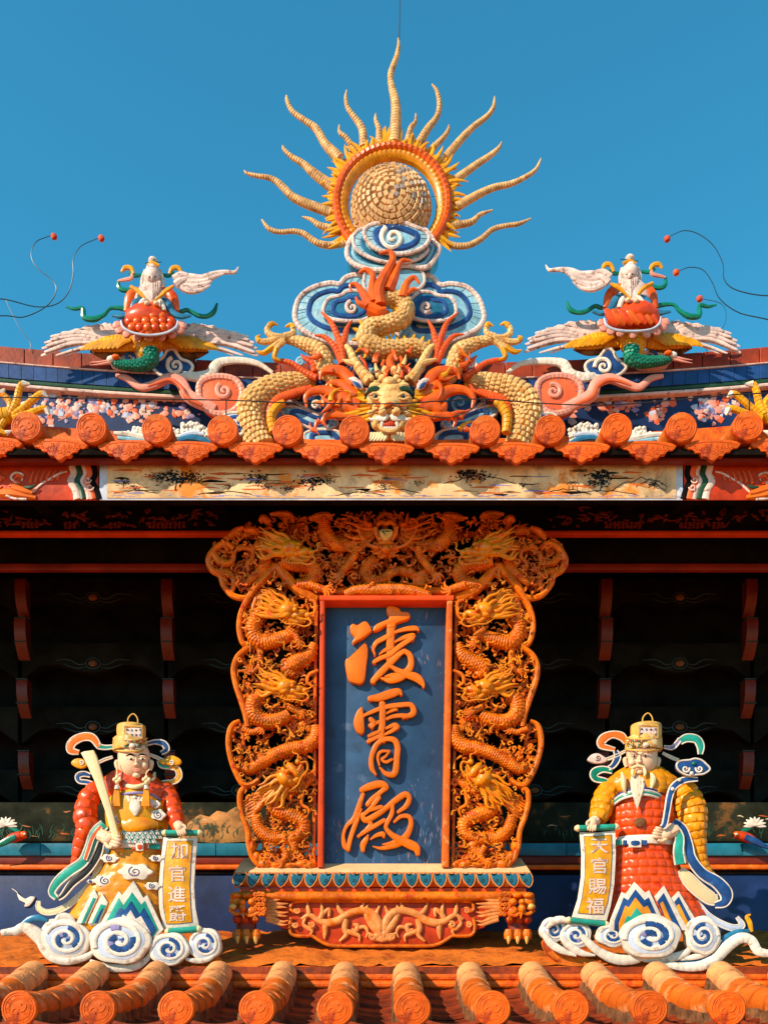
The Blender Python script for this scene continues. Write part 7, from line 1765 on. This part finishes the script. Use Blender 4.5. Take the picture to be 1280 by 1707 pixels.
fin = B_.part('hat_wing', 'white_pink', lambda b: b.slab(kz([(130, 335), (160, 300), (205, 290), (245, 310), (275, 335), (250, 360), (190, 365), (150, 355)]), 8, 5, 1.4, sub=3), hd)
B_.part('wing_scroll', 'mortar_dark', lambda b: b.spiral(*kz([(205, 325)])[0], .5, 5.0, 1.4, 0, .5, .7, h=8.8), fin)
# sceptre
sc_ = Th('ruyi_sceptre', 'blue ruyi sceptre with scrolled cloud head held by the white-bearded official', 'sceptre', 1112, 1380, 3.87)
shf = sc_.part('shaft', 'blue', lambda b: b.tube(wz([(700, 690, 12), (715, 670, 13), (730, 590, 14), (742, 520, 15), (765, 465, 16), (820, 430, 15), (895, 425, 9)]), 10, 6, .5, h=4))
for sg in (-1, 1):
    P = catmull(wz([(700, 690, 12), (715, 670, 13), (730, 590, 14), (742, 520, 15), (765, 465, 16), (820, 430, 15), (895, 425, 9)]), 5); T = np.gradient(P[:, :2], axis=0); T /= np.linalg.norm(T, axis=1, keepdims=True)
    sc_.part('edging', 'white', lambda b: b.tube([(P[i, 0] - sg * T[i, 1] * P[i, 2], P[i, 1] + sg * T[i, 0] * P[i, 2], 1.4) for i in range(len(P))], 6, 2, 1, h=4.4), shf)
for x, y in ((758, 478), (796, 428)): sc_.part('stud', 'white', lambda b: b.ell(*W1(x, y), 9, 3.2, 3.2, 2.4), shf)
hdc = sc_.part('cloud_head', 'blue', lambda b: b.slab(wz([(780, 345), (800, 325), (850, 320), (880, 312), (915, 320), (945, 345), (962, 370), (930, 395), (890, 400), (860, 405), (825, 398), (790, 375)]), 10, 10, 1.5, sub=3))
sc_.part('head_rim', 'white', lambda b: b.tube([(p[0], p[1], 1.7) for p in wz([(780, 345), (800, 325), (850, 320), (880, 312), (915, 320), (945, 345), (962, 370), (930, 395), (890, 400), (860, 405), (825, 398), (790, 375)])], 7, 3, 1, h=9.4, closed=True), hdc)
for x, cw in ((830, -1), (905, 1)): sc_.part('head_scroll', 'white', lambda b: b.spiral(*W1(x, 368), .6, 6.5, 1.3, 90, 1.2, 1.7, h=11, cw=cw), hdc)
for x, y, m in ((875, 338, 'green'), (862, 392, 'white')): sc_.part('stud', m, lambda b: b.ell(*W1(x, y), 12, 3.4, 3.4, 2.6), hdc)
scroll_sign('hanging_scroll', 'yellow scroll reading 天官賜福 unrolled from the hand of the white-bearded official', wz([(250, 715), (350, 716), (446, 706), (448, 850), (440, 1000), (420, 1120), (398, 1200), (300, 1192), (208, 1180), (240, 1080), (258, 960), (260, 830)]),
            wz([(272, 738), (350, 736), (424, 728), (426, 850), (418, 1000), (402, 1100), (380, 1166), (310, 1164), (240, 1158), (262, 1080), (278, 960), (280, 830)]), [(W1(235, 694), W1(452, 686), 5.2), (W1(186, 1196), W1(398, 1220), 5.0)],
            [(c, *W1(x, y)) for c, x, y in (('天', 356, 790), ('官', 358, 898), ('賜', 346, 1012), ('福', 332, 1118))], 12)
cB = Th('swirling_cloud', 'white and blue swirling clouds under the white-bearded official', 'cloud base', 1080, 1612, 3.93)
swirl_cloud(cB, *W1(640, 1285), 52, 36, 28, 1, 170, seed=11)
swirl_cloud(cB, *W1(925, 1280), 30, 32, 20, -1, 0, seed=12)
swirl_cloud(cB, *W1(430, 1280), 26, 20, 18, 1, 200, seed=13)
swirl_cloud(cB, *W1(110, 1250), 22, 22, 6, 1, 200, seed=14)
swirl_cloud(cB, *W1(230, 1280), 26, 24, 10, 1, 200, seed=15)
for pts in ([(50, 540, 14), (90, 600, 22), (150, 640, 20), (230, 670, 6)], [(150, 570, 14), (200, 620, 22), (260, 655, 18), (335, 668, 5)], [(260, 560, 16), (310, 610, 22), (360, 650, 24), (450, 690, 30), (560, 690, 24), (600, 670, 8)], [(520, 640, 14), (600, 680, 24), (720, 685, 26), (820, 660, 22), (870, 610, 10)], [(800, 690, 8), (900, 670, 18), (980, 630, 18), (1020, 580, 8)], [(70, 520, 8), (110, 480, 20), (160, 470, 18), (190, 490, 6)]):
    cB.part('cloud_lobe', 'white', lambda b: b.tube(zm('L', pts), 12, 6, .6, h=13, seg=13, samp=.05))
cB.part('cloud_tail', 'white', lambda b: b.tube(wz([(690, 1430, 10), (780, 1450, 22), (900, 1450, 28), (990, 1410, 30), (1060, 1340, 32), (1130, 1295, 30), (1190, 1310, 28), (1230, 1370, 26), (1310, 1380, 18)]), 12, 6, .6, h=14, seg=10, samp=.05))
cB.part('cloud_tail', 'teal_blue', lambda b: b.tube(wz([(790, 1425, 8), (900, 1425, 12), (980, 1370, 16), (1040, 1300, 17), (1110, 1265, 17), (1180, 1255, 10)]), 10, 6, .6, h=10, seg=8, samp=.05))
cB.part('cloud_curl', 'yellow', lambda b: b.tube(wz([(1190, 1260, 10), (1180, 1210, 14), (1165, 1180, 12), (1185, 1165, 4)]), 8, 5, .7, h=10))
cB.part('clay_footing', 'clay_slope', lambda b: b.slab(wz([(60, 1300), (240, 1380), (400, 1430), (600, 1420), (800, 1440), (1000, 1430), (1060, 1500), (800, 1540), (400, 1540), (120, 1420)]), 2, 26, 5, sub=4))

# --- birds and flowers on the dado ledge ------------------------------------------------------------
def parrot(ax, lab1, lab2):
    f = (lambda p: p) if not ax else (lambda p: mir(p, 634))
    t = Th('parrot_figure', lab1, 'bird', *f([(25, 1405)])[0], 4.58, group='ledge birds')
    bd = t.part('body', 'panel_red', lambda b: b.tube(f([(44, 1393, 5), (34, 1394, 8), (20, 1398, 8), (8, 1404, 5)]), 12, 5, .9, h=6))
    t.part('wing', 'blue' if ax else 'green', lambda b: b.tube(f([(26, 1395, 5), (12, 1402, 6), (-6, 1411, 4), (-22, 1418, 1)]), 10, 5, .6, h=12), bd)
    t.part('head', 'flame', lambda b: b.ell(*f([(40, 1392)])[0], 8, 7, 6, 6), bd)
    t.part('eye', 'white', lambda b: b.ell(*f([(41, 1391)])[0], 14, 2.2, 2.0, 1.4), bd)
    t.part('beak', 'dark_ink', lambda b: b.tube(f([(45, 1392, 2.5), (48, 1394, 1.8), (47, 1397, .5)]), 6, 3, 1, h=9), bd)
    w_ = Th('flower_ornament', lab2, 'flower', *f([(12, 1395)])[0], 4.62, group='ledge flowers')
    for k in range(9):
        a = math.radians(170 + k * 25)
        w_.part('petal', 'white', lambda b: b.tube(f([(10, 1376, 2), (10 + 10 * math.cos(a), 1376 + 8 * math.sin(a), 3.2), (10 + 19 * math.cos(a), 1376 + 14 * math.sin(a), .8)]), 7, 3, .5, h=6 + k % 2))
    w_.part('leaf', 'green', lambda b: b.tube(f([(12, 1378, 2), (26, 1384, 4), (34, 1388, .8)]), 7, 3, .5, h=4))
parrot(0, 'red-headed parrot with green wing on the teal ledge behind the beardless official', 'white chrysanthemum above the green-winged parrot on the teal ledge')
parrot(1, 'red-headed parrot with blue wing on the teal ledge behind the white-bearded official', 'white chrysanthemum above the blue-winged parrot on the teal ledge')
